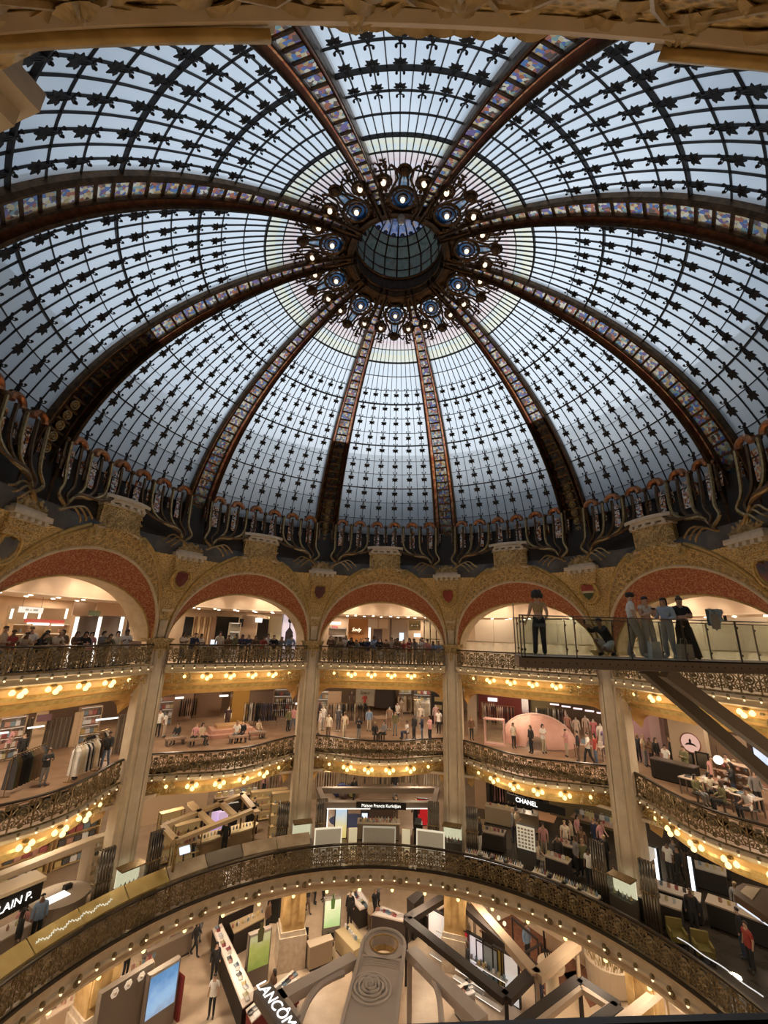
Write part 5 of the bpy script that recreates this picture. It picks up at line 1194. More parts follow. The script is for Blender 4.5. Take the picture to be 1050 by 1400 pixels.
# bay with lit white pilasters
for k, (x0, x1) in enumerate(((95, 99), (127, 131), (158, 162))): front('lit_pilaster', x0, 843, x1, 884, 13.6, LIT, 'narrow glowing white pilaster between the dark shop openings', 'pilaster', Z3, group='lit pilasters')
for x0, x1, c, lb in ((100, 126, (.10, .07, .05), 'dark shop opening between lit pilasters'), (132, 157, (.14, .10, .075), 'brown shop opening with a mannequin between lit pilasters'), (168, 192, (.09, .06, .05), 'dark brown shop opening next to the column')):
    front('shop_opening', x0, 841, x1, 884, 13.9, W_(c), lb, 'shopfront', Z3)
for x0, x1 in ((98, 126), (130, 166)): front('fascia_panel', x0, 824, x1, 842, 13.5, W_((.56, .42, .32)), 'blank beige fascia above the dark shop openings', 'fascia', group='beige fascias above the openings')
front('cream_shopfront', 0, 830, 90, 884, 13.9, W_((.62, .46, .28)), 'warm cream shopfront with shelves beside the lit pilasters', 'shopfront', Z3)
for x in (13, 33, 52, 88): front('lit_strip', x, 832, x + 2, 846, 13.6, LIT, 'slim vertical light strip on the cream shopfront', 'light', group='light strips on the cream shopfront')
lit_sign(25, 830, 58, 838, 13.2, gm_((1, .9, .75), 1.0), 'white hanging lightbox sign before the cream shopfront', 'IIIII  o  IIIIIII', .12, W_((.35, .25, .15)), hang=.5)
lit_sign(34, 847, 88, 852, 13.4, W_((.62, .12, .10)), 'red and white canopy strip on the cream shopfront', '', .1)
p, rz, w, h = rectR(38, 850, 88, 853.5, 13.35); sign(p, rz, w, h, '', .1, LIT, DARK, 'glowing white canopy edge on the cream shopfront')
for x0, x1 in ((8, 34), (60, 88)): p, rz, w, h = rectR(x0, 852, x1, 880, 13.4, Z3); shelves(p, rz, w, h, 4, W_((.60, .42, .26)), 'pinkish lit wall shelves in the cream shopfront', lit=LITY, group='shelves of the cream shopfront'); products(p, rz, [-.5, -.2, .1, .4], -.1, h * .55, 'box', 'on the cream shopfront shelves', 'boxes on the cream shopfront'); products(p, rz, [-.4, 0, .3], -.1, h * .78, 'bottle', 'on the cream shopfront shelves', 'bottles on the cream shopfront')
front('green_exit_sign', 121, 835, 136, 842, 13.2, W_((.12, .16, .10)), 'dull green exit sign hanging by the openings', 'sign')
front('pink_banner', 176, 858, 193, 864, 11.6, W_((.62, .40, .36)), 'pale pink rolled banner near the column', 'banner'); front('pink_banner', 176, 866, 193, 872, 11.6, W_((.62, .42, .38)), 'lower pale pink rolled banner near the column', 'banner')
# bay with the portrait poster
front('black_shopfront', 290, 843, 322, 884, 13.9, DARK, 'black shop opening behind the lit product shelves', 'shopfront', Z3); front('black_shopfront', 349, 846, 364, 884, 13.9, DARK, 'black shop opening under the small white sign', 'shopfront', Z3); front('black_door', 247, 843, 259, 884, 13.6, DARK, 'tall black door beside the striped curtain', 'door panel', Z3)
cu = thing('striped_curtain', *rectR(258, 843, 285, 880, 13.7, Z3)[:2], 'cream and brown pleated curtain in the poster gallery', 'curtain'); p, rz, w, h = rectR(258, 843, 285, 880, 13.7, Z3)
for k in range(7): MB().tube([(-w / 2 + w * (k + .5) / 7, 0, .02), (-w / 2 + w * (k + .5) / 7, 0, h)], w / 15, 6).build('pleat', W_([(.62, .48, .30), (.36, .22, .12)][k % 2]), cu)
front('brown_pilaster', 284, 843, 291, 884, 13.5, W_((.22, .13, .08)), 'brown pilaster beside the striped curtain', 'pilaster', Z3); front('brown_pilaster', 326, 842, 348, 884, 13.6, W_((.36, .25, .17)), 'broad brown pilaster with a small dark screen', 'pilaster', Z3)
front('dark_screen', 327, 846, 332, 857, 13.4, W_((.03, .03, .04), .2), 'narrow dark screen on the broad pilaster', 'screen'); front('yellow_wall', 364, 843, 385, 884, 14.0, W_((.50, .44, .26)), 'yellowish wall panel beside the portrait poster', 'wall panel', Z3)
lit_sign(349, 845, 358, 851, 13.3, LIT, 'small white sign above the black opening', '')
p, rz, w, h = rectR(311, 851, 325, 880, 13.5, Z3); shelves(p, rz, w, h, 4, W_((.55, .5, .42)), 'lit white product shelves before the black opening', lit=LIT); products(p, rz, [-.3, -.1, .1, .3], -.1, h * .55, 'box', 'on the lit shelves of the poster gallery', 'boxes in the poster gallery')
po = front('portrait_poster', 383, 840, 404, 884, 13.3, picture_mat('poster_print', [(0, (.30, .28, .36)), (.5, (.62, .58, .72)), (1, (.72, .68, .82))], h=2.4, noise=.4, emit=.55), 'tall lavender white poster with a dark figure', 'poster', Z3, frame=W_((.6, .56, .6)))
p, rz, w, h = rectR(383, 840, 404, 884, 13.3, Z3); b = MB(); b.ball((0, -.07, h * .86), .16, 10, 6, sq=(1, .2, 1.2)); b.prismf([(-.05, h * .70), (-.26, h * .60), (-.28, h * .34), (.28, h * .34), (.26, h * .60), (.05, h * .70), (.04, h * .8), (-.04, h * .8)], lambda x, y, k: (x, -.06 - .02 * k, y)); b.prismf([(-.2, h * .30), (.2, h * .30), (.2, .3), (-.2, .3)], lambda x, y, k: (x, -.06 - .02 * k, y)); b.build('figure_print', W_((.03, .025, .03)), po)
# central bay
front('orange_wall', 475, 846, 503, 884, 13.8, W_((.42, .19, .06)), 'orange brown shop wall behind the glowing script sign', 'wall panel', Z3)
lit_sign(480, 857, 494, 865, 13.7, W_((.42, .19, .06)), 'glowing cream script sign on the orange wall', 'Sody', .36, gm_((1, .85, .6), 2.2), shear=.3)
lit_sign(449, 850, 466, 854, 13.0, LIT, 'white lightbox sign near the column capital', '', .12); lit_sign(454, 856, 462, 859, 13.1, gm_((.9, .25, .2), .8), 'small red lightbox below the white sign', '')
p, rz, w, h = rectR(449, 858, 472, 882, 13.6, Z3); shelves(p, rz, w, h, 4, W_((.5, .42, .33)), 'beige display shelves beneath the white lightbox sign', lit=LIT)
front('light_column', 503, 858, 506, 884, 13.4, LIT, 'slim white light column beside the dark door', 'light'); front('dark_door', 510, 860, 522, 884, 13.7, W_((.06, .035, .03)), 'dark brown door beside the slim light column', 'door panel', Z3)
for x0, x1, y0, y1 in ((503, 516, 846, 859), (518, 530, 846, 859)): front('beige_fascia', x0, y0, x1, y1, 13.6, W_((.52, .40, .29)), 'beige fascia panel above the dark brown door', 'fascia', group='beige fascias by the script sign')
front('mullion', 532, 846, 535, 884, 13.5, W_((.10, .07, .05)), 'dark mullion between beige panels', 'mullion', Z3); front('beige_wall', 536, 848, 558, 884, 13.9, W_((.40, .32, .24)), 'beige shop wall behind the pale blue screen', 'wall panel', Z3)
front('pale_screen', 546, 865, 552, 876, 13.3, LITC, 'glowing pale blue upright screen in the central gallery', 'screen'); front('gold_panel', 559, 849, 575, 862, 13.7, W_((.30, .23, .10)), 'olive gold fascia with lettering', 'fascia')
lit_sign(561, 853, 573, 857, 13.5, W_((.20, .15, .07)), 'small gold lettered sign over the lit niche', 'o — o', .2, gm_((1, .8, .5), .8)); front('lit_niche', 566, 866, 575, 871, 13.4, LIT, 'small glowing white niche under the gold sign', 'niche')
pa = thing('glazed_partition', *rectR(580, 848, 605, 884, 12.8, Z3)[:2], 'dark framed glass partition near the column', 'partition'); p, rz, w, h = rectR(580, 848, 605, 884, 12.8, Z3)
for k in range(4): MB().box((-w / 2 + w * k / 3, 0, h / 2), (.06, .08, h)).build('mullion', DARK, pa)
for k in (.05, .55, .98): MB().box((0, 0, h * k), (w, .07, .05)).build('transom', DARK, pa)
for k in range(3): MB().box((-w / 2 + w * (k + .5) / 3, 0, h / 2), (w / 3 - .06, .02, h)).build('pane', M['clear'], pa)
# screened bays
SH_ = dayglass('white_sheeting', [(.80, .74, .62), (.92, .88, .78)], 2.0, .12)
def sheeting(a, x0, x1, label, r=10.55):
    o = empty('plastic_sheeting', rotv(Vector(U(0, r, -1.32)), a), -R_(a), label, 'sheeting')
    n = 6
    for k in range(n):
        b = MB(); xa = x0 + (x1 - x0) * k / n; xb = x0 + (x1 - x0) * (k + 1) / n
        b.grid(lambda u, v: Vector(((xa + (xb - xa) * u) * S, .05 * math.sin((xa + (xb - xa) * u) * 14) + .02 * math.sin(v * 6 + k), 1.62 * v)), 10, 5); b.build('sheet', SH_, o, smooth=True)
    MB().tube([(x0 * S, 0, 1.62), (x1 * S, 0, 1.62)], .03, 6).build('batten', W_((.6, .5, .36)), o)
sheeting(36, -2.75, 2.75, 'white plastic sheeting stretched behind the balustrade'); sheeting(72, -2.75, 2.75, 'pale sheeting hoarding behind the glass footbridge')
for a, lb in ((36, 'tall cream hoarding board behind the white plastic sheeting'), (72, 'tall cream hoarding board behind the glass footbridge')):
    o = empty('hoarding', rotv(Vector(U(0, 12.2, -1.32)), a), -R_(a), lb, 'hoarding')
    for k in range(6): MB().box(((-2.5 + 1.0 * k) * S, 0, 1.55), (1.37, .06, 3.1)).build('board', W_((.66, .56, .44)), o)
# visitors at the railing
def railfolk(xs, y, r, place, pose=('lean', 'lean', 'stand', 'phone', 'cross')):
    for x in xs:
        p = PR(x, y, r, Z3); crowd(p, face(p) + prnd.uniform(-.5, .5), prnd.choice(pose), place)
railfolk([452, 459, 466, 473, 480, 487, 494, 503, 511, 519, 527, 535, 544, 552, 560, 569, 577, 585, 592, 599], 883, 10.35, 'at the railing before the script sign')
railfolk([470, 500, 540, 575], 878, 11.6, 'behind the crowd at the script sign', ('stand', 'walk'))
railfolk([250, 262, 274, 300, 312, 322, 331, 340, 349, 358, 366, 375, 384, 396], 878, 10.35, 'at the railing before the portrait poster')
railfolk([4, 16, 30, 40, 50, 62, 74, 84, 104, 112, 124, 140, 146, 160, 172], 876, 10.35, 'at the railing opposite the lit pilasters')
for x in (287,): p = PR(x, 880, 10.9, Z3); counter(p, face(p), .7, .5, .95, W_((.10, .08, .07)), W_((.35, .3, .25)), 'small dark till desk in the poster gallery', group='till desks in the poster gallery')
p = PR(294, 872, 10.9, Z3 + .95); sc_ = thing('monitor', p, face(p), 'small glowing monitor on the till desk', 'monitor'); MB().box((0, 0, .2), (.45, .04, .30)).build('screen', LITC, sc_); MB().box((0, 0, .03), (.15, .15, .06)).build('stand', DARK, sc_)
for k, x in enumerate((258, 266, 276)): p = PR(x, 880, 11.3, Z3); rack(p, face(p) + .3, 1.1, 7, 'beside the striped curtain', [2, 5, 4], 1.5, False) if k == 1 else None
# ---------------------------------------------------------------- middle gallery
P2 = {-72: 'in the grey curtain shop', -36: 'in the shop with the stepped podium', 0: 'on the open clothing floor', 36: 'in the pink tent shop', 72: 'in the cafe with the round sign'}
# grey curtain shop
RS = 3.6
def curtain(x0, y0, x1, y1, r, label, zb, n=9):
    p, rz, w, h = rectR(x0, y0, x1, y1, r, zb); o = thing('grey_curtain', p, rz, label, 'curtain')
    for k in range(n): MB().tube([(-w / 2 + w * (k + .5) / n, 0, .02), (-w / 2 + w * (k + .5) / n, 0, h)], w / n * .56, 6).build('pleat', W_([(.20, .16, .12), (.13, .10, .075)][k % 2], .8), o)
curtain(12, 985, 34, 1040, 14.0, 'narrow grey pleated curtain on the beige wall', Z2); curtain(50, 983, 90, 1040, 13.6, 'wide grey pleated curtain under the purple box', Z2, 12); curtain(150, 978, 172, 1045, 11.0, 'grey brown curtain beside the column', Z2, 7)
for x0, x1 in ((34, 50), (88, 100), (0, 12)): front('beige_pilaster', x0, 975, x1, 1045, 13.5, W_((.62, .46, .30)), 'beige pilaster between the grey curtains', 'pilaster', Z2, group='pilasters between grey curtains')
front('purple_box', 50, 977, 69, 986, 13.0, W_((.22, .12, .15)), 'dull purple box sign above the wide curtain', 'sign')
for x0, x1, y in ((0, 11, 1001), (38, 60, 993), (132, 175, 981)): front('shelf_light', x0, y, x1, y + 2, 13.0, LIT, 'thin glowing shelf edge in the grey curtain shop', 'light', group='glowing shelf edges')
for x, y, L, n, pal in ((112, 1062, 1.8, 12, [3, 0, 1, 2]), (125, 1046, 1.6, 10, [0, 3, 4]), (30, 1078, 2.2, 14, [0, 8, 1, 4])): p = PF(x, y, Z2); rack(p, face(p) + .5, L, n, P2[-72], pal)
for x, y, pose, t, b_ in ((24, 1048, 'stand', 'black', 'black'), (57, 1075, 'phone', 'black', 'grey'), (142, 1050, 'walk', 'black', 'denim'), (4, 1040, 'stand', 'pink', 'brown'), (100, 1066, 'stand', 'grey', 'black')): p = PF(x, y, Z2); crowd(p, face(p) + prnd.uniform(-1.5, 1.5), pose, P2[-72], t, b_)
for x, y in ((35, 1022), (105, 1018), (122, 1010)): p = PF(x, y, Z2); mannequin(p, face(p), ('pale cream', (.6, .52, .42), (.45, .38, .30)), P2[-72])
for x0, x1, y0, y1, r, lb in ((0, 12, 990, 1030, 13.2, 'lit shelf unit of folded clothes at the frame edge of the curtain shop'), (100, 128, 980, 1020, 13.6, 'lit shelf unit beside the wide grey curtain')):
    p, rz, w, h = rectR(x0, y0, x1, y1, r, Z2); shelves(p, rz, max(1.2, w), 2.2, 4, W_((.50, .36, .24)), lb, lit=LIT)
    for k in range(4): products(p, rz, [-.5, -.25, 0, .25, .5], -.05, .1 + .53 * k, 'bag', 'on the shelves of the curtain shop', 'bags of the curtain shop')
# stepped podium shop
RS = 6.0
p, rz, w, h = rectF(285, 345, 985, 1004, Z2); pd = thing('stepped_podium', p, rz, 'pink and wood stepped podium in the middle gallery', 'podium')
for k, (ww, dd, hh, c) in enumerate(((3.6, 2.2, .22, (.48, .26, .20)), (2.8, 1.7, .44, (.55, .32, .24)), (2.0, 1.1, .62, (.50, .30, .14)))): MB().box((0, .2 * k, hh / 2), (ww, dd, hh)).build('step', W_(c), pd)
front('gold_pillar', 311, 935, 334, 1000, 11.6, mat('brushed_gold', (.55, .33, .09), .3, .5), 'square golden pillar beside the stepped podium', 'pillar', Z2, d=1.0)
for x0, x1, y0, y1, c, lb in ((228, 260, 948, 985, (.40, .26, .18), 'pinkish wall niche in the podium shop'), (262, 300, 945, 985, (.16, .09, .055), 'dark wood wall panel behind the podium'), (205, 226, 945, 1000, (.36, .33, .30), 'grey wall panel beside the column'), (336, 380, 945, 975, (.20, .13, .09), 'brown wall behind the dark garments')): front('wall_panel', x0, y0, x1, y1, 14.6, W_(c), lb, 'wall panel', Z2)
for x0, x1, y in ((237, 251, 953), (378, 412, 961), (300, 312, 950)): front('shelf_light', x0, y, x1, y + 2.5, 13.8, LIT, 'glowing light strip %s' % ('near the column' if x0 > 370 else 'over the pinkish niche' if x0 < 260 else 'beside the golden pillar'), 'light')
p = PF(309, 1000, Z2); mannequin(p, face(p), ('a long dark dress', (.04, .02, .02), (.04, .02, .02)), P2[-36])
for x, y, L, n, pal in ((345, 992, 1.6, 12, [0, 0, 1, 3]), (362, 992, 1.8, 13, [0, 1, 0, 6]), (255, 985, 1.4, 8, [0, 4]), (360, 975, 2.0, 12, [3, 2, 7]), (388, 985, 1.2, 7, [0, 4])): p = PF(x, y, Z2); rack(p, face(p), L, n, P2[-36], pal, 1.7)
for x, y, pose, t, b_ in ((214, 1008, 'stand', 'white', 'black'), (223, 1008, 'stand', 'white', 'beige'), (240, 1016, 'sit', 'black', 'grey'), (266, 1018, 'sit', 'pink', 'black'), (274, 1018, 'sit', 'beige', 'black'), (322, 1014, 'sit', 'white', 'grey'), (330, 1013, 'sit', 'black', 'black'), (352, 1008, 'sit', 'beige', 'grey'), (393, 1000, 'stand', 'olive', 'black'), (400, 998, 'walk', 'pink', 'denim')): p = PF(x, y, Z2); crowd(p, face(p) + prnd.uniform(-1, 1), pose, P2[-36], t, b_)
for x, y in ((240, 1020), (270, 1021), (326, 1017), (352, 1011)):
    p = PF(x, y, Z2); o = thing('bench', p, face(p), 'low upholstered bench near the balustrade of the podium shop', 'bench', 'benches of the podium shop'); MB().box((0, .25, .40), (1.2, .5, .12)).build('cushion', W_((.30, .20, .14), .8), o)
    for s in (-1, 1): MB().box((s * .5, .25, .17), (.06, .4, .34)).build('leg', M['steel'], o)
# open clothing floor
lit_sign(486, 941, 512, 965, 15.6, W_((.50, .46, .36)), 'pale board with black lettering on the rear wall', '', .42, DARK)
p, rz, w, h = rectR(493, 943, 505, 947, 15.4); sign(p, rz, w * .1, .05, 'Soeur', .42, DARK, DARK, 'small slanted black lettering on the pale board', shear=.3)
front('dark_rack_wall', 513, 943, 540, 968, 15.4, W_((.05, .035, .03)), 'dark garment wall beside the pale lettered board', 'wall panel'); front('brown_wall', 430, 945, 465, 985, 14.8, W_((.46, .31, .20)), 'tan wall panel near the column', 'wall panel', Z2); front('black_shelving', 590, 946, 612, 990, 12.0, DARK, 'black shelving wall beside the column', 'shelves', Z2)
for k in range(3): front('lit_shelf', 594, 953 + 11 * k, 604, 959 + 11 * k, 11.9, W_((.40, .30, .14)), 'amber product shelf in the black wall', 'shelf', group='amber shelves')
for x, y, L, n, pal in ((452, 993, 2.2, 16, [0, 0, 1, 5, 3]), (482, 992, 2.4, 17, [0, 0, 0, 4, 2]), (525, 972, 2.2, 12, [4, 7, 2]), (560, 978, 2.6, 14, [5, 4, 2]), (577, 985, 1.6, 9, [2, 3])): p = PF(x, y, Z2); rack(p, face(p) + (.5 if x > 530 else 0), L, n, P2[0], pal, 1.7)
p, rz, w, h = rectF(512, 545, 980, 992, Z2); o = thing('display_plinth', p, rz + .3, 'low wooden display plinth among clothes rails', 'plinth'); MB().box((0, 0, .3), (2.0, 1.2, .6)).build('body', W_((.38, .24, .15)), o); MB().box((0, 0, .62), (2.1, 1.3, .05)).build('plinth_top', W_((.45, .30, .2)), o)
p = PF(504, 1000, Z2); crowd(p, face(p), 'stand', P2[0], 'blue', 'beige'); 
for x, y, pose, t, b_ in ((512, 1012, 'sit', 'black', 'black'), (525, 1012, 'sit', 'grey', 'black'), (540, 1006, 'stand', 'olive', 'grey'), (543, 990, 'walk', 'white', 'black'), (556, 1010, 'sit', 'white', 'navy'), (566, 1012, 'stand', 'black', 'black'), (577, 1012, 'cross', 'navy', 'denim'), (588, 1015, 'phone', 'pink', 'black'), (600, 1003, 'stand', 'white', 'black'), (436, 1004, 'stand', 'white', 'beige'), (470, 1010, 'walk', 'beige', 'beige'), (448, 1012, 'stand', 'cream', 'brown'), (490, 1012, 'phone', 'black', 'grey'), (498, 975, 'walk', 'red', 'black')): p = PF(x, y, Z2); crowd(p, face(p) + prnd.uniform(-1.5, 1.5), pose, P2[0], t, b_)
for x, y, c in ((570, 985, (.5, .42, .34)), (548, 985, (.35, .25, .18)), (480, 970, (.2, .12, .1))): p = PF(x, y, Z2); mannequin(p, face(p), ('brown and beige', c, c), P2[0])
for x0, x1, y0, y1, r, c, lb in ((432, 446, 958, 990, 11.5, (.50, .40, .30), 'pale shelf unit with bags next to the column of the clothing floor'), (545, 562, 955, 972, 15.0, (.30, .20, .13), 'brown rear shelf unit with bags on the clothing floor'), (566, 588, 950, 972, 14.6, (.22, .15, .10), 'dark rear shelf unit with bags beside the black wall')):
    p, rz, w, h = rectR(x0, y0, x1, y1, r, Z2); shelves(p, rz, w, 2.4, 4, W_(c), lb, lit=LIT)
    for k in range(4): products(p, rz, [-.4 * w, -.2 * w, 0, .2 * w, .4 * w], -.05, .1 + .58 * k, 'bag', 'on the shelf units of the clothing floor', 'bags of the clothing floor')
for x, y, c, nm in ((440, 998, (.6, .55, .5), 'white'), (462, 1000, (.1, .1, .12), 'charcoal'), (575, 996, (.55, .45, .36), 'sand'), (532, 998, (.3, .18, .12), 'brown'), (596, 994, (.5, .3, .3), 'dusty pink')): p = PF(x, y, Z2); mannequin(p, face(p) + .1, (nm, c, tuple(v * .7 for v in c)), 'among the rails of the clothing floor')
# pink tent shop
front('dark_red_wall', 655, 950, 725, 990, 14.6, W_((.16, .025, .02)), 'dark red wall behind the clothes in the tent shop', 'wall panel', Z2); lit_sign(667, 954, 680, 959, 14.4, gm_((1, .92, .88), 1.2), 'small glowing white sign on the dark red wall')
front('white_picture', 714, 955, 723, 975, 14.3, picture_mat('pic_white', [(0, (.2, .08, .08)), (.5, (.7, .6, .55)), (1, (.8, .75, .7))], h=1.5, emit=.3), 'narrow white picture on the dark red wall', 'picture'); front('olive_wall', 726, 955, 760, 985, 15.0, W_((.20, .16, .08)), 'olive wall panel behind the pink tent', 'wall panel', Z2); front('cream_post', 640, 948, 653, 1010, 9.5, W_((.34, .27, .2)), 'beige wall post beside the column', 'wall panel', Z2)
for k in range(5): front('ceiling_tube', 752 + 16 * k, 962 + 3 * k, 764 + 16 * k, 964 + 3 * k, 13.6, gm_((1, .75, .75), 1.4), 'pinkish tube light over the mannequins', 'light', group='pinkish tube lights')
p = PF(735, 1020, Z2); tn = thing('pink_tent', p, face(p) + .15, 'pale pink scalloped tent structure with open sides', 'tent'); PK = mat('pink_tent_cloth', (.68, .38, .30), .7, col2=(.74, .46, .38), scale=2)
for k in range(9):
    b = MB(); a0, a1 = math.pi * k / 9, math.pi * (k + 1) / 9
    b.grid(lambda u, v: Vector((-2.5 * math.cos(a0 + (a1 - a0) * u) * math.cos(v * 1.3), .9 - 2.0 * math.sin(v * 1.3), .05 + 1.85 * math.sin(a0 + (a1 - a0) * u) * math.cos(v * 1.3) ** .7 - .05 * math.sin(u * math.pi) * (1 - v))), 4, 5); b.build('cloth_panel', PK, tn, smooth=True)
for s in (-1, 1): MB().tube([(s * 2.5 * math.cos(k * math.pi / 16), .92, .05 + 1.87 * math.sin(k * math.pi / 16)) for k in range(9)], .07, 6).build('hoop', W_((.75, .55, .5)), tn)
p, rz, w, h = rectF(664, 690, 1000, 1018, Z2); mr = thing('mirror_case', p, rz, 'pink framed glass case beside the tent', 'display case'); MB().box((0, 0, .85), (1.3, .5, 1.5)).build('glass_box', M['clear'], mr); MB().box((0, 0, 1.63), (1.4, .6, .08)).build('lid', W_((.7, .42, .38)), mr); MB().box((0, 0, .05), (1.4, .6, .1)).build('base', W_((.7, .42, .38)), mr)
for s in (-1, 1): MB().box((s * .66, 0, .85), (.06, .55, 1.6)).build('frame_side', W_((.7, .42, .38)), mr)
for x, y, L, n, pal in ((682, 996, 2.6, 18, [2, 0, 0, 1, 3, 5]), (755, 1000, 2.4, 18, [0, 0, 1, 0, 3]), (668, 990, 1.2, 7, [2, 5])): p = PF(x, y, Z2); rack(p, face(p) + .1, L, n, P2[36], pal, 1.75)
for x, y, c, nm in ((790, 1015, (.62, .5, .42), 'pale pink'), (803, 1012, (.6, .45, .38), 'beige pink'), (814, 1018, (.6, .2, .22), 'rose red'), (824, 1026, (.62, .55, .5), 'cream'), (830, 1035, (.20, .14, .28), 'purple'), (778, 1010, (.5, .25, .2), 'terracotta'), (772, 1000, (.55, .3, .25), 'salmon')): p = PF(x, y, Z2); mannequin(p, face(p) + .2, (nm, c, tuple(v * .8 for v in c)), P2[36])
for x, y, pose, t, b_ in ((703, 1023, 'stand', 'cream', 'black'), (727, 1030, 'stand', 'black', 'black'), (776, 1035, 'phone', 'pink', 'beige'), (792, 1042, 'stand', 'black', 'brown'), (806, 1045, 'walk', 'white', 'black'), (816, 1046, 'stand', 'red', 'denim'), (744, 1030, 'cross', 'white', 'beige'), (645, 1012, 'stand', 'brown', 'black')): p = PF(x, y, Z2); crowd(p, face(p) + prnd.uniform(-1.5, 1.5), pose, P2[36], t, b_)
for x, y in ((800, 1036), (815, 1038)): p = PF(x, y, Z2); table(p, face(p), 1.1, .7, .8, W_((.62, .48, .40)), 'pale pink display table among the mannequins', 'display tables of the tent shop'); products(p, face(p), [-.35, 0, .35], 0, .8, 'bag', 'on the pale pink display table', 'bags on the pink tables')
for x0, x1, y0, y1, r, lb in ((212, 228, 955, 985, 13.2, 'grey shelf unit with bags beside the pinkish niche'), (372, 402, 950, 978, 13.4, 'brown shelf unit with bags under the light strip')):
    p, rz, w, h = rectR(x0, y0, x1, y1, r, Z2); shelves(p, rz, max(1.4, w), 2.3, 4, W_((.36, .25, .17)), lb, lit=LIT)
    for k in range(4): products(p, rz, [-.6, -.3, 0, .3, .6], -.05, .1 + .55 * k, 'bag', 'on the shelves of the podium shop', 'bags of the podium shop')
# cafe
RS = 3.2
front('purple_wall', 866, 962, 915, 1045, 13.2, W_((.34, .20, .22)), 'mauve wall behind the cafe queue', 'wall panel', Z2); front('mauve_pillar', 897, 965, 912, 1045, 12.6, W_((.40, .27, .27)), 'mauve pillar behind the cafe queue', 'pillar', Z2, d=.6); front('cafe_wall', 926, 985, 975, 1065, 12.2, W_((.50, .40, .28)), 'cream cafe wall carrying the round sign', 'wall panel', Z2, d=.5); front('brown_cafe_wall', 978, 1005, 1030, 1065, 12.6, W_((.18, .12, .08)), 'brown cafe wall under the struts', 'wall panel', Z2)
p, rz, w, h = rectR(933, 1003, 960, 1029, 11.75); rs = thing('round_sign', p + Vector((0, 0, h / 2)), rz, 'round pink sign with a black swallow emblem', 'sign')
MB().lathe([(0, .04), (w / 2, .04), (w / 2, -.04), (0, -.04)], n=32, ax='Y').build('disc', gm_((1.0, .58, .45), .75), rs); b = MB(); b.tube([(w / 2 * math.cos(k * math.pi / 16), -.05, w / 2 * math.sin(k * math.pi / 16)) for k in range(32)], .035, 6, True); b.build('rim', W_((.25, .12, .08)), rs)
b = MB(); s_ = w / 2
for poly in ([(-.62, -.32), (-.35, -.05), (-.1, .02), (.1, .02), (.35, -.05), (.62, -.32), (.2, -.2), (-.2, -.2)], [(-.1, 0), (.1, 0), (.12, .25), (.05, .42), (-.05, .42), (-.12, .25)]): b.prismf([(x * s_, y * s_) for x, y in poly], lambda x, y, k: (x, -.055 - .02 * k, y))
b.build('emblem', DARK, rs)
for x0, x1, lb in ((935, 950, 'dark framed menu picture under the round sign'), (955, 971, 'wider dark framed menu picture under the round sign')): front('framed_picture', x0, 1030, x1, 1050, 11.7, picture_mat('menu_%d' % x0, [(0, (.02, .02, .02)), (.5, (.09, .08, .06)), (1, (.2, .17, .12))], h=1.0, emit=0.05, s=3), lb, 'picture', frame=DARK)
p = PR(982, 1039, 12.0); gl_ = thing('globe_light', p, 0, 'round glowing globe light in the cafe', 'lamp'); MB().ball((0, 0, 0), .19, 12, 8).build('globe', LIT, gl_); MB().tube([(0, 0, .18), (0, 0, .6)], .015, 5).build('cord', DARK, gl_)
front('blue_screen', 1034, 1018, 1060, 1048, 11.2, picture_mat('cafe_screen', [(0, (.35, .5, .85)), (.5, (.55, .7, .95)), (1, (.8, .9, 1))], h=1.6, emit=.8), 'large pale blue display screen in the cafe', 'screen', frame=DARK)
p, rz, w, h = rectF(990, 1030, 1058, 1098, Z2); shelves(p, rz, 1.6, 1.7, 4, W_((.45, .30, .2)), 'pink lit pastry shelves in the cafe', lit=gm_((1, .6, .5), 1.0))
for k in range(4): products(p, rz, [-.6, -.3, 0, .3, .6], -.1, .5 + .32 * k, 'box', 'on the cafe pastry shelves', 'boxes on the pastry shelves')
for x, y, pose, t, b_ in ((875, 1042, 'stand', 'black', 'black'), (884, 1048, 'stand', 'beige', 'grey'), (893, 1050, 'phone', 'brown', 'black'), (901, 1052, 'stand', 'black', 'brown'), (911, 1064, 'walk', 'white', 'black'), (935, 1072, 'phone', 'olive', 'brown'), (921, 1052, 'stand', 'black', 'black'), (980, 1085, 'stand', 'pink', 'black'), (990, 1082, 'stand', 'black', 'black'), (1008, 1100, 'cross', 'black', 'navy'), (1000, 1078, 'walk', 'white', 'grey'), (1020, 1095, 'stand', 'red', 'black'), (1040, 1110, 'stand', 'grey', 'black'), (970, 1095, 'sit', 'cream', 'black'), (955, 1098, 'sit', 'olive', 'grey'), (1030, 1122, 'sit', 'white', 'black'), (992, 1112, 'sit', 'olive', 'black')): p = PF(x, y, Z2); crowd(p, face(p) + prnd.uniform(-1.5, 1.5), pose, P2[72], t, b_)
for x, y in ((975, 1090), (950, 1088), (1000, 1105), (1025, 1115), (1045, 1100)): p = PF(x, y, Z2); table(p, face(p), 1.0, .7, .76, W_((.52, .42, .34)), 'small cafe table with pale top near the balustrade', 'cafe tables'); products(p, face(p), [-.2, .2], 0, .76, 'tray', 'on a cafe table', 'trays on the cafe tables')
p = PF(925, 1070, Z2); counter(p, face(p), 2.2, .7, 1.0, DARK, W_((.1, .08, .07), .3), 'black cafe counter under the menu pictures')
RS = 0.0
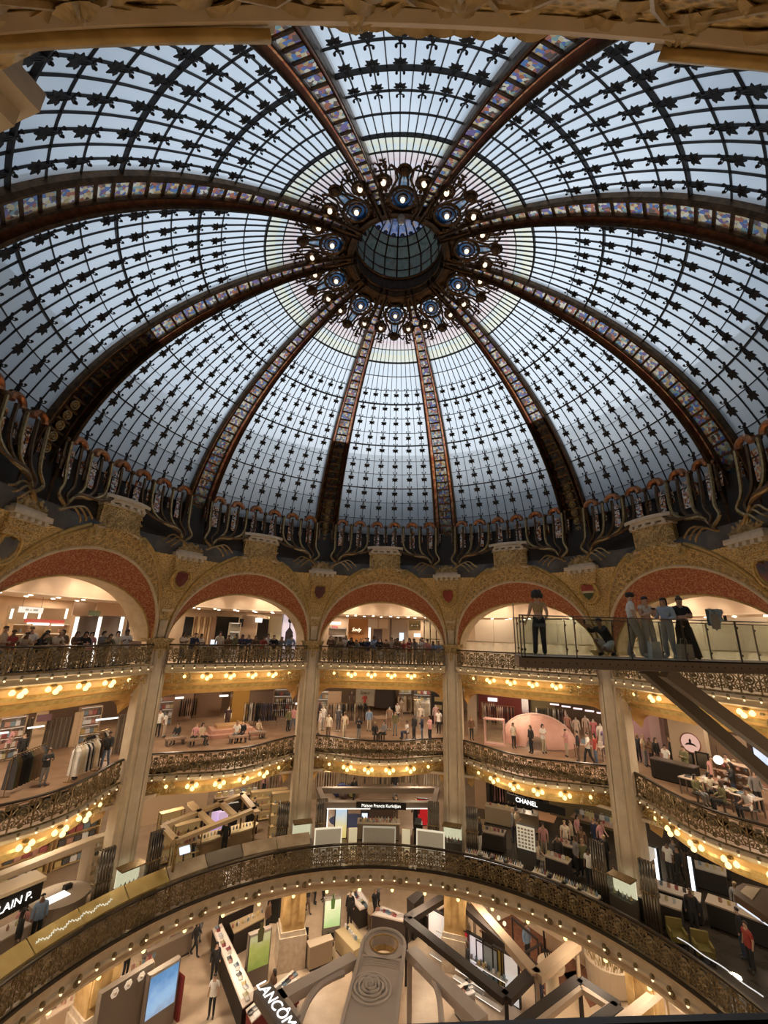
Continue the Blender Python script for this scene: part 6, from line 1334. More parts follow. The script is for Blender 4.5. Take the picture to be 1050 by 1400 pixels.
# ---------------------------------------------------------------- first floor, seen from above
def pp_(px, py, z): p = pix(px, py, z); return Vector((p.x, p.y, z))
def beam_thing(name, a, b, w, h, m, label, cat='beam', posts=(), zf=Z1, pm__=None):
    o = thing(name, (a + b) / 2, 0, label, cat); O = o.location; MB().bar(a, b, w, h).build('crossbeam', m, o, O)
    for q in posts: MB().bar((q.x, q.y, zf), (q.x, q.y, a.z), w * .8, w * .8).build('post', pm__ or m, o, O)
    return o
# showcases and rod pillars at the column feet
for a, lb in ((-54, 'glowing glass showcase with green products at a column foot'), (-18, 'glowing glass showcase with bottles at a column foot'), (18, 'glowing glass showcase with boxes at a column foot'), (54, 'glowing glass showcase with jewellery at a column foot')):
    p = rotv(Vector(U(0, 9.75, -8.45)), a); o = thing('showcase', p, -R_(a), lb, 'showcase')
    MB().box((0, 0, .45), (1.0, .6, .9)).build('cabinet', W_((.10, .08, .06)) if a > 0 else W_((.30, .25, .18)), o); MB().box((0, .2, 1.25), (1.0, .06, .7)).build('lit_back', gm_((1, .88, .6), .8), o); MB().box((0, -.1, 1.25), (1.0, .5, .7)).build('glass_case', M['clear'], o); MB().box((0, 0, 1.62), (1.05, .62, .05)).build('case_top', M['brass'], o)
    products(p, -R_(a), [-.36, -.18, 0, .18, .36], -.05, .9, 'bottle', 'in the showcase at the column foot', 'bottles in the column showcases')
    for s in (-1, 1): q = rotv(Vector(U(s * .78, 9.85, -8.45)), a); rods(q, -R_(a), 'flanking a column foot showcase')
# golden shelf and lit boards behind the ring balustrade
GOLDT = mat('gilt_glass_top', (.55, .42, .15), .14, .3, col2=(.74, .60, .27), scale=1.2); BEIG = mat('pale_glass_top', (.42, .33, .22), .2, .1, col2=(.58, .48, .34), scale=1.5); GREYT = mat('grey_glass_top', (.22, .19, .15), .2, .1)
rt = empty('ring_ledge', (0, 0, zm(-8.45)), 0, 'long sloping gilt glass ledge above the ring balustrade', 'ledge')
for k in range(11):
    a0 = -106 + 8.1 * k; m = GOLDT if k < 7 else (GREYT if k == 8 else BEIG)
    b = MB(); b.grid(lambda u, v: PC([8.66, 8.64, 9.02, 9.04, 8.66][round(v * 4)], a0 + 7.95 * u, [-7.68, -7.62, -7.38, -7.44, -7.68][round(v * 4)]), 4, 4); b.build('ledge_panel', m, rt, rt.location)
    b = MB(); b.bar(PC(8.85, a0, -8.45), PC(8.85, a0, -7.54), .05, .05); b.build('bracket', M['brass'], rt, rt.location)
def ledge_script(a0, a1):
    b = MB(); n = 90; b.tube([PC(8.80 + .025 * math.sin(k * 1.9) + .03 * math.sin(k * .37), a0 + (a1 - a0) * k / n, -7.50 + .02 * math.sin(k * 1.9) + .02 * math.sin(k * .37)) for k in range(n)], .013, 4); b.build('script_lettering', gm_((1, .95, .8), .9), rt, rt.location)
ledge_script(-73, -60); ledge_script(-100, -88)
for x0, x1, lb, mm in ((430, 466, 'framed glowing mesh board facing the ring, beside the yellow poster', .55), (496, 540, 'wide grey mesh board in the middle of the perfume stand', .25), (570, 607, 'framed glowing mesh board facing the ring, beside the red panel', .5)):
    a = pp_(x0, 1158, Z1 + .55); p = PR((x0 + x1) / 2, 1155, 9.1, Z1); w = (PR(x0, 1155, 9.1) - PR(x1, 1155, 9.1)).length; panel('mesh_board', p, face(p), w, 1.55, mat('mesh_%d' % x0, (.30, .25, .18), .5, col2=(.42, .36, .27), scale=40, emit=(1, .82, .55), estr=mm * .35), lb, 'display board', .06, gm_((1, .85, .6), mm * 1.6))
for x, lb in ((482, 'small lit poster box beside the wide mesh board'), (555, 'small lit poster box with a bottle picture')):
    p = PR(x, 1152, 9.1, Z1); panel('poster_box', p, face(p), .45, 1.5, picture_mat('pb_%d' % x, [(0, (.3, .2, .08)), (.5, (.7, .55, .3)), (1, (.8, .7, .45))], h=1.4, emit=.5), lb, 'poster')
# left stand with lit canopy beams
zc = Z1 + 2.35
o = beam_thing('canopy_stand', pp_(128, 1148, zc), pp_(-60, 1222, zc), .45, .22, W_((.62, .50, .36)), 'pale canopy beam with lit underside over the left perfume stand', 'canopy', [pp_(123, 1150, zc)])
a_, b_ = pp_(128, 1148, zc - .14), pp_(-60, 1222, zc - .14); MB().bar(a_, b_, .3, .04).build('light_strip', LIT, o, o.location)
zs = Z1 + 2.1; A, B = pp_(54, 1214, zs), pp_(-110, 1298, zs); d_ = (A - B); sg = sign((A + B) / 2, math.atan2(d_.y, d_.x), d_.length, .62, '', .5, DARK, LIT, 'black fascia sign with glowing white capital letters', d=.3)
text(sg, 'GUERLAIN P.', .37, gm_((1, .95, .88), 2.0), (d_.length * .5 - 1.4, -.17, 0))
beam_thing('canopy_slab', pp_(56, 1196, zs + .45), pp_(-110, 1262, zs + .45), .9, .12, W_((.60, .48, .34)), 'pale canopy slab above the black fascia sign', 'canopy')
p, rz, w, h = rectF(122, 142, 1150, 1206, Z1); shelves(p, rz, 1.0, 2.0, 5, W_((.66, .56, .42)), 'narrow brightly lit shelf tower beside the rod pillar', lit=LITY)
for k in range(4): products(p, rz, [-.3, -.1, .1, .3], -.12, .44 + .38 * k, 'bottle' if k % 2 else 'box', 'on the lit shelf tower', 'products on the lit shelf tower')
p = PF(75, 1262, Z1); o = thing('round_counter', p, face(p), 'pale round-ended counter with a lit tray', 'counter'); MB().lathe([(0, 0), (.95, 0), (1.0, .9), (1.05, .92), (1.05, .97), (0, .97)], n=28).build('body', W_((.44, .36, .27)), o); MB().box((-.2, -.1, .99), (.8, .5, .03)).build('lit_tray', LIT, o); MB().box((.35, .2, 1.06), (.3, .2, .16)).build('till', DARK, o)
p = PF(112, 1240, Z1); o = thing('stool', p, 0, 'small pale round stool beside the counter', 'stool'); MB().lathe([(0, .48), (.25, .48), (.27, .53), (.25, .58), (0, .58)], n=16).build('seat', W_((.5, .42, .32)), o); MB().lathe([(.05, 0), (.05, .48)], n=10).build('stem', M['brass'], o); MB().lathe([(0, 0), (.2, 0), (.2, .03), (0, .03)], n=14).build('base', M['brass'], o)
p, rz, w, h = rectF(50, 108, 1160, 1200, Z1)
for dx, lb in ((-1.2, 'golden shelf wall of handbags by the canopy'), (1.0, 'second golden shelf wall of handbags by the canopy')):
    q = p + Matrix.Rotation(rz, 3, 'Z') @ Vector((dx, 1.0, 0)); shelves(q, rz, 2.0, 1.9, 4, W_((.50, .34, .16)), lb, lit=LITY)
    for k in range(4): products(q, rz, [-.7, -.35, 0, .35, .7], -.05, .08 + .45 * k, 'bag', 'on the golden shelf wall', 'handbags on the golden shelf walls')
q = PF(85, 1155, Z1); panel('red_brown_panel', q, face(q), 3.2, 1.8, W_((.24, .09, .05)), 'red brown leather panel behind the canopy stand', 'panel')
P1 = {-72: 'at the left perfume stand', -36: 'in the gilded shelving shop', 0: 'at the portal perfume stand', 36: 'by the black cosmetics counters', 72: 'in the dark counter hall', 9: 'on the ground floor'}
for x, y, pose, t, b_ in ((20, 1185, 'stand', 'black', 'black'), (38, 1190, 'stand', 'white', 'black'), (50, 1180, 'walk', 'grey', 'black'), (28, 1262, 'stand', 'beige', 'black'), (18, 1290, 'sit', 'pink', 'black'), (45, 1292, 'stand', 'black', 'black'), (6, 1318, 'stand', 'black', 'brown'), (34, 1250, 'phone', 'cream', 'brown')): p = PF(x, y, Z1); crowd(p, face(p) + prnd.uniform(-1.5, 1.5), pose, P1[-72], t, b_)
p = PF(0, 1314, Z1); counter(p, face(p), 1.2, .8, .9, W_((.45, .36, .28)), W_((.66, .58, .48)), 'pale make-up counter beneath the black fascia sign'); products(p, face(p), [-.6, -.3, 0, .3, .6], 0, .9, 'bottle', 'on the make-up counter', 'bottles on the make-up counter')
p = PF(235, 1120, Z1); panel('cream_wall', p, face(p), 4.2, 2.3, W_((.56, .42, .28)), 'blank cream wall panel beside the column', 'wall panel', .2)
# gilded shelving
for k, (x, y, w, h, lb) in enumerate(((225, 1180, 1.2, 2.4, 'gilded open shelf frame beside the rod pillar'), (250, 1185, 1.4, 2.0, 'gilded open shelf frame with amber jars'), (385, 1145, 1.6, 2.4, 'gilded open shelf frame with lit back'), (365, 1120, 2.4, 1.7, 'long gilded shelf frame on the rear side'))):
    p = PF(x, y, Z1); o = thing('gilded_shelf', p, face(p), lb, 'shelves')
    for s in (-1, 1):
        for t in (-.2, .2): MB().box((s * w / 2, t, h / 2), (.04, .04, h)).build('upright', M['brass'], o)
    for j in range(5): MB().box((0, 0, .1 + (h - .12) * j / 4), (w, .42, .03)).build('shelf_board', W_((.58, .42, .22)), o)
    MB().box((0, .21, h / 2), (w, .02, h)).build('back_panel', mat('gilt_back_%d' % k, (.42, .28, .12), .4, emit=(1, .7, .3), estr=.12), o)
    for j in range(4): products(p, face(p), [(-.35 + .175 * i) * w for i in range(5)], -.05, .13 + (h - .12) * j / 4, 'bottle' if j % 2 else 'box', 'on the gilded shelf frames', 'products on the gilded shelves')
zr = Z1 + 2.5; o = thing('gazebo_roof', pp_(290, 1115, zr), 0, 'beige gazebo roof frame with crossed beams', 'gazebo'); O = o.location
for a, b in (((222, 1130), (335, 1085)), ((240, 1150), (352, 1105)), ((260, 1098), (290, 1128)), ((330, 1086), (352, 1112)), ((222, 1130), (240, 1150)), ((300, 1096), (322, 1116))): MB().bar(pp_(*a, zr), pp_(*b, zr), .3, .16).build('roof_beam', W_((.52, .38, .22)), o, O)
for q in ((224, 1132), (242, 1150), (350, 1108), (333, 1088)): r_ = pp_(*q, zr); MB().bar((r_.x, r_.y, Z1), r_, .10, .10).build('post', M['brass'], o, O)
for x, y, lb in ((283, 1168, 'oval cream product table with rows of bottles'), (323, 1156, 'smaller oval cream product table with boxes')):
    p = PF(x, y, Z1); o = thing('oval_table', p, face(p) + .2, lb, 'table'); b = MB(); b.prism([(1.25 * math.cos(k * math.pi / 12), .5 * math.sin(k * math.pi / 12)) for k in range(24)], .78, .86); b.build('table_top', W_((.66, .54, .32)), o); b = MB(); b.prism([(.9 * math.cos(k * math.pi / 12), .35 * math.sin(k * math.pi / 12)) for k in range(24)], 0, .78); b.build('pedestal', W_((.40, .29, .16)), o)
    products(p, face(p) + .2, [-.9, -.7, -.5, -.3, -.1, .1, .3, .5, .7, .9], -.05, .86, 'bottle', 'on an oval cream table', 'bottles on the oval tables')
for x0, x1 in ((287, 296), (297, 306)): q = PF((x0 + x1) / 2, 1150, Z1); panel('purple_display', q, face(q), .55, 1.5, picture_mat('purple_%d' % x0, [(0, (.25, .15, .4)), (.5, (.55, .38, .75)), (1, (.7, .55, .85))], h=1.5, emit=.45), 'glowing lilac display panel behind the oval tables', 'display', group='lilac display panels')
for x, y in ((272, 1148), (314, 1136), (342, 1140)): q = PF(x, y, Z1); panel('dark_stand', q, face(q), .7, 1.5, DARK, 'narrow black display stand among the oval tables', 'display stand', .3, group='black display stands')
q = PF(248, 1196, Z1); o = thing('tablet_screen', q, face(q), 'small tablet screen on a stand near the ledge', 'screen'); MB().box((0, 0, 1.05), (.5, .04, .32), rx=-.7).build('screen', LITC, o); MB().tube([(0, .05, 0), (0, .05, 1.0)], .03, 6).build('stem', DARK, o)
for x, y, pose, t, b_ in ((305, 1170, 'stand', 'black', 'black'), (262, 1180, 'walk', 'brown', 'black'), (345, 1130, 'stand', 'black', 'grey'), (300, 1090, 'stand', 'red', 'black'), (360, 1088, 'stand', 'red', 'black')): p = PF(x, y, Z1); crowd(p, face(p) + prnd.uniform(-1.5, 1.5), pose, P1[-36], t, b_)
p = PF(362, 1094, Z1); rack(p, face(p), 2.2, 10, P1[-36], [0, 7, 4], 1.6); p = PF(322, 1106, Z1); counter(p, face(p), 3.0, .7, .9, DARK, W_((.35, .24, .15)), 'long dark rear counter with handbags'); products(p, face(p), [-1.2, -.8, -.4, 0, .4, .8, 1.2], 0, .9, 'bag', 'on the long dark rear counter', 'handbags on the rear counter')
# portal perfume stand
zp = Z1 + 2.3; GR = W_((.24, .19, .15)); o = thing('portal_stand', PF(518, 1140, Z1), 0, 'grey brown portal frame of the perfume stand with dark fascia', 'portal'); O = o.location
c4 = [pp_(443, 1100, zp), pp_(593, 1100, zp), pp_(436, 1080, zp), pp_(598, 1080, zp)]
MB().bar(c4[0], c4[1], .35, .32).build('front_beam', GR, o, O); MB().bar(c4[0], c4[2], .3, .3).build('side_beam', GR, o, O); MB().bar(c4[1], c4[3], .3, .3).build('side_beam', GR, o, O); MB().bar(c4[2], c4[3], .3, .3).build('rear_beam', GR, o, O)
for q in (c4[0], c4[1]): MB().bar((q.x, q.y, Z1), q, .28, .28).build('post', GR, o, O); MB().bar((q.x + (.25 if q.x < 0 else -.25), q.y - .1, Z1 + .1), (q.x + (.25 if q.x < 0 else -.25), q.y - .1, zp - .1), .05, .05).build('light_strip', LIT, o, O)
MB().bar(c4[0] + Vector((.2, -.2, -.14)), c4[1] + Vector((-.2, -.2, -.14)), .05, .03).build('light_strip', LIT, o, O)
q = (c4[0] + c4[1]) / 2 + Vector((.1, -.22, .02)); sign(q, 0, 2.9, .36, 'Maison Francis Kurkdjian', .225, DARK, gm_((1, .95, .85), 1.6), 'dark fascia sign with white serif lettering on the portal')
p = PF(483, 1122, Z1); o = thing('blue_rug', p + Vector((0, 0, .002)), 0, 'dark blue curved rug under the portal', 'rug'); b = MB(); b.prism([(1.6 * math.cos(k * math.pi / 12), 1.1 * math.sin(k * math.pi / 12)) for k in range(24)], 0, .015); b.build('rug_pile', W_((.02, .03, .09), .9), o)
p = PF(515, 1118, Z1); o = thing('dark_plinth', p, 0, 'dark bronze plinth under the portal sign', 'plinth'); MB().box((0, 0, .45), (2.2, .8, .9)).build('body', W_((.09, .055, .035)), o); MB().box((0, 0, .92), (2.3, .9, .05)).build('plinth_top', W_((.14, .09, .06)), o)
for x, y, w, h, mm, lb in ((465, 1146, .75, 1.75, picture_mat('yellow_pic', [(0, (.6, .45, .1)), (.5, (.75, .62, .25)), (1, (.45, .6, .75))], h=1.7, emit=.8), 'upright yellow and blue lit poster by the portal'), (498, 1130, .42, .8, LITC, 'small pale blue lit panel by the plinth'), (577, 1128, .85, 1.5, gm_((.55, .02, .02), .8), 'glowing red panel with gold emblem beside the portal post')): q = PF(x, y, Z1); panel('lit_poster', q, face(q), w, h, mm, lb, 'poster', .12, DARK)
p = PF(517, 1146, Z1); counter(p, face(p), 2.6, .8, .9, W_((.28, .21, .15)), W_((.5, .42, .32)), 'tasting counter crowded with perfume bottles under the portal'); products(p, face(p), [-1.1 + .2 * k for k in range(12)], -.15, .9, 'bottle', 'on the tasting counter', 'bottles on the tasting counter'); products(p, face(p), [-1.0 + .2 * k for k in range(11)], .15, .9, 'bottle', 'at the rear of the tasting counter', 'bottles on the tasting counter rear')
for x, y, L, n, pal in ((478, 1084, 1.6, 9, [8, 5]), (520, 1078, 2.8, 15, [5, 2, 0, 8]), (552, 1076, 2.4, 13, [5, 8, 2]), (445, 1090, 1.6, 8, [0, 4]), (585, 1080, 2.2, 12, [3, 2, 5])): p = PF(x, y, Z1); rack(p, face(p), L, n, 'behind the portal perfume stand', pal, 1.7)
p = PF(470, 1090, Z1); o = thing('fabric_heap', p, 0, 'display pile of blue and olive bags behind the portal', 'display'); 
for k, (x, y, z, c) in enumerate(((-.5, 0, .3, (.03, .04, .12)), (.1, .1, .35, (.05, .06, .16)), (.6, 0, .28, (.25, .24, .08)), (.0, -.3, .25, (.08, .05, .04)), (-.2, .2, .65, (.04, .05, .14)), (.5, .2, .6, (.03, .03, .07)))): MB().ball((x, y, z), .33, 10, 6, sq=(1.1, .8, .8)).build('bag_bundle', cmat(c), o)
for x, y, pose, t, b_ in ((541, 1126, 'stand', 'black', 'brown'), (568, 1135, 'stand', 'black', 'black'), (483, 1098, 'walk', 'black', 'black'), (540, 1090, 'walk', 'black', 'grey')): p = PF(x, y, Z1); crowd(p, face(p) + prnd.uniform(-1, 1), pose, P1[0], t, b_)
p = PF(572, 1152, Z1); o = thing('till_stand', p, face(p), 'small black till beside the red panel', 'till'); MB().box((0, 0, .5), (.5, .5, 1.0)).build('body', DARK, o); MB().box((0, -.1, 1.15), (.4, .05, .28), rx=-.3).build('screen', W_((.1, .12, .14), .1), o)
# black cosmetics counters
TRW = mat('white_tray', (.70, .64, .56), .4)
for k, x in enumerate((648, 665, 682, 701, 740, 759, 779, 800)):
    an = math.degrees(math.atan2(PR(x, 1180, 8.95).x, PR(x, 1180, 8.95).y)); p = PC(8.98, an, -8.45); o = thing('tester_counter', p, -R_(an), 'black ring counter with a white lit product tray', 'counter', 'ring counters with white trays'); MB().box((0, 0, .42), (1.05, .5, .84)).build('body', DARK, o); MB().box((0, 0, .88), (.92, .46, .07)).build('white_tray', TRW, o); MB().box((0, -.24, .84), (.95, .02, .03)).build('light_strip', LIT, o)
    products(p, -R_(an), [-.36, -.24, -.12, 0, .12, .24, .36], .05, .915, 'bottle', 'on the white trays by the ring', 'bottles on the white ring trays')
A = PF(735, 1150, Z1); sgc = sign(A + Vector((0, 0, 1.95)), face(A) - .12, 3.6, .42, '', .3, DARK, LIT, 'black fascia beam with white capital lettering above the counters'); text(sgc, 'CHANEL', .36, gm_((1, .97, .92), 2.4), (-.55, -.06, 0))
q = PF(722, 1182, Z1); o = panel('swatch_board', q, face(q), 1.0, 1.85, W_((.10, .09, .08)), 'upright white board with a grid of samples', 'display board', .25)
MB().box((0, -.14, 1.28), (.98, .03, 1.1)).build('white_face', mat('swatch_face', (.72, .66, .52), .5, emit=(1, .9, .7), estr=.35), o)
for i in range(5):
    for j in range(6): MB().box((-.36 + .18 * i, -.17, .86 + .165 * j), (.11, .03, .09)).build('sample', W_((.42, .34, .24)), o)
for x, y, w, d, h, mb, mt, lb in ((700, 1130, 3.4, .8, 1.0, (.30, .23, .15), (.40, .32, .22), 'long olive brown counter behind the black beam'), (675, 1160, 1.4, .9, .9, (.05, .04, .035), (.30, .25, .2), 'small dark counter with glass top'), (780, 1180, 1.6, .8, .9, (.03, .025, .02), (.36, .28, .22), 'dark cosmetics counter near the rod pillar'), (646, 1124, 1.6, .9, .12, (.20, .14, .09), (.26, .19, .12), 'low brown dais with gold edge'), (765, 1200, 1.2, .7, .9, (.04, .03, .03), (.5, .42, .34), 'dark cosmetics counter with pale top')): p = PF(x, y, Z1); counter(p, face(p), w, d, h, W_(mb), W_(mt, .25), lb); products(p, face(p), [(-.4 + .16 * k) * w for k in range(6)], 0, h, 'box', 'on the cosmetics counters', 'boxes on the cosmetics counters') if h > .5 else None
for x0, x1, y, h, c, lb in ((650, 665, 1105, 2.0, (.50, .34, .22), 'tan wall panel in the dark shop row'), (670, 690, 1100, 2.2, (.02, .018, .018), 'black wall panel beside the tan one'), (700, 745, 1104, 2.2, (.025, .02, .02), 'wide black wall panel with garments'), (755, 835, 1125, 2.3, (.16, .12, .06), 'long olive brown wall behind the counters')): a, b = PF(x0, y, Z1), PF(x1, y, Z1); p = (a + b) / 2; panel('shop_wall', p, face(p), (a - b).length, h, W_(c), lb, 'wall panel', .15)
q = PF(742, 1116, Z1); panel('peach_rug', q + Vector((0, 0, .01)), face(q), 1.7, .03, mat('peach_rug', (.75, .42, .24), .8), 'peach coloured rug in the dark shop row', 'rug', 1.6)
for x, y, L, n, pal in ((690, 1104, 1.6, 8, [4, 7, 5]), (725, 1108, 2.0, 8, [0, 1])): p = PF(x, y, Z1); rack(p, face(p), L, n, 'in the dark shop row', pal, 1.7)
p = PF(815, 1140, Z1); table(p, face(p), 2.6, 1.4, .8, W_((.30, .18, .12)), 'table heaped with red and cream goods'); products(p, face(p), [-1.1, -.8, -.5, -.2, .1, .4, .7, 1.0], .2, .8, 'bag', 'on the heaped table', 'bags on the heaped table'); products(p, face(p), [-1.0, -.6, -.2, .2, .6, 1.0], -.3, .8, 'box', 'on the heaped table', 'boxes on the heaped table')
for x, y, pose, t, b_ in ((656, 1166, 'stand', 'black', 'white'), (648, 1158, 'stand', 'red', 'black'), (702, 1150, 'stand', 'grey', 'navy'), (708, 1152, 'phone', 'beige', 'black'), (745, 1175, 'stand', 'pink', 'beige'), (737, 1186, 'sit', 'cream', 'beige'), (775, 1170, 'stand', 'cream', 'brown'), (783, 1164, 'walk', 'beige', 'black'), (792, 1160, 'stand', 'pink', 'black'), (798, 1175, 'stand', 'brown', 'black'), (765, 1192, 'stand', 'black', 'black'), (790, 1196, 'stand', 'grey', 'black'), (800, 1200, 'stand', 'olive', 'black'), (815, 1165, 'stand', 'navy', 'navy'), (825, 1170, 'walk', 'pink', 'navy'), (808, 1212, 'stand', 'white', 'black'), (830, 1190, 'stand', 'black', 'black')): p = PF(x, y, Z1); crowd(p, face(p) + prnd.uniform(-1.5, 1.5), pose, P1[36], t, b_)
# dark counter hall
for x0, y0, y1, lb in ((903, 1160, 1215, 'tall vertical white light bar on a product tower'), (952, 1172, 1228, 'tall vertical bluish light bar on a slim black post')):
    p = PF(x0, y1 + 8, Z1); h = hgt(p, x0, y0) - Z1; o = thing('light_post', p, face(p), lb, 'light post'); MB().box((0, .05, h / 2), (.30, .12, h)).build('post', DARK, o); MB().box((0, -.03, h * .55), (.14, .05, h * .85)).build('light_bar', gm_((.92, .95, 1.0), 2.2), o)
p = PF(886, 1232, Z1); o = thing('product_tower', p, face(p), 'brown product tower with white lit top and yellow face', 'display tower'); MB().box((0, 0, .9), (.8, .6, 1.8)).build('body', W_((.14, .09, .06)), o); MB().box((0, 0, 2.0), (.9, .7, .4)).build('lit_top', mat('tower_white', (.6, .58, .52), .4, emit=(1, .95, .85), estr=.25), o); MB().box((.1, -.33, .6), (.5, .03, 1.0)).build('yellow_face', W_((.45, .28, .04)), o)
for x, y, w, d, mt, lb in ((905, 1262, 1.7, .9, (.60, .52, .44), 'white topped dark counter near the ring balustrade'), (930, 1250, 1.8, .9, (.62, .54, .46), 'white topped dark counter with two black boxes'), (972, 1215, 1.5, .9, (.55, .50, .44), 'pale display table in the dark hall'), (978, 1195, 1.4, .8, (.55, .48, .42), 'rear pale display table in the dark hall'), (1015, 1278, 2.2, .9, (.45, .36, .28), 'tan topped counter beneath the white lettered sign')): p = PF(x, y, Z1); counter(p, face(p) + .35, w, d, .92, W_((.035, .03, .028)), W_(mt), lb); products(p, face(p) + .35, [-.6, -.3, 0, .3, .6], 0, .92, 'box', 'on the counters of the dark hall', 'boxes in the dark hall')
for x, y in ((928, 1293), (964, 1312)):
    p = PF(x, y, Z1); o = thing('armchair', p, face(p) + .8, 'olive yellow low armchair by the ring balustrade', 'chair', 'olive armchairs'); MB().box((0, 0, .32), (.6, .6, .18)).build('seat', W_((.20, .16, .04), .8), o); MB().box((0, .27, .55), (.6, .1, .5)).build('backrest', W_((.22, .17, .05), .8), o)
    for s in (-1, 1): MB().box((s * .28, 0, .45), (.08, .55, .2)).build('armrest', W_((.20, .16, .04), .8), o); [MB().box((s * .25, t * .25, .11), (.05, .05, .24)).build('leg', DARK, o) for t in (-1, 1)]
zt = Z1 + 1.9; A, B = pp_(1008, 1228, zt), pp_(1075, 1272, zt); d_ = B - A; sg = sign((A + B) / 2, math.atan2(d_.y, d_.x), d_.length, .5, '', .3, gm_((.85, .9, 1.0), 1.0), DARK, 'long white lightbox sign with blue grey lettering on a curved bar'); text(sg, 'R eugba', .40, W_((.12, .14, .2)), (-.1, -.06, 0))
zt2 = Z1 + 2.25; o = thing('curved_canopy', pp_(1040, 1235, zt2), 0, 'dark brown canopy with cream inset above the white lightbox sign', 'canopy'); O = o.location; b = MB(); b.prism([tuple(pp_(x, y, zt2)[:2]) for x, y in ((1003, 1222), (1006, 1212), (1016, 1207), (1080, 1222), (1080, 1275))], zt2 - .25, zt2); b.build('canopy_rim', W_((.10, .055, .03)), o, O); b = MB(); b.prism([tuple(pp_(x, y, zt2 + .02)[:2]) for x, y in ((1012, 1219), (1020, 1211), (1040, 1215), (1028, 1230))], zt2, zt2 + .03); b.build('cream_inset', W_((.45, .35, .24)), o, O)
for x, y, pose, t, b_ in ((918, 1205, 'stand', 'white', 'black'), (925, 1195, 'stand', 'grey', 'black'), (932, 1210, 'walk', 'black', 'black'), (940, 1188, 'stand', 'black', 'brown'), (1012, 1275, 'stand', 'grey', 'black'), (898, 1255, 'stand', 'brown', 'black'), (952, 1282, 'stand', 'black', 'black'), (1030, 1330, 'stand', 'red', 'black'), (845, 1240, 'stand', 'grey', 'black'), (1018, 1310, 'stand', 'black', 'navy')): p = PF(x, y, Z1); crowd(p, face(p) + prnd.uniform(-1.5, 1.5), pose, P1[72], t, b_)
o = empty('dark_floor', (0, 0, 0), 0, 'dark polished stone floor of the cosmetics hall', kind='structure'); b = MB(); b.grid(lambda u, v: PC(8.75 + 12.5 * v, 20 + 90 * u, -8.445), 20, 1); b.build('floor_slab', mat('dark_stone', (.045, .036, .028), .25, col2=(.07, .055, .042), scale=1.5), o)
pr_ = empty('curved_showcase', PC(9.0, 72, -8.45), -R_(72), 'curved glass showcase with bright edge by the ring balustrade', 'showcase')
b = MB(); b.grid(lambda u, v: PC(8.95 + .25 * v, 66 + 13 * u, -7.72), 10, 1); b.v = [tuple(Matrix.Rotation(R_(72), 3, 'Z') @ (Vector(q) - pr_.location)) for q in b.v]; b.build('glass_top', M['clear'], pr_); b = MB(); b.tube([Matrix.Rotation(R_(72), 3, 'Z') @ (PC(8.95 + .03 * math.sin(k), 66 + 13 * k / 14, -7.70) - pr_.location) for k in range(15)], .02, 5); b.build('bright_edge', gm_((1, .95, .9), .8), pr_)
# ---------------------------------------------------------------- ground floor
def footprint(name, pts, z0, z1, m, label, cat, ztop=None):
    """low solid whose top outline is traced on the level z1"""
    o = thing(name, pp_(*pts[0], z1), 0, label, cat); O = o.location; o.location.z = z0; O = o.location
    b = MB(); b.prism([tuple(pp_(x, y, z1)[:2]) for x, y in pts], z0, z1); b.build('body', m, o, O); return o
def gcounter(pts, h, mb, mt, label, inset=None, n=0, kind='tray', grp='trays on the ground floor counters'):
    """counter with four traced top corners (pixels) at height h"""
    o = thing('counter', (0, 0, 0), 0, label, 'counter'); q = [pp_(x, y, h) for x, y in pts]; q = q if (q[1] - q[0]).length >= (q[3] - q[0]).length else q[1:] + q[:1]; c = sum(q, Vector()) / 4; o.location = (c.x, c.y, 0); O = o.location
    def quad(k, z0, z1, m, nm):
        b = MB(); b.prism([tuple((c + (v - c) * k)[:2]) for v in q], z0, z1); b.build(nm, m, o, O)
    quad(.9, 0, .1, DARK, 'plinth'); quad(.97, .1, h - .05, mb, 'body'); quad(1.0, h - .05, h, mt, 'worktop')
    if inset: quad(.86, h, h + .012, inset, 'inset_top')
    e = (q[1] - q[0]); rz = math.atan2(e.y, e.x); OBST.append((Vector((c.x, c.y, 0)), rz, (e.length + (q[2] - q[3]).length) / 4, ((q[3] - q[0]).length + (q[2] - q[1]).length) / 4))
    for k in range(n):
        t = (k + .5) / n; p = (q[0] + q[3]) / 2 * (1 - t) + (q[1] + q[2]) / 2 * t; products(Vector((p.x, p.y, h + .012)), rz, [-.12, .12] if kind != 'bag' else [0], qr.uniform(-.1, .1), 0, kind, 'on the ' + label.split(' with')[0], grp)
    return o
TAN = W_((.46, .32, .20)); GREY = W_((.20, .165, .13)); WHT = mat('counter_white', (.68, .56, .48), .3); WHL = mat('lit_counter_top', (.7, .6, .52), .3, emit=(1, .85, .7), estr=.25); BLKW = mat('black_wood', (.03, .02, .016), .7); RED = W_((.20, .015, .015))
gcounter([(196, 1291), (262, 1262), (266, 1272), (202, 1302)], 1.0, W_((.22, .17, .13)), W_((.28, .22, .17)), 'long grey brown counter with boxes beside the entrance aisle', n=5, kind='box')
gcounter([(290, 1270), (303, 1262), (352, 1362), (332, 1378)], 1.0, BLKW, WHT, 'long dark jewellery counter with white velvet trays', WHL, 9, 'tray')
gcounter([(300, 1242), (345, 1224), (348, 1234), (304, 1254)], 1.2, BLKW, W_((.36, .28, .2)), 'black rear counter with white boxes', None, 5, 'box')
gcounter([(314, 1262), (358, 1242), (362, 1254), (320, 1276)], 1.1, BLKW, W_((.40, .30, .18), .3), 'black glass topped counter with gold edge', None, 6, 'bottle')
gcounter([(336, 1380), (400, 1326), (412, 1338), (344, 1398)], 1.0, RED, WHT, 'jewellery counter with red front and white trays', WHL, 6, 'tray')
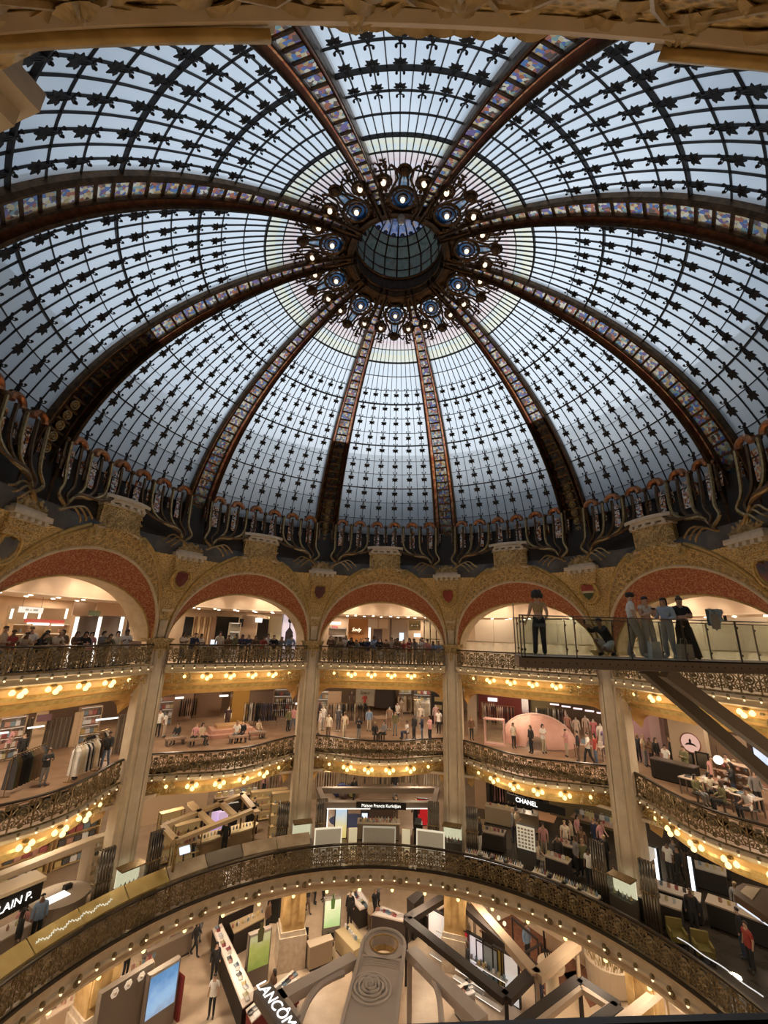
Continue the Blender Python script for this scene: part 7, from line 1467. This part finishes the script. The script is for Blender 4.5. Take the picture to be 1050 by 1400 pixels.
gcounter([(418, 1286), (452, 1276), (456, 1284), (424, 1296)], 1.05, W_((.34, .26, .18)), W_((.45, .36, .26)), 'beige till counter behind the marble pier')
gcounter([(458, 1272), (480, 1262), (504, 1288), (484, 1300)], .9, W_((.42, .32, .18)), W_((.55, .44, .26)), 'gold framed glass counter beside the rose pavilion', None, 4, 'box')
gcounter([(474, 1222), (492, 1214), (508, 1238), (492, 1244)], 1.0, BLKW, WHT, 'dark make-up counter with white trays behind the pavilion', WHL, 5, 'tray')
gcounter([(508, 1250), (560, 1262), (566, 1254), (522, 1238)], 1.0, W_((.05, .035, .03)), WHT, 'dark counter with pink trays by the black pavilion', WHL, 6, 'tray')
gcounter([(578, 1244), (612, 1226), (618, 1234), (584, 1252)], 1.0, BLKW, W_((.45, .38, .32)), 'black counter with bottles beneath the ring lamps', None, 5, 'bottle')
gcounter([(556, 1228), (572, 1216), (580, 1222), (566, 1236)], 1.8, BLKW, BLKW, 'tall black cabinet beneath the ring lamps')
gcounter([(180, 1318), (208, 1306), (212, 1316), (186, 1328)], 1.0, W_((.46, .34, .24)), W_((.60, .46, .36)), 'beige counter with pink product boxes', None, 5, 'box')
gcounter([(156, 1338), (178, 1330), (186, 1352), (164, 1360)], .9, W_((.50, .36, .24)), W_((.62, .48, .36)), 'square beige pedestal beside the brand wall')
gcounter([(58, 1378), (96, 1358), (100, 1372), (64, 1394)], 1.0, W_((.50, .38, .27)), W_((.60, .47, .36)), 'beige panelled counter with a jug under the ring', None, 3, 'bottle')
gcounter([(620, 1350), (638, 1342), (650, 1356), (632, 1364)], 1.0, W_((.45, .4, .36)), WHL, 'small white tester table inside the black pavilion', None, 2, 'tray')
def totem(px, yt, yb, wpx, picm, label, base=None, redside=False):
    p = PF(px, yb, 0); h = hgt(p, px, yt); w = wpx * (p - CAM).length / 570 * .95; o = thing('advert_totem', p, face(p) + .15, label, 'advert totem'); MB().box((0, 0, h / 2), (w, .25, h)).build('casing', W_((.22, .18, .15)), o); MB().box((0, -.13, h * .64), (w * .9, .03, h * .62)).build('poster', picm, o); MB().box((0, -.13, h * .97), (w * .9, .03, h * .05)).build('header', mat('totem_header', (.5, .45, .4), .5), o)
    if redside: MB().box((w * .62, .3, h * .34), (.1, 1.2, h * .68)).build('red_side', RED, o)
    return o
def figpic(o, w, h, z, col): b = MB(); b.prismf([(-.12 * w, z - .2 * h), (-.16 * w, z + .05 * h), (-.05 * w, z + .10 * h), (-.06 * w, z + .2 * h), (.06 * w, z + .2 * h), (.05 * w, z + .10 * h), (.16 * w, z + .05 * h), (.12 * w, z - .2 * h)], lambda x, y, k: (x, -.15 - .012 * k, y)); b.build('printed_figure', W_(col), o)
t1 = totem(349, 1272, 1346, 22, picture_mat('totem_green', [(0, (.04, .06, .015)), (.45, (.22, .30, .06)), (.8, (.40, .45, .12)), (1, (.5, .52, .3))], h=2.6, emit=.5), 'tall advert totem with an olive green picture of a figure', ); figpic(t1, 1.1, 2.0, 2.2, (.12, .12, .05))
t2 = totem(452, 1226, 1285, 18, picture_mat('totem_lime', [(0, (.10, .30, .05)), (.4, (.35, .55, .2)), (.8, (.6, .72, .45)), (1, (.7, .8, .6))], h=2.4, emit=.6), 'tall advert totem with a bright lime green picture'); figpic(t2, .8, 1.8, 1.9, (.1, .2, .05))
t3 = totem(212, 1322, 1412, 28, picture_mat('totem_blue', [(0, (.05, .05, .06)), (.35, (.20, .25, .30)), (.6, (.25, .45, .75)), (1, (.06, .2, .45))], h=3.0, emit=.8), 'tall advert totem with a blue skyline picture and red side', redside=True)
p = PF(166, 1436, 0); o = thing('medallion_stand', p, face(p) + .1, 'grey brown wall with three cream medallions beside the blue totem', 'display wall'); MB().box((-.25, 0, 1.3), (2.2, .3, 2.6)).build('body', W_((.16, .13, .105)), o)
for k in range(3): MB().lathe([(0, 0), (.17, 0), (.19, -.03), (0, -.03)], (-.80 + .55 * k, -.16, 2.35), n=6, ax='Y').build('medallion', mat('medallion_cream_glow', (.62, .55, .45), .5, emit=(1, .9, .75), estr=.25), o); MB().ball((-.80 + .55 * k, -.2, 2.35), .06, 8, 5).build('medallion_boss', W_((.35, .28, .2)), o)  # medallions are no lamps; a faint glow is put into their cream colour
for x, y, pose, t, b_ in ((263, 1305, 'walk', 'black', 'black'), (272, 1284, 'walk', 'black', 'grey'), (300, 1340, 'stand', 'black', 'black'), (288, 1392, 'stand', 'white', 'black'), (170, 1338, 'stand', 'black', 'black'), (164, 1316, 'stand', 'white', 'black'), (430, 1236, 'stand', 'black', 'black'), (442, 1232, 'phone', 'pink', 'black'), (500, 1264, 'stand', 'beige', 'brown'), (492, 1262, 'stand', 'black', 'black'), (512, 1260, 'walk', 'black', 'black'), (516, 1240, 'stand', 'grey', 'black'), (420, 1248, 'walk', 'black', 'brown'), (818, 1330, 'walk', 'pink', 'black'), (722, 1316, 'stand', 'black', 'black'), (640, 1345, 'stand', 'black', 'grey'), (741, 1388, 'stand', 'black', 'black'), (372, 1372, 'sit', 'brown', 'black'), (410, 1288, 'stand', 'black', 'black'), (355, 1282, 'stand', 'brown', 'black')): p = PF(x, y, 0); crowd(p, face(p) + prnd.uniform(-1.5, 1.5), pose, P1[9], t, b_)
for x, y in ((450, 1310), (345, 1306), (415, 1302)):
    p = PF(x, y, 0); o = thing('swivel_stool', p, 0, 'black swivel stool at a ground floor counter', 'stool', 'black swivel stools'); MB().lathe([(0, .55), (.22, .55), (.24, .6), (.22, .66), (0, .66)], n=14).build('seat', DARK, o); MB().lathe([(.03, .04), (.03, .55)], n=8).build('stem', M['steel'], o); MB().lathe([(0, 0), (.22, 0), (.2, .04), (0, .05)], n=14).build('base', DARK, o); MB().box((0, .2, .85), (.36, .05, .34)).build('backrest', DARK, o)
for x, y in ((374, 1258), (398, 1252)): p = PF(x, y, 0); o = thing('till', p, 0, 'black till column near the marble pier', 'till', 'black tills'); MB().box((0, 0, .6), (.7, .6, 1.2)).build('body', DARK, o); MB().box((0, -.1, 1.4), (.5, .06, .36), rx=-.25).build('screen', W_((.06, .08, .1), .15), o)
# grey pavilion with rose disc
zL = 2.9; LG_ = mat('pavilion_grey', (.46, .40, .36), .5, col2=(.50, .44, .40), scale=1)
lp = thing('rose_pavilion', pp_(515, 1340, zL), 0, 'grey pavilion roof shaped like an open capsule with an embossed rose', 'pavilion'); lp.location.z = 0; O = lp.location
def capsule(w, y0, y1, x0=525, x1=497):
    """outline in pixels: rounded top end at (x0,y0), straight sides down to y1"""
    T = pp_(x0, y0, zL); B = pp_(x1, y1, zL); d = (B - T).normalized(); s = Vector((d.y, -d.x, 0)); out = []
    for k in range(13): a = math.pi * k / 12; out.append(T + s * w * math.cos(a) - d * w * math.sin(a))
    return out, T, B, d, s
out, T, B, d, s = capsule(1.05, 1291, 1440); outer = out + [B - s * 1.05, B + s * 1.05]
def ring_slab(inner_r, z0, z1, m, nm):
    b = MB(); n = 24; cen = T; V = []; F = []
    ring_in = [cen + s * inner_r * math.cos(2 * math.pi * k / n) - d * inner_r * math.sin(2 * math.pi * k / n) for k in range(n)]
    ro = []
    for k in range(n):
        a = 2 * math.pi * k / n; v = s * math.cos(a) - d * math.sin(a); ro.append(cen + v * 1.05 if k <= 12 else cen + v * (1.05 / max(abs(math.cos(a)), .71) if False else 1.05))
    for z in (z1, z0):
        for q in ring_in: V.append((q.x, q.y, z))
        for q in ro: V.append((q.x, q.y, z))
    for k in range(n):
        j = (k + 1) % n; F += [(k, j, n + j, n + k), (2 * n + k, 3 * n + k, 3 * n + j, 2 * n + j), (k, 2 * n + k, 2 * n + j, j), (n + k, n + j, 3 * n + j, 3 * n + k)]
    b.add(V, F); b.build(nm, m, lp, O)
ring_slab(.62, zL - .35, zL, LG_, 'capsule_eye')
b = MB(); n = 24; b.lathe([(.63, zL - .6), (.63, zL + .03), (.70, zL + .03)], (T.x, T.y, 0), n=28); b.build('golden_rim', mat('gold_rim', (.55, .40, .18), .25, .7), lp, O)
C1 = T + d * .72; b = MB(); b.prism([tuple((C1 + s * 1.04)[:2]), tuple((B + s * 1.04)[:2]), tuple((B - s * 1.04)[:2]), tuple((C1 - s * 1.04)[:2]), tuple((C1 - s * .5 + d * .14)[:2]), tuple((C1 + d * .2)[:2]), tuple((C1 + s * .5 + d * .14)[:2])][::-1], zL - .35, zL); b.build('capsule_slab', LG_, lp, O)
for sg_ in (-1, 1): MB().bar(T + s * sg_ * 1.0 + Vector((0, 0, .05)), B + s * sg_ * 1.0 + Vector((0, 0, .05)), .14, .12).build('raised_edge', LG_, lp, O)
b = MB(); b.tube([T + s * 1.0 * math.cos(math.pi * k / 14) - d * 1.0 * math.sin(math.pi * k / 14) + Vector((0, 0, .05)) for k in range(15)], .07, 6); b.build('raised_end', LG_, lp, O)
for k in range(5):
    q = T + d * (1.0 + .12 * k); b = MB(); b.tube([q + s * (.85 * (2 * j / 12 - 1)) - d * .10 * math.cos(math.pi * (2 * j / 12 - 1) / 2) + Vector((0, 0, .01)) for j in range(13)], .02, 5); b.build('engraved_line', LG_, lp, O)
Rc = pp_(507, 1352, zL); ROSE = mat('rose_relief', (.56, .50, .45), .4)
b = MB(); b.lathe([(0, zL + .02), (.78, zL + .02), (.80, zL + .06), (.88, zL + .06), (.90, zL)], (Rc.x, Rc.y, 0), n=36); b.build('rose_disc', ROSE, lp, O)
for ring, (rr, nn) in enumerate(((.66, 5), (.50, 5), (.35, 4), (.21, 3), (.09, 2))):
    for k in range(nn):
        a0 = 2 * math.pi * k / nn + .6 * ring; b = MB(); pts = [Vector((Rc.x + rr * (1 - .10 * abs(2 * u / 10 - 1) ** 2 + .05 * u / 10) * math.cos(a0 + 7.2 / nn * u / 10), Rc.y + rr * (1 - .10 * abs(2 * u / 10 - 1) ** 2 + .05 * u / 10) * math.sin(a0 + 7.2 / nn * u / 10), zL + .05 + .03 * ring)) for u in range(11)]
        b.tube(pts, [.02 + .05 * math.sin(math.pi * u / 10) for u in range(11)], 6); b.build('petal', ROSE, lp, O, smooth=True)
for (a_, b_, w, nm) in (((484, 1312), (378, 1370), .55, 'roof_arm'), ((562, 1302), (660, 1400), .6, 'roof_arm'), ((372, 1362), (398, 1402), .75, 'end_arm')):
    MB().bar(pp_(*a_, zL - .1), pp_(*b_, zL - .1), w, .35).build(nm, LG_, lp, O)
for pts in (((470, 1330), (440, 1345), (420, 1370), (408, 1402)), ((568, 1320), (590, 1336), (600, 1362), (604, 1402))): b = MB(); b.tube(smooth_path([pp_(x, y, zL - .12) for x, y in pts], 5), .13, 6); b.build('curved_rib', LG_, lp, O)
for q in ((486, 1312), (560, 1304), (380, 1366)): v = pp_(*q, zL - .3); MB().bar((v.x, v.y, 0), v, .22, .22).build('post', LG_, lp, O)
A, B2 = pp_(358, 1355, zL + .05), pp_(398, 1412, zL + .05); d_ = B2 - A; o = thing('sign', (A + B2) / 2, math.atan2(d_.y, d_.x), 'grey roof-edge sign with glowing white capital letters', 'sign'); MB().box((0, 0, 0), (d_.length, .75, .3)).build('board', W_((.13, .11, .10)), o); text(o, 'LANCÔME', .62, gm_((1, .97, .93), 1.8), (.05, 0, .17), rot=(0, 0, 0))
# dark framed pavilion
zD = 2.7
def frame_pav(pts, z, w, h, m, label, inner=None, light=None, posts=True):
    o = thing('frame_pavilion', pp_(*pts[0], z), 0, label, 'pavilion'); o.location.z = 0; O = o.location; q = [pp_(x, y, z) for x, y in pts]
    for k in range(len(q)):
        a, b = q[k], q[(k + 1) % len(q)]; MB().bar(a, b, w, h).build('roof_beam', m, o, O)
        if light: dd = Vector((0, 0, -h / 2 - .03)); MB().bar(a + dd, b + dd, .08, .04).build('light_strip', light, o, O)
        if posts: MB().bar((a.x, a.y, 0), a, .14, .14).build('post', m, o, O)
    return o
fp = frame_pav([(556, 1258), (616, 1222), (732, 1326), (692, 1366)], zD, .48, .25, BLKW, 'black framed pavilion with lit white product walls', light=LIT)
for x, y, w, h, m, lb in ((632, 1330, 1.0, 1.9, gm_((.6, .03, .03), .7), 'red lit panel with white diagonal bars in the black pavilion'), (652, 1342, .9, 1.9, picture_mat('pav_a', [(0, (.1, .1, .1)), (.5, (.6, .55, .6)), (1, (.8, .75, .8))], h=1.6, emit=.5, s=4), 'white lit product wall with magenta bars'), (668, 1352, 1.2, 1.8, picture_mat('pav_b', [(0, (.05, .06, .06)), (.5, (.12, .16, .17)), (1, (.25, .28, .28))], h=1.6, emit=.15, s=3), 'blue grey product wall in the black pavilion'), (684, 1362, .6, 1.9, W_((.45, .33, .06)), 'mustard yellow panel in the black pavilion'), (600, 1300, 1.4, 1.8, picture_mat('pav_c', [(0, (.2, .15, .12)), (.5, (.7, .6, .55)), (1, (.85, .8, .75))], h=1.6, emit=.5, s=4), 'pale lit poster wall in the black pavilion'), (700, 1372, .9, 1.9, picture_mat('pav_d', [(0, (.5, .5, .5)), (.5, (.8, .8, .8)), (1, (.6, .55, .5))], h=1.6, emit=.6, s=5), 'white lit panel with grey drawing in the black pavilion')): q = PF(x, y, 0); panel('product_wall', q, -.75, w, h, m, lb, 'display wall', .12, BLKW)
for x, y, n in ((606, 1318, 5), (640, 1352, 6), (664, 1372, 6)):
    p = PF(x, y, 0); o = thing('lit_shelf', p, -.75, 'low white lit product shelf in the black pavilion', 'shelves', 'lit shelves of the black pavilion')
    for k in range(4): MB().box((0, .22 * k, .15 + .25 * k), (1.7, .24, .05)).build('shelf_board', W_((.6, .55, .5)), o); MB().box((0, .22 * k - .11, .14 + .25 * k), (1.65, .02, .03)).build('light_strip', LIT, o)
    products(p, -.75, [-.7 + .28 * k for k in range(n)], .22, .43, 'bottle', 'on the lit pavilion shelves', 'bottles in the black pavilion'); products(p, -.75, [-.7 + .28 * k for k in range(n)], .66, .93, 'box', 'on the lit pavilion shelves', 'boxes in the black pavilion')
# beige framed pavilion with brown carpet
frame_pav([(648, 1236), (668, 1218), (788, 1290), (734, 1336)], 2.75, .5, .3, W_((.42, .32, .22)), 'beige framed pavilion over a brown carpet'); 
o = footprint('brown_carpet', [(655, 1272), (700, 1250), (800, 1322), (748, 1362)], 0.002, .03, mat('brown_carpet', (.13, .05, .025), .9, col2=(.20, .08, .04), scale=4), 'reddish brown carpet under the beige pavilion', 'carpet')
o2 = footprint('brown_carpet', [(770, 1330), (832, 1318), (860, 1350), (800, 1380)], 0.002, .03, mat('brown_carpet_b', (.15, .06, .03), .9, col2=(.22, .09, .05), scale=4), 'reddish brown carpet beside the round planter', 'carpet')
footprint('cream_carpet', [(735, 1368), (790, 1345), (812, 1388), (760, 1402)], 0.002, .04, W_((.55, .42, .28)), 'pale cream dais under the white pedestal', 'dais')
gcounter([(664, 1262), (700, 1286), (694, 1294), (658, 1270)], .95, BLKW, W_((.5, .42, .34)), 'dark counter with bottles and lamps under the beige pavilion', None, 6, 'bottle')
for x, y in ((682, 1262), (690, 1270)): p = PF(x, y, .95); o = thing('table_lamp', p, 0, 'small glowing table lamp under the beige pavilion', 'lamp', 'table lamps under the beige pavilion'); MB().ball((0, 0, .25), .11, 10, 7).build('globe', LITY, o); MB().lathe([(.08, 0), (.02, .03), (.02, .18)], n=8).build('base', M['brass'], o)
for a, b in (((700, 1255), (735, 1285)), ((740, 1290), (702, 1312))): A, B3 = pp_(*a, 1.6), pp_(*b, 1.6); o = thing('iron_truss', (A + B3) / 2, 0, 'thin black iron bar spanning the beige pavilion', 'bar', 'iron bars of the beige pavilion'); MB().bar(A, B3, .09, .09).build('bar', BLKW, o, o.location); [MB().bar((q.x, q.y, 0), q, .08, .08).build('post', BLKW, o, o.location) for q in (A, B3)]
p = PF(745, 1300, 0); o = thing('black_bust', p, 0, 'tall black shaped stand under the beige pavilion', 'display stand'); MB().lathe([(.25, 0), (.22, .05), (.06, .1), (.06, 1.2), (.22, 1.35), (.28, 1.7), (.12, 1.95), (0, 2.0)], n=12).build('body', DARK, o)
p = PF(757, 1372, 0); o = thing('white_pedestal', p, 0, 'white round pedestal with a flat drum top', 'pedestal'); MB().lathe([(.42, 0), (.42, .08), (.34, .14), (.30, 1.3), (.36, 1.36)], n=22).build('column', W_((.60, .50, .36)), o); MB().lathe([(.36, 1.36), (.62, 1.40), (.66, 1.5), (.62, 1.62), (0, 1.64)], n=24).build('drum_top', W_((.62, .52, .38)), o); b = MB(); [b.tube([(-.2 + .1 * k, .1, 1.62), (-.25 + .12 * k, .12, 1.95)], .04, 5) for k in range(5)]; b.build('scrolls', DARK, o)
p = PF(836, 1346, 0); o = thing('round_planter', p, 0, 'large round cream planter filled with dry grasses', 'planter'); MB().lathe([(1.05, 0), (1.15, .1), (1.2, 1.1), (1.1, 1.12), (1.08, 1.0), (0, 1.0)], n=28).build('bowl', W_((.55, .45, .33)), o)
b = MB(); rg = random.Random(8)
for k in range(110):
    a, r = rg.uniform(0, 6.28), rg.random() ** .5; x, y = r * math.cos(a), r * math.sin(a); b.tube([(x, y, 1.0), (x * 1.15 + rg.uniform(-.1, .1), y * 1.15 + rg.uniform(-.1, .1), 1.35 + .3 * rg.random())], [.02, .006], 4)
tag(b.build('dry_grass', W_((.38, .28, .12), .8), o), kind='stuff')
p = PF(764, 1302, 0); o = thing('lit_niche_cabinet', p, face(p), 'cream cabinet with glowing niche beside the beige pavilion', 'cabinet'); MB().box((0, 0, .9), (1.2, .5, 1.8)).build('body', W_((.50, .38, .26)), o); MB().box((0, -.26, 1.35), (.8, .03, .6)).build('lit_niche', LITY, o)
frame_pav([(690, 1420), (792, 1342), (846, 1378), (760, 1440)], 2.7, .45, .25, BLKW, 'second black framed pavilion with cream inner rim', light=LIT); frame_pav([(712, 1418), (794, 1352), (836, 1378), (765, 1430)], 2.72, .25, .2, W_((.5, .4, .3)), 'cream inner frame of the second black pavilion', posts=False)
p = PF(948, 1452, 0); frame_pav([(830, 1412), (905, 1352), (960, 1400), (880, 1460)], 2.7, .3, .25, W_((.62, .52, .42)), 'white lit frame pavilion beneath the ring balcony', light=LIT)
# people step clear of the furniture
for o in [o for o in C.objects if o.type == 'EMPTY' and o.name.startswith('person')]:
    for _ in range(2):
        for c, rz, hw, hd_ in OBST:
            if abs(c.z - o.location.z) > .3: continue
            v = Matrix.Rotation(-rz, 3, 'Z') @ (o.location - c); mx_, my_ = hw + .30 - abs(v.x), hd_ + .30 - abs(v.y)
            if mx_ > 0 and my_ > 0:
                if my_ <= mx_: v.y += my_ * (1 if v.y > 0 else -1)
                else: v.x += mx_ * (1 if v.x > 0 else -1)
                z = o.location.z; o.location = c + Matrix.Rotation(rz, 3, 'Z') @ v; o.location.z = z
# ---------------------------------------------------------------- turn lettering into meshes
bpy.context.view_layer.update(); dg = bpy.context.evaluated_depsgraph_get()
for o in [o for o in C.objects if o.type == 'FONT']:
    me = bpy.data.meshes.new_from_object(o.evaluated_get(dg)); n = bpy.data.objects.new('lettering', me); C.objects.link(n); n.parent = o.parent; n.location = o.location; n.rotation_euler = o.rotation_euler; bpy.data.objects.remove(o)
